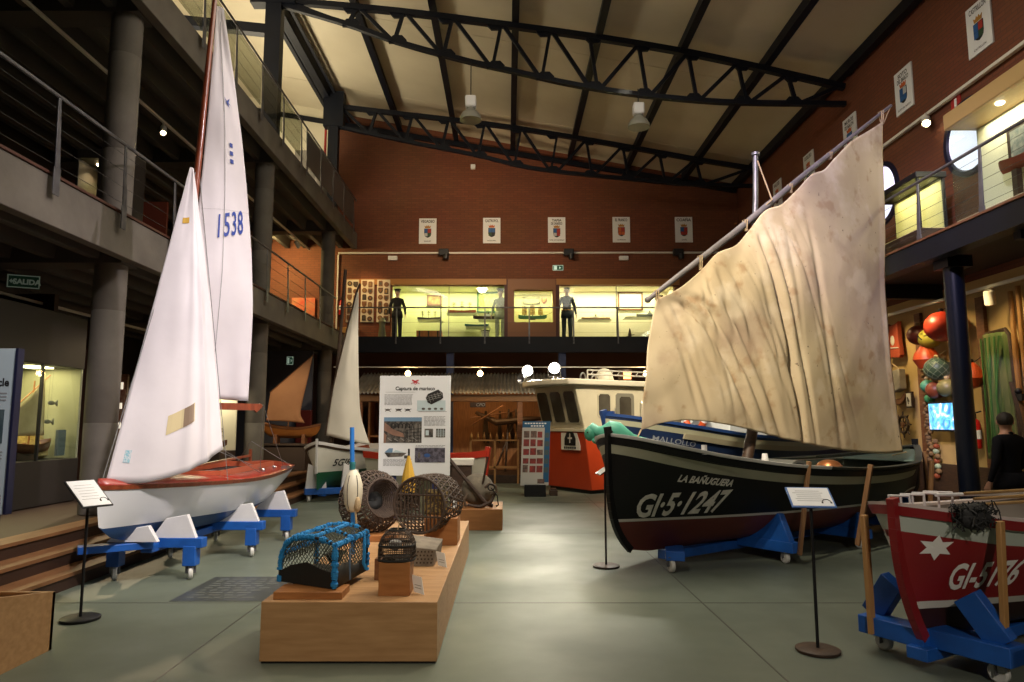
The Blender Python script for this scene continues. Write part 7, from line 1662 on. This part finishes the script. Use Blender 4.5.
for k in range(8): m.sph((7.47, 12.30 + rb.uniform(-.03, .05), 1.28 - .085 * k), (.05, .06, .05), 9, k % 3)
single('float_string', m, [mat('cork_brown', (.20, .12, .05), .8), mat('float_rust', FC['rust'], .4), mat('float_pale', FC['pale'], .4)], 'short string of mixed small floats below the television edge', 'corks')
t = thing('fyke_net', 'tall green net stretched in a dark rounded frame on the yellow wall', 'net', (7.5, 10.6, 1.1))
fr = [(7.48, 10.98, 1.05), (7.48, 10.94, 2.0), (7.48, 10.92, 2.85), (7.48, 10.84, 2.98), (7.48, 10.42, 3.0), (7.48, 10.34, 2.9), (7.48, 10.30, 2.0), (7.48, 10.28, 1.05)]
m = MB(); m.tube(fr, .03, 8); part('rim', m, DARKW, t)
m = MB(); m.grid(30, 30, lambda u, v: V((7.47 - .10 * math.sin(PI * u) - .02 * math.sin(u * 40 + v * 3), lerp(lerp(10.98, 10.90, v), lerp(10.28, 10.36, v), u), lerp(1.05, 2.96, v)))); part('green_netting', m, mat('netting_green', (.085, .155, .04), .8, col2=(.24, .24, .09), scale=3, stretch=(1, 4, .5), transl=.3), t, solid=.004)
m = MB()
for k in range(5): m.tube([(7.36, lerp(10.8, 10.4, k / 4), 2.9), (7.35, lerp(10.75, 10.5, k / 4) + .03 * (-1) ** k, 2.0), (7.35, lerp(10.8, 10.45, k / 4), 1.15)], .014, 5)
part('gathered_cord', m, mat('netting_dark_green', (.04, .13, .025), .8), t)
for y, z0, z1, l in ((10.28, 1.35, 3.55, 'long bamboo pole leaning right of the green net'), (10.12, 1.5, 3.6, 'second long bamboo pole at the picture edge beside the green net')):
    m = MB(); m.tube([(7.5, y - .05, z0), (7.5, y - .01, lerp(z0, z1, .5)), (7.5, y, z1)], [.035, .04, .035], 9); single('bamboo_pole', m, mat('bamboo_wall', (.38, .19, .05), .5, col2=(.28, .13, .035), scale=3), l, 'pole')
m = MB(); m.bar((7.3, 9.95, 1.35), (7.45, 10.35, 2.2), .05, .03); single('dark_slat', m, DARKW, 'dark slat leaning below the bamboo poles', 'pole')
m = MB(); m.rng(7.42, 7.53, 10.12, 10.28, 1.92, 2.02); m.sph((7.44, 10.2, 2.06), .05, 10); single('black_hook', m, BLACKM, 'black iron hook fixed under the first bamboo pole', 'fitting')
m = MB(); m.rng(6.9, 7.5, 13.6, 14.9, 0, .45); single('wall_bench', m, BROWNW, 'low brown bench against the yellow wall behind the black boat stern', 'bench', bevel=.01)

# ================================================================== PEOPLE
def skin_body(name, verts, edges, radii, mats, matfn, parent, subdiv=2):
    me = bpy.data.meshes.new('body_source'); me.from_pydata(verts, edges, [])
    ob = bpy.data.objects.new('body_source', me); COL.objects.link(ob)
    md = ob.modifiers.new('skin', 'SKIN'); md.use_smooth_shade = True
    lay = me.skin_vertices[0].data
    for i, r in enumerate(radii):
        lay[i].radius = (r, r) if not isinstance(r, tuple) else r
    lay[0].use_root = True
    sb = ob.modifiers.new('sub', 'SUBSURF'); sb.levels = subdiv; sb.render_levels = subdiv
    bpy.context.view_layer.update()
    em = bpy.data.meshes.new_from_object(ob.evaluated_get(bpy.context.evaluated_depsgraph_get()))
    m = MB(); m.v = [tuple(v.co) for v in em.vertices]; m.f = [tuple(p.vertices) for p in em.polygons]; m.m = [matfn(p.center) for p in em.polygons]
    bpy.data.objects.remove(ob); bpy.data.meshes.remove(me); bpy.data.meshes.remove(em)
    return part(name, m, mats, parent, angle=180)
def figure(name, label, cat, loc, face, H, cloth, hair, cap=None, arms=((.10, -.02, 0), (.10, -.02, 0)), head_yaw=0., group=None, legcloth=None, hold=None, skinm=None, z_off=0.):
    """stands at loc; face = heading angle (0 looks along -y). local: x = the figure's left, y = back"""
    t = thing(name, label, cat, loc, group)
    Mr = Matrix.Rotation(face, 3, 'Z'); o = V(loc); k = H / 1.75
    W = lambda x, y, z: o + Mr @ V((x * k, y * k, z * k))
    vs, es, rs = [], [], []
    def add(p, r, link=None):
        vs.append(W(*p)); rs.append((r[0] * k, r[1] * k) if isinstance(r, tuple) else r * k)
        if link is not None: es.append((link, len(vs) - 1))
        return len(vs) - 1
    pel = add((0, 0, .93), (.135, .115))
    wa = add((0, -.005, 1.08), (.135, .105), pel); ch = add((0, .0, 1.25), (.155, .12), wa); up = add((0, .01, 1.38), (.13, .10), ch)
    nk = add((0, .0, 1.49), (.055, .055), up); jw = add((0, -.015, 1.57), (.066, .078), nk); hd_ = add((0, -.005, 1.645), (.078, .095), jw); tp_ = add((0, .01, 1.715), (.055, .07), hd_)
    for sx, (ax, ay, lift) in ((1, arms[0]), (-1, arms[1])):
        sh = add((sx * .165, .015, 1.40), .068, up); el = add((sx * (.225 + ax * .3), .03 + ay * .3, 1.13), .050, sh)
        wr = add((sx * (.22 + ax * .5), -.03 + ay * 3.2, .90 + lift), .031, el)
        d = (V((sx * (.22 + ax * .5), -.03 + ay * 3.2, .90 + lift)) - V((sx * (.225 + ax * .3), .03 + ay * .3, 1.13))).normalized()
        w0 = V(vs[wr]); 
        pl = V((sx * (.22 + ax * .5), -.03 + ay * 3.2, .90 + lift)) + d * .055; pm = add(tuple(pl), (.028, .038), wr)
        for f_, ln in ((-.030, .070), (-.010, .082), (.010, .078), (.029, .062)):
            b = pl + d * .035 + V((0, f_, 0)); kn = add(tuple(b), .0105, pm); m1 = add(tuple(b + d * ln * .5 + V((-sx * .006, 0, 0))), .0095, kn); add(tuple(b + d * ln + V((-sx * .022, 0, 0))), .0075, m1)
        tb = add(tuple(pl + V((0, -.036, 0))), .011, pm); add(tuple(pl + d * .045 + V((-sx * .012, -.055, 0))), .009, tb)
    for sx in (1, -1):
        hp = add((sx * .092, 0, .88), .095, pel); kn = add((sx * .10, -.012, .49), .075, hp); an = add((sx * .105, .01, .09), .058, kn); ft = add((sx * .125, -.13, .045), .035, an)
    ymid = .855 * H
    def mf(c):
        l = Mr.transposed() @ (V(c) - o) / k
        if l.z > 1.475 and abs(l.x) < .12: return 0
        # hands
        if l.z < .90 + max(arms[0][2], arms[1][2]) and l.z > .68 and abs(l.x) > .20 and (abs(l.y + .03) > -1): 
            s_ = arms[0] if l.x > 0 else arms[1]
            if l.z < .895 + s_[2] + .01: return 0
        if l.z < .075: return 3
        if l.z < .86 and abs(l.x) < .21: return 2
        return 1
    sk = skinm or SKIN
    body = skin_body('body', [tuple(v) for v in vs], es, rs, [sk, cloth, legcloth or cloth, BLACKM], mf, t)
    Hd = Matrix.Rotation(head_yaw, 3, 'Z'); hc = V((0, -.01, 1.63))
    Lh = lambda x, y, z: W(*(hc + Hd @ V((x, y, z))))
    m = MB()
    m.add([Lh(0, -.115, -.025), Lh(-.017, -.088, -.03), Lh(.017, -.088, -.03), Lh(0, -.088, .025), Lh(0, -.085, -.04)], [(0, 1, 3), (0, 3, 2), (0, 4, 1), (0, 2, 4), (1, 4, 2, 3)])
    for sx in (1, -1): m.sph(Lh(sx * .078, .005, -.01), (.012 * k, .022 * k, .032 * k), 10)
    m.tube([Lh(-.025, -.087, -.062), Lh(0, -.094, -.060), Lh(.025, -.087, -.062)], .006 * k, 6, 1)
    for sx in (1, -1): m.sph(Lh(sx * .032, -.084, .015), .011 * k, 8, 2); m.tube([Lh(sx * .048, -.082, .034), Lh(sx * .018, -.09, .036)], .005 * k, 5, 3)
    part('face_features', m, [sk, mat('lip', (.25, .08, .06), .5), mat('eye_white', (.5, .5, .48), .3), HAIR], body)
    m = MB(); hv = []
    def hf(u, v):
        a = 2 * PI * u; e = lerp(-.75, PI / 2, v); fr_ = math.cos(a)   # a=0 -> back
        e = max(e, -.75 + 1.35 * smooth(.55, -.35, fr_))
        rr = 1.0
        return Lh(.090 * math.cos(e) * math.sin(a), .012 + .108 * math.cos(e) * math.cos(a), .02 + .095 * math.sin(e))
    m.grid(24, 10, hf); part('hair', m, hair, t, angle=180)
    m = MB()
    m.tube([W(-.06, -.035, 1.455), W(-.065, .03, 1.475), W(0, .06, 1.49), W(.065, .03, 1.475), W(.06, -.035, 1.455), W(0, -.10, 1.40)], .018 * k, 7); part('collar', m, cloth, t)
    m = MB()
    m.lathe([(.19 * k, .80 * k), (.185 * k, .9 * k), (.165 * k, 1.02 * k)], o, 26, 0, Matrix.Diagonal((1.0, .80, 1)).to_3x3() if abs(math.sin(face)) < .5 else Matrix.Diagonal((.9, .95, 1)).to_3x3(), False); part('jacket_hem', m, cloth, t, solid=.01)
    if cap:
        m = MB(); q = Mr @ Hd; m.lathe([(.092 * k, 0), (.095 * k, .03 * k), (.125 * k, .06 * k), (.12 * k, .075 * k), (.02 * k, .085 * k)], Lh(0, 0, .065), 22, 0, q); m.lathe([(.097 * k, .0), (.098 * k, .028 * k)], Lh(0, 0, .066), 22, 1, q, False)
        m.prism([(-.07 * k, 0), (.07 * k, 0), (.05 * k, .05 * k), (-.05 * k, .05 * k)], Lh(0, -.08, .066), q @ V((1, 0, 0)), q @ V((0, -1, -.3)), q @ V((0, 0, 1)), .006, 1); part('cap', m, cap, t)
    return t, W
NAVYC = mat('cloth_navy', (.012, .016, .026), .85, col2=(.008, .010, .018), scale=20); MSK = mat('mannequin_skin', (.46, .30, .22), .5)
f1, W1 = figure('mannequin', 'mannequin in a black sailor uniform beside the plaque boards', 'mannequin', (-3.50, 22.05, 4.17), R(12), 1.66, mat('cloth_black', (.010, .010, .012), .85), HAIR, [mat('cloth_black', (.010, .010, .012), .85), BLACKM], skinm=MSK)
f2, W2 = figure('mannequin', 'mannequin in a pale grey uniform inside the yellow case', 'mannequin', (-.22, 22.85, 4.2), R(-8), 1.8, mat('cloth_pale', (.44, .45, .36), .85, col2=(.36, .37, .30), scale=14), HAIR, [mat('cap_dark', (.03, .03, .03), .7), BLACKM], skinm=MSK)
f3, W3b = figure('mannequin', 'mannequin in a navy officer uniform inside the cream case', 'mannequin', (1.98, 22.85, 4.2), R(5), 1.86, mat('cloth_officer', (.035, .045, .06), .8), HAIR, [PAPERC, BLACKM], skinm=MSK)
m = MB(); [m.sph(W3b(sx * .05, -.135, z), .012, 8) for sx in (1, -1) for z in (1.0, 1.1, 1.2)]; m.tube([W3b(-.19, -.06, 1.03), W3b(0, -.15, 1.03), W3b(.19, -.06, 1.03)], .014, 6); part('gold_trim', m, cc['g'], f3)
f4, W4 = figure('person', 'person in a dark coat with dark hair seen from behind near the yellow wall', 'person', (6.05, 8.55, 0), R(196), 1.74, mat('coat_black', (.006, .006, .009), .9, spec=.2), HAIR, None, arms=((.05, -.01, 0), (.08, -.06, .06)), head_yaw=R(-45))
t = thing('phone', 'small pale phone held by the person in the dark coat', 'phone', W4(-.26, -.26, .84)); m = MB(); c = W4(-.255, -.265, .85); m.box(c, (.012, .07, .13), R(20)); part('phone_body', m, PAPER, t)
# ================================================================== LIGHT
WARM = (1, .74, .44); WHT = (1, .88, .74); YG = (1, .92, .46)
# lit cases of the back balcony
area('case_light', (-1.9, 23.1, 6.02), (-1.9, 23.2, 4.2), 52, 3.5, .15, YG)
area('case_light', (.85, 23.0, 5.87), (.85, 23.1, 4.9), 13, 1.1, .12, (1, .82, .38))
area('case_light', (3.55, 23.1, 6.02), (3.55, 23.2, 4.2), 66, 3.5, .15, (1, .86, .56))
spot('plaque_light', (-4.5, 20.9, 7.0), (-4.5, 22.4, 5.5), 60, 60, .8, (1, .62, .26))
area('gallery_end_light', (-7.2, 20.6, 7.0), (-6.8, 22.3, 5.4), 60, .6, .6, (1, .72, .30))
# floodlights on the wheelhouse
for c in FL: spot('floodlight_beam', c + V((0, -.06, 0)), c + V((-.3, -10, -2.2)), 110, 110, .8, (1, .90, .72), .12)
# added spots that brighten the exhibits and floor; none sits at a modelled lamp
spot('sail_spot', (-2.0, 1.0, 8.8), (2.7, 9.0, 3.0), 5600, 28, .9, (1, .85, .62), .15)
spot('sail_spot', (-.5, 1.5, 9.0), (5.0, 9.9, 4.9), 3000, 28, .8, (.78, .66, 1.0), .15)
spot('dinghy_spot', (7.0, 4.5, 8.8), (-3.4, 8.2, 3.9), 1500, 26, .8, (1, .87, .90), .15)
spot('dinghy_spot', (1.5, 1.0, 9.4), (-3.5, 8.4, 1.3), 2300, 30, .8, (1, .9, .88), .15)
spot('small_sail_spot', (3.0, 14.6, 9.3), (-3.2, 15.0, 2.4), 600, 22, .8, (1, .86, .62), .12)
spot('small_sail_spot', (-.5, 7.5, 9.0), (-3.3, 15.0, 2.2), 1100, 18, .8, (1, .86, .66), .12)
spot('plinth_spot', (3.5, 9.5, 9.0), (-1.0, 6.5, .5), 800, 34, .8, (1, .82, .56), .15)
spot('plinth_spot', (-.5, -2.5, 6.5), (-1.1, 5.6, .35), 700, 24, .8, (1, .84, .62), .15)
spot('poster_spot', (-.6, 4.2, 7.6), (-1.44, 10.9, 1.6), 900, 22, .6, WHT, .1)
spot('hull_spot', (-1.4, 1.0, 7.5), (1.9, 8.2, .8), 330, 30, .8, WHT, .12)
spot('red_boat_spot', (1.6, -2.5, 4.6), (3.0, 4.9, .7), 420, 24, .8, WHT, .12)
spot('wheelhouse_spot', (-.5, 10.5, 7.5), (1.8, 16.2, 1.8), 300, 34, .8, WARM, .12)
spot('side_spot', (5.2, 12.0, 7.0), (2.4, 17, 2.2), 1600, 34, .8, (1, .85, .6), .12)
spot('dinghy_spot', (5.9, 4.6, 5.3), (-3.3, 8.4, .85), 520, 22, .9, (1, .93, .92), .1)
spot('floor_spot', (2.5, 14.5, 8.8), (.5, 8.6, 0), 2100, 30, .9, (1, .93, .80), .3)
spot('floor_spot', (2.0, 3.0, 8.8), (-2.9, 7.6, 0), 1000, 24, .9, (1, .9, .72), .15)
spot('panel_spot', (-4.3, 3.0, 3.5), (-4.6, 6.3, 1.6), 25, 40, .8, (.9, .95, 1), .06)
# under the right balcony
for y in (10.2, 11.6, 13.0): spot('float_wall_spot', (6.6, y, 3.75), (7.6, y, 2.0), 58, 95, .9, (1, .74, .36), .08)
# hut bulbs
for x in (-2.62, -.71): point('bulb_light', (x, 18.4, 2.9), 12, (1, .62, .28), .08)
point('bulb_light', (3.68, 18.4, 2.9), 20, (1, .62, .28), .08)
area('hut_light', (-.6, 19.6, 2.2), (-.6, 20.8, 1.0), 8, 2.5, .2, (1, .58, .22))
# left side
spot('gallery_lamp', (-6.2, 12.1, 6.75), (-4.6, 9.0, 4.0), 30, 80, .8, WARM, .06)
spot('gallery_lamp', (-5.9, 14.6, 3.3), (-5.4, 17.5, 1.9), 130, 50, .8, WARM, .06)
spot('gallery_lamp', (-6.3, 12.4, 3.3), (-4.4, 7.6, .0), 120, 70, .8, WARM, .08)
# uplight on the cream roof from the upper gallery, and an added fill over the hall
area('roof_uplight', (-7.0, 17.0, 8.6), (-5.8, 17.0, 12), 170, 8, 1, (1, .86, .60))
area('roof_uplight', (-6.0, 9.0, 8.9), (-4.6, 10.0, 12), 190, 8, 1, (1, .86, .64))
area('hall_fill', (1.2, 8.0, 8.9), (1.2, 9.0, 0), 310, 5.0, 8.0, (1, .90, .74))
spot('sign_spot', (-1.0, 17.5, 7.0), (-.6, 22.4, 7.8), 290, 110, .9, (1, .74, .46), .2)

w = bpy.data.worlds.new('hall_dark'); SC.world = w; w.use_nodes = True
w.node_tree.nodes['Background'].inputs['Color'].default_value = (.02, .02, .025, 1)
w.node_tree.nodes['Background'].inputs['Strength'].default_value = .3
vs_ = SC.view_settings
SC.display_settings.display_device = 'sRGB'
vs_.view_transform = 'Standard'; vs_.look = 'None'; vs_.gamma = 1; vs_.use_curve_mapping = False; vs_.exposure = .85
SC.cycles.use_denoising = True
SC.cycles.max_bounces = 6; SC.cycles.transparent_max_bounces = 12; SC.cycles.sample_clamp_indirect = 4
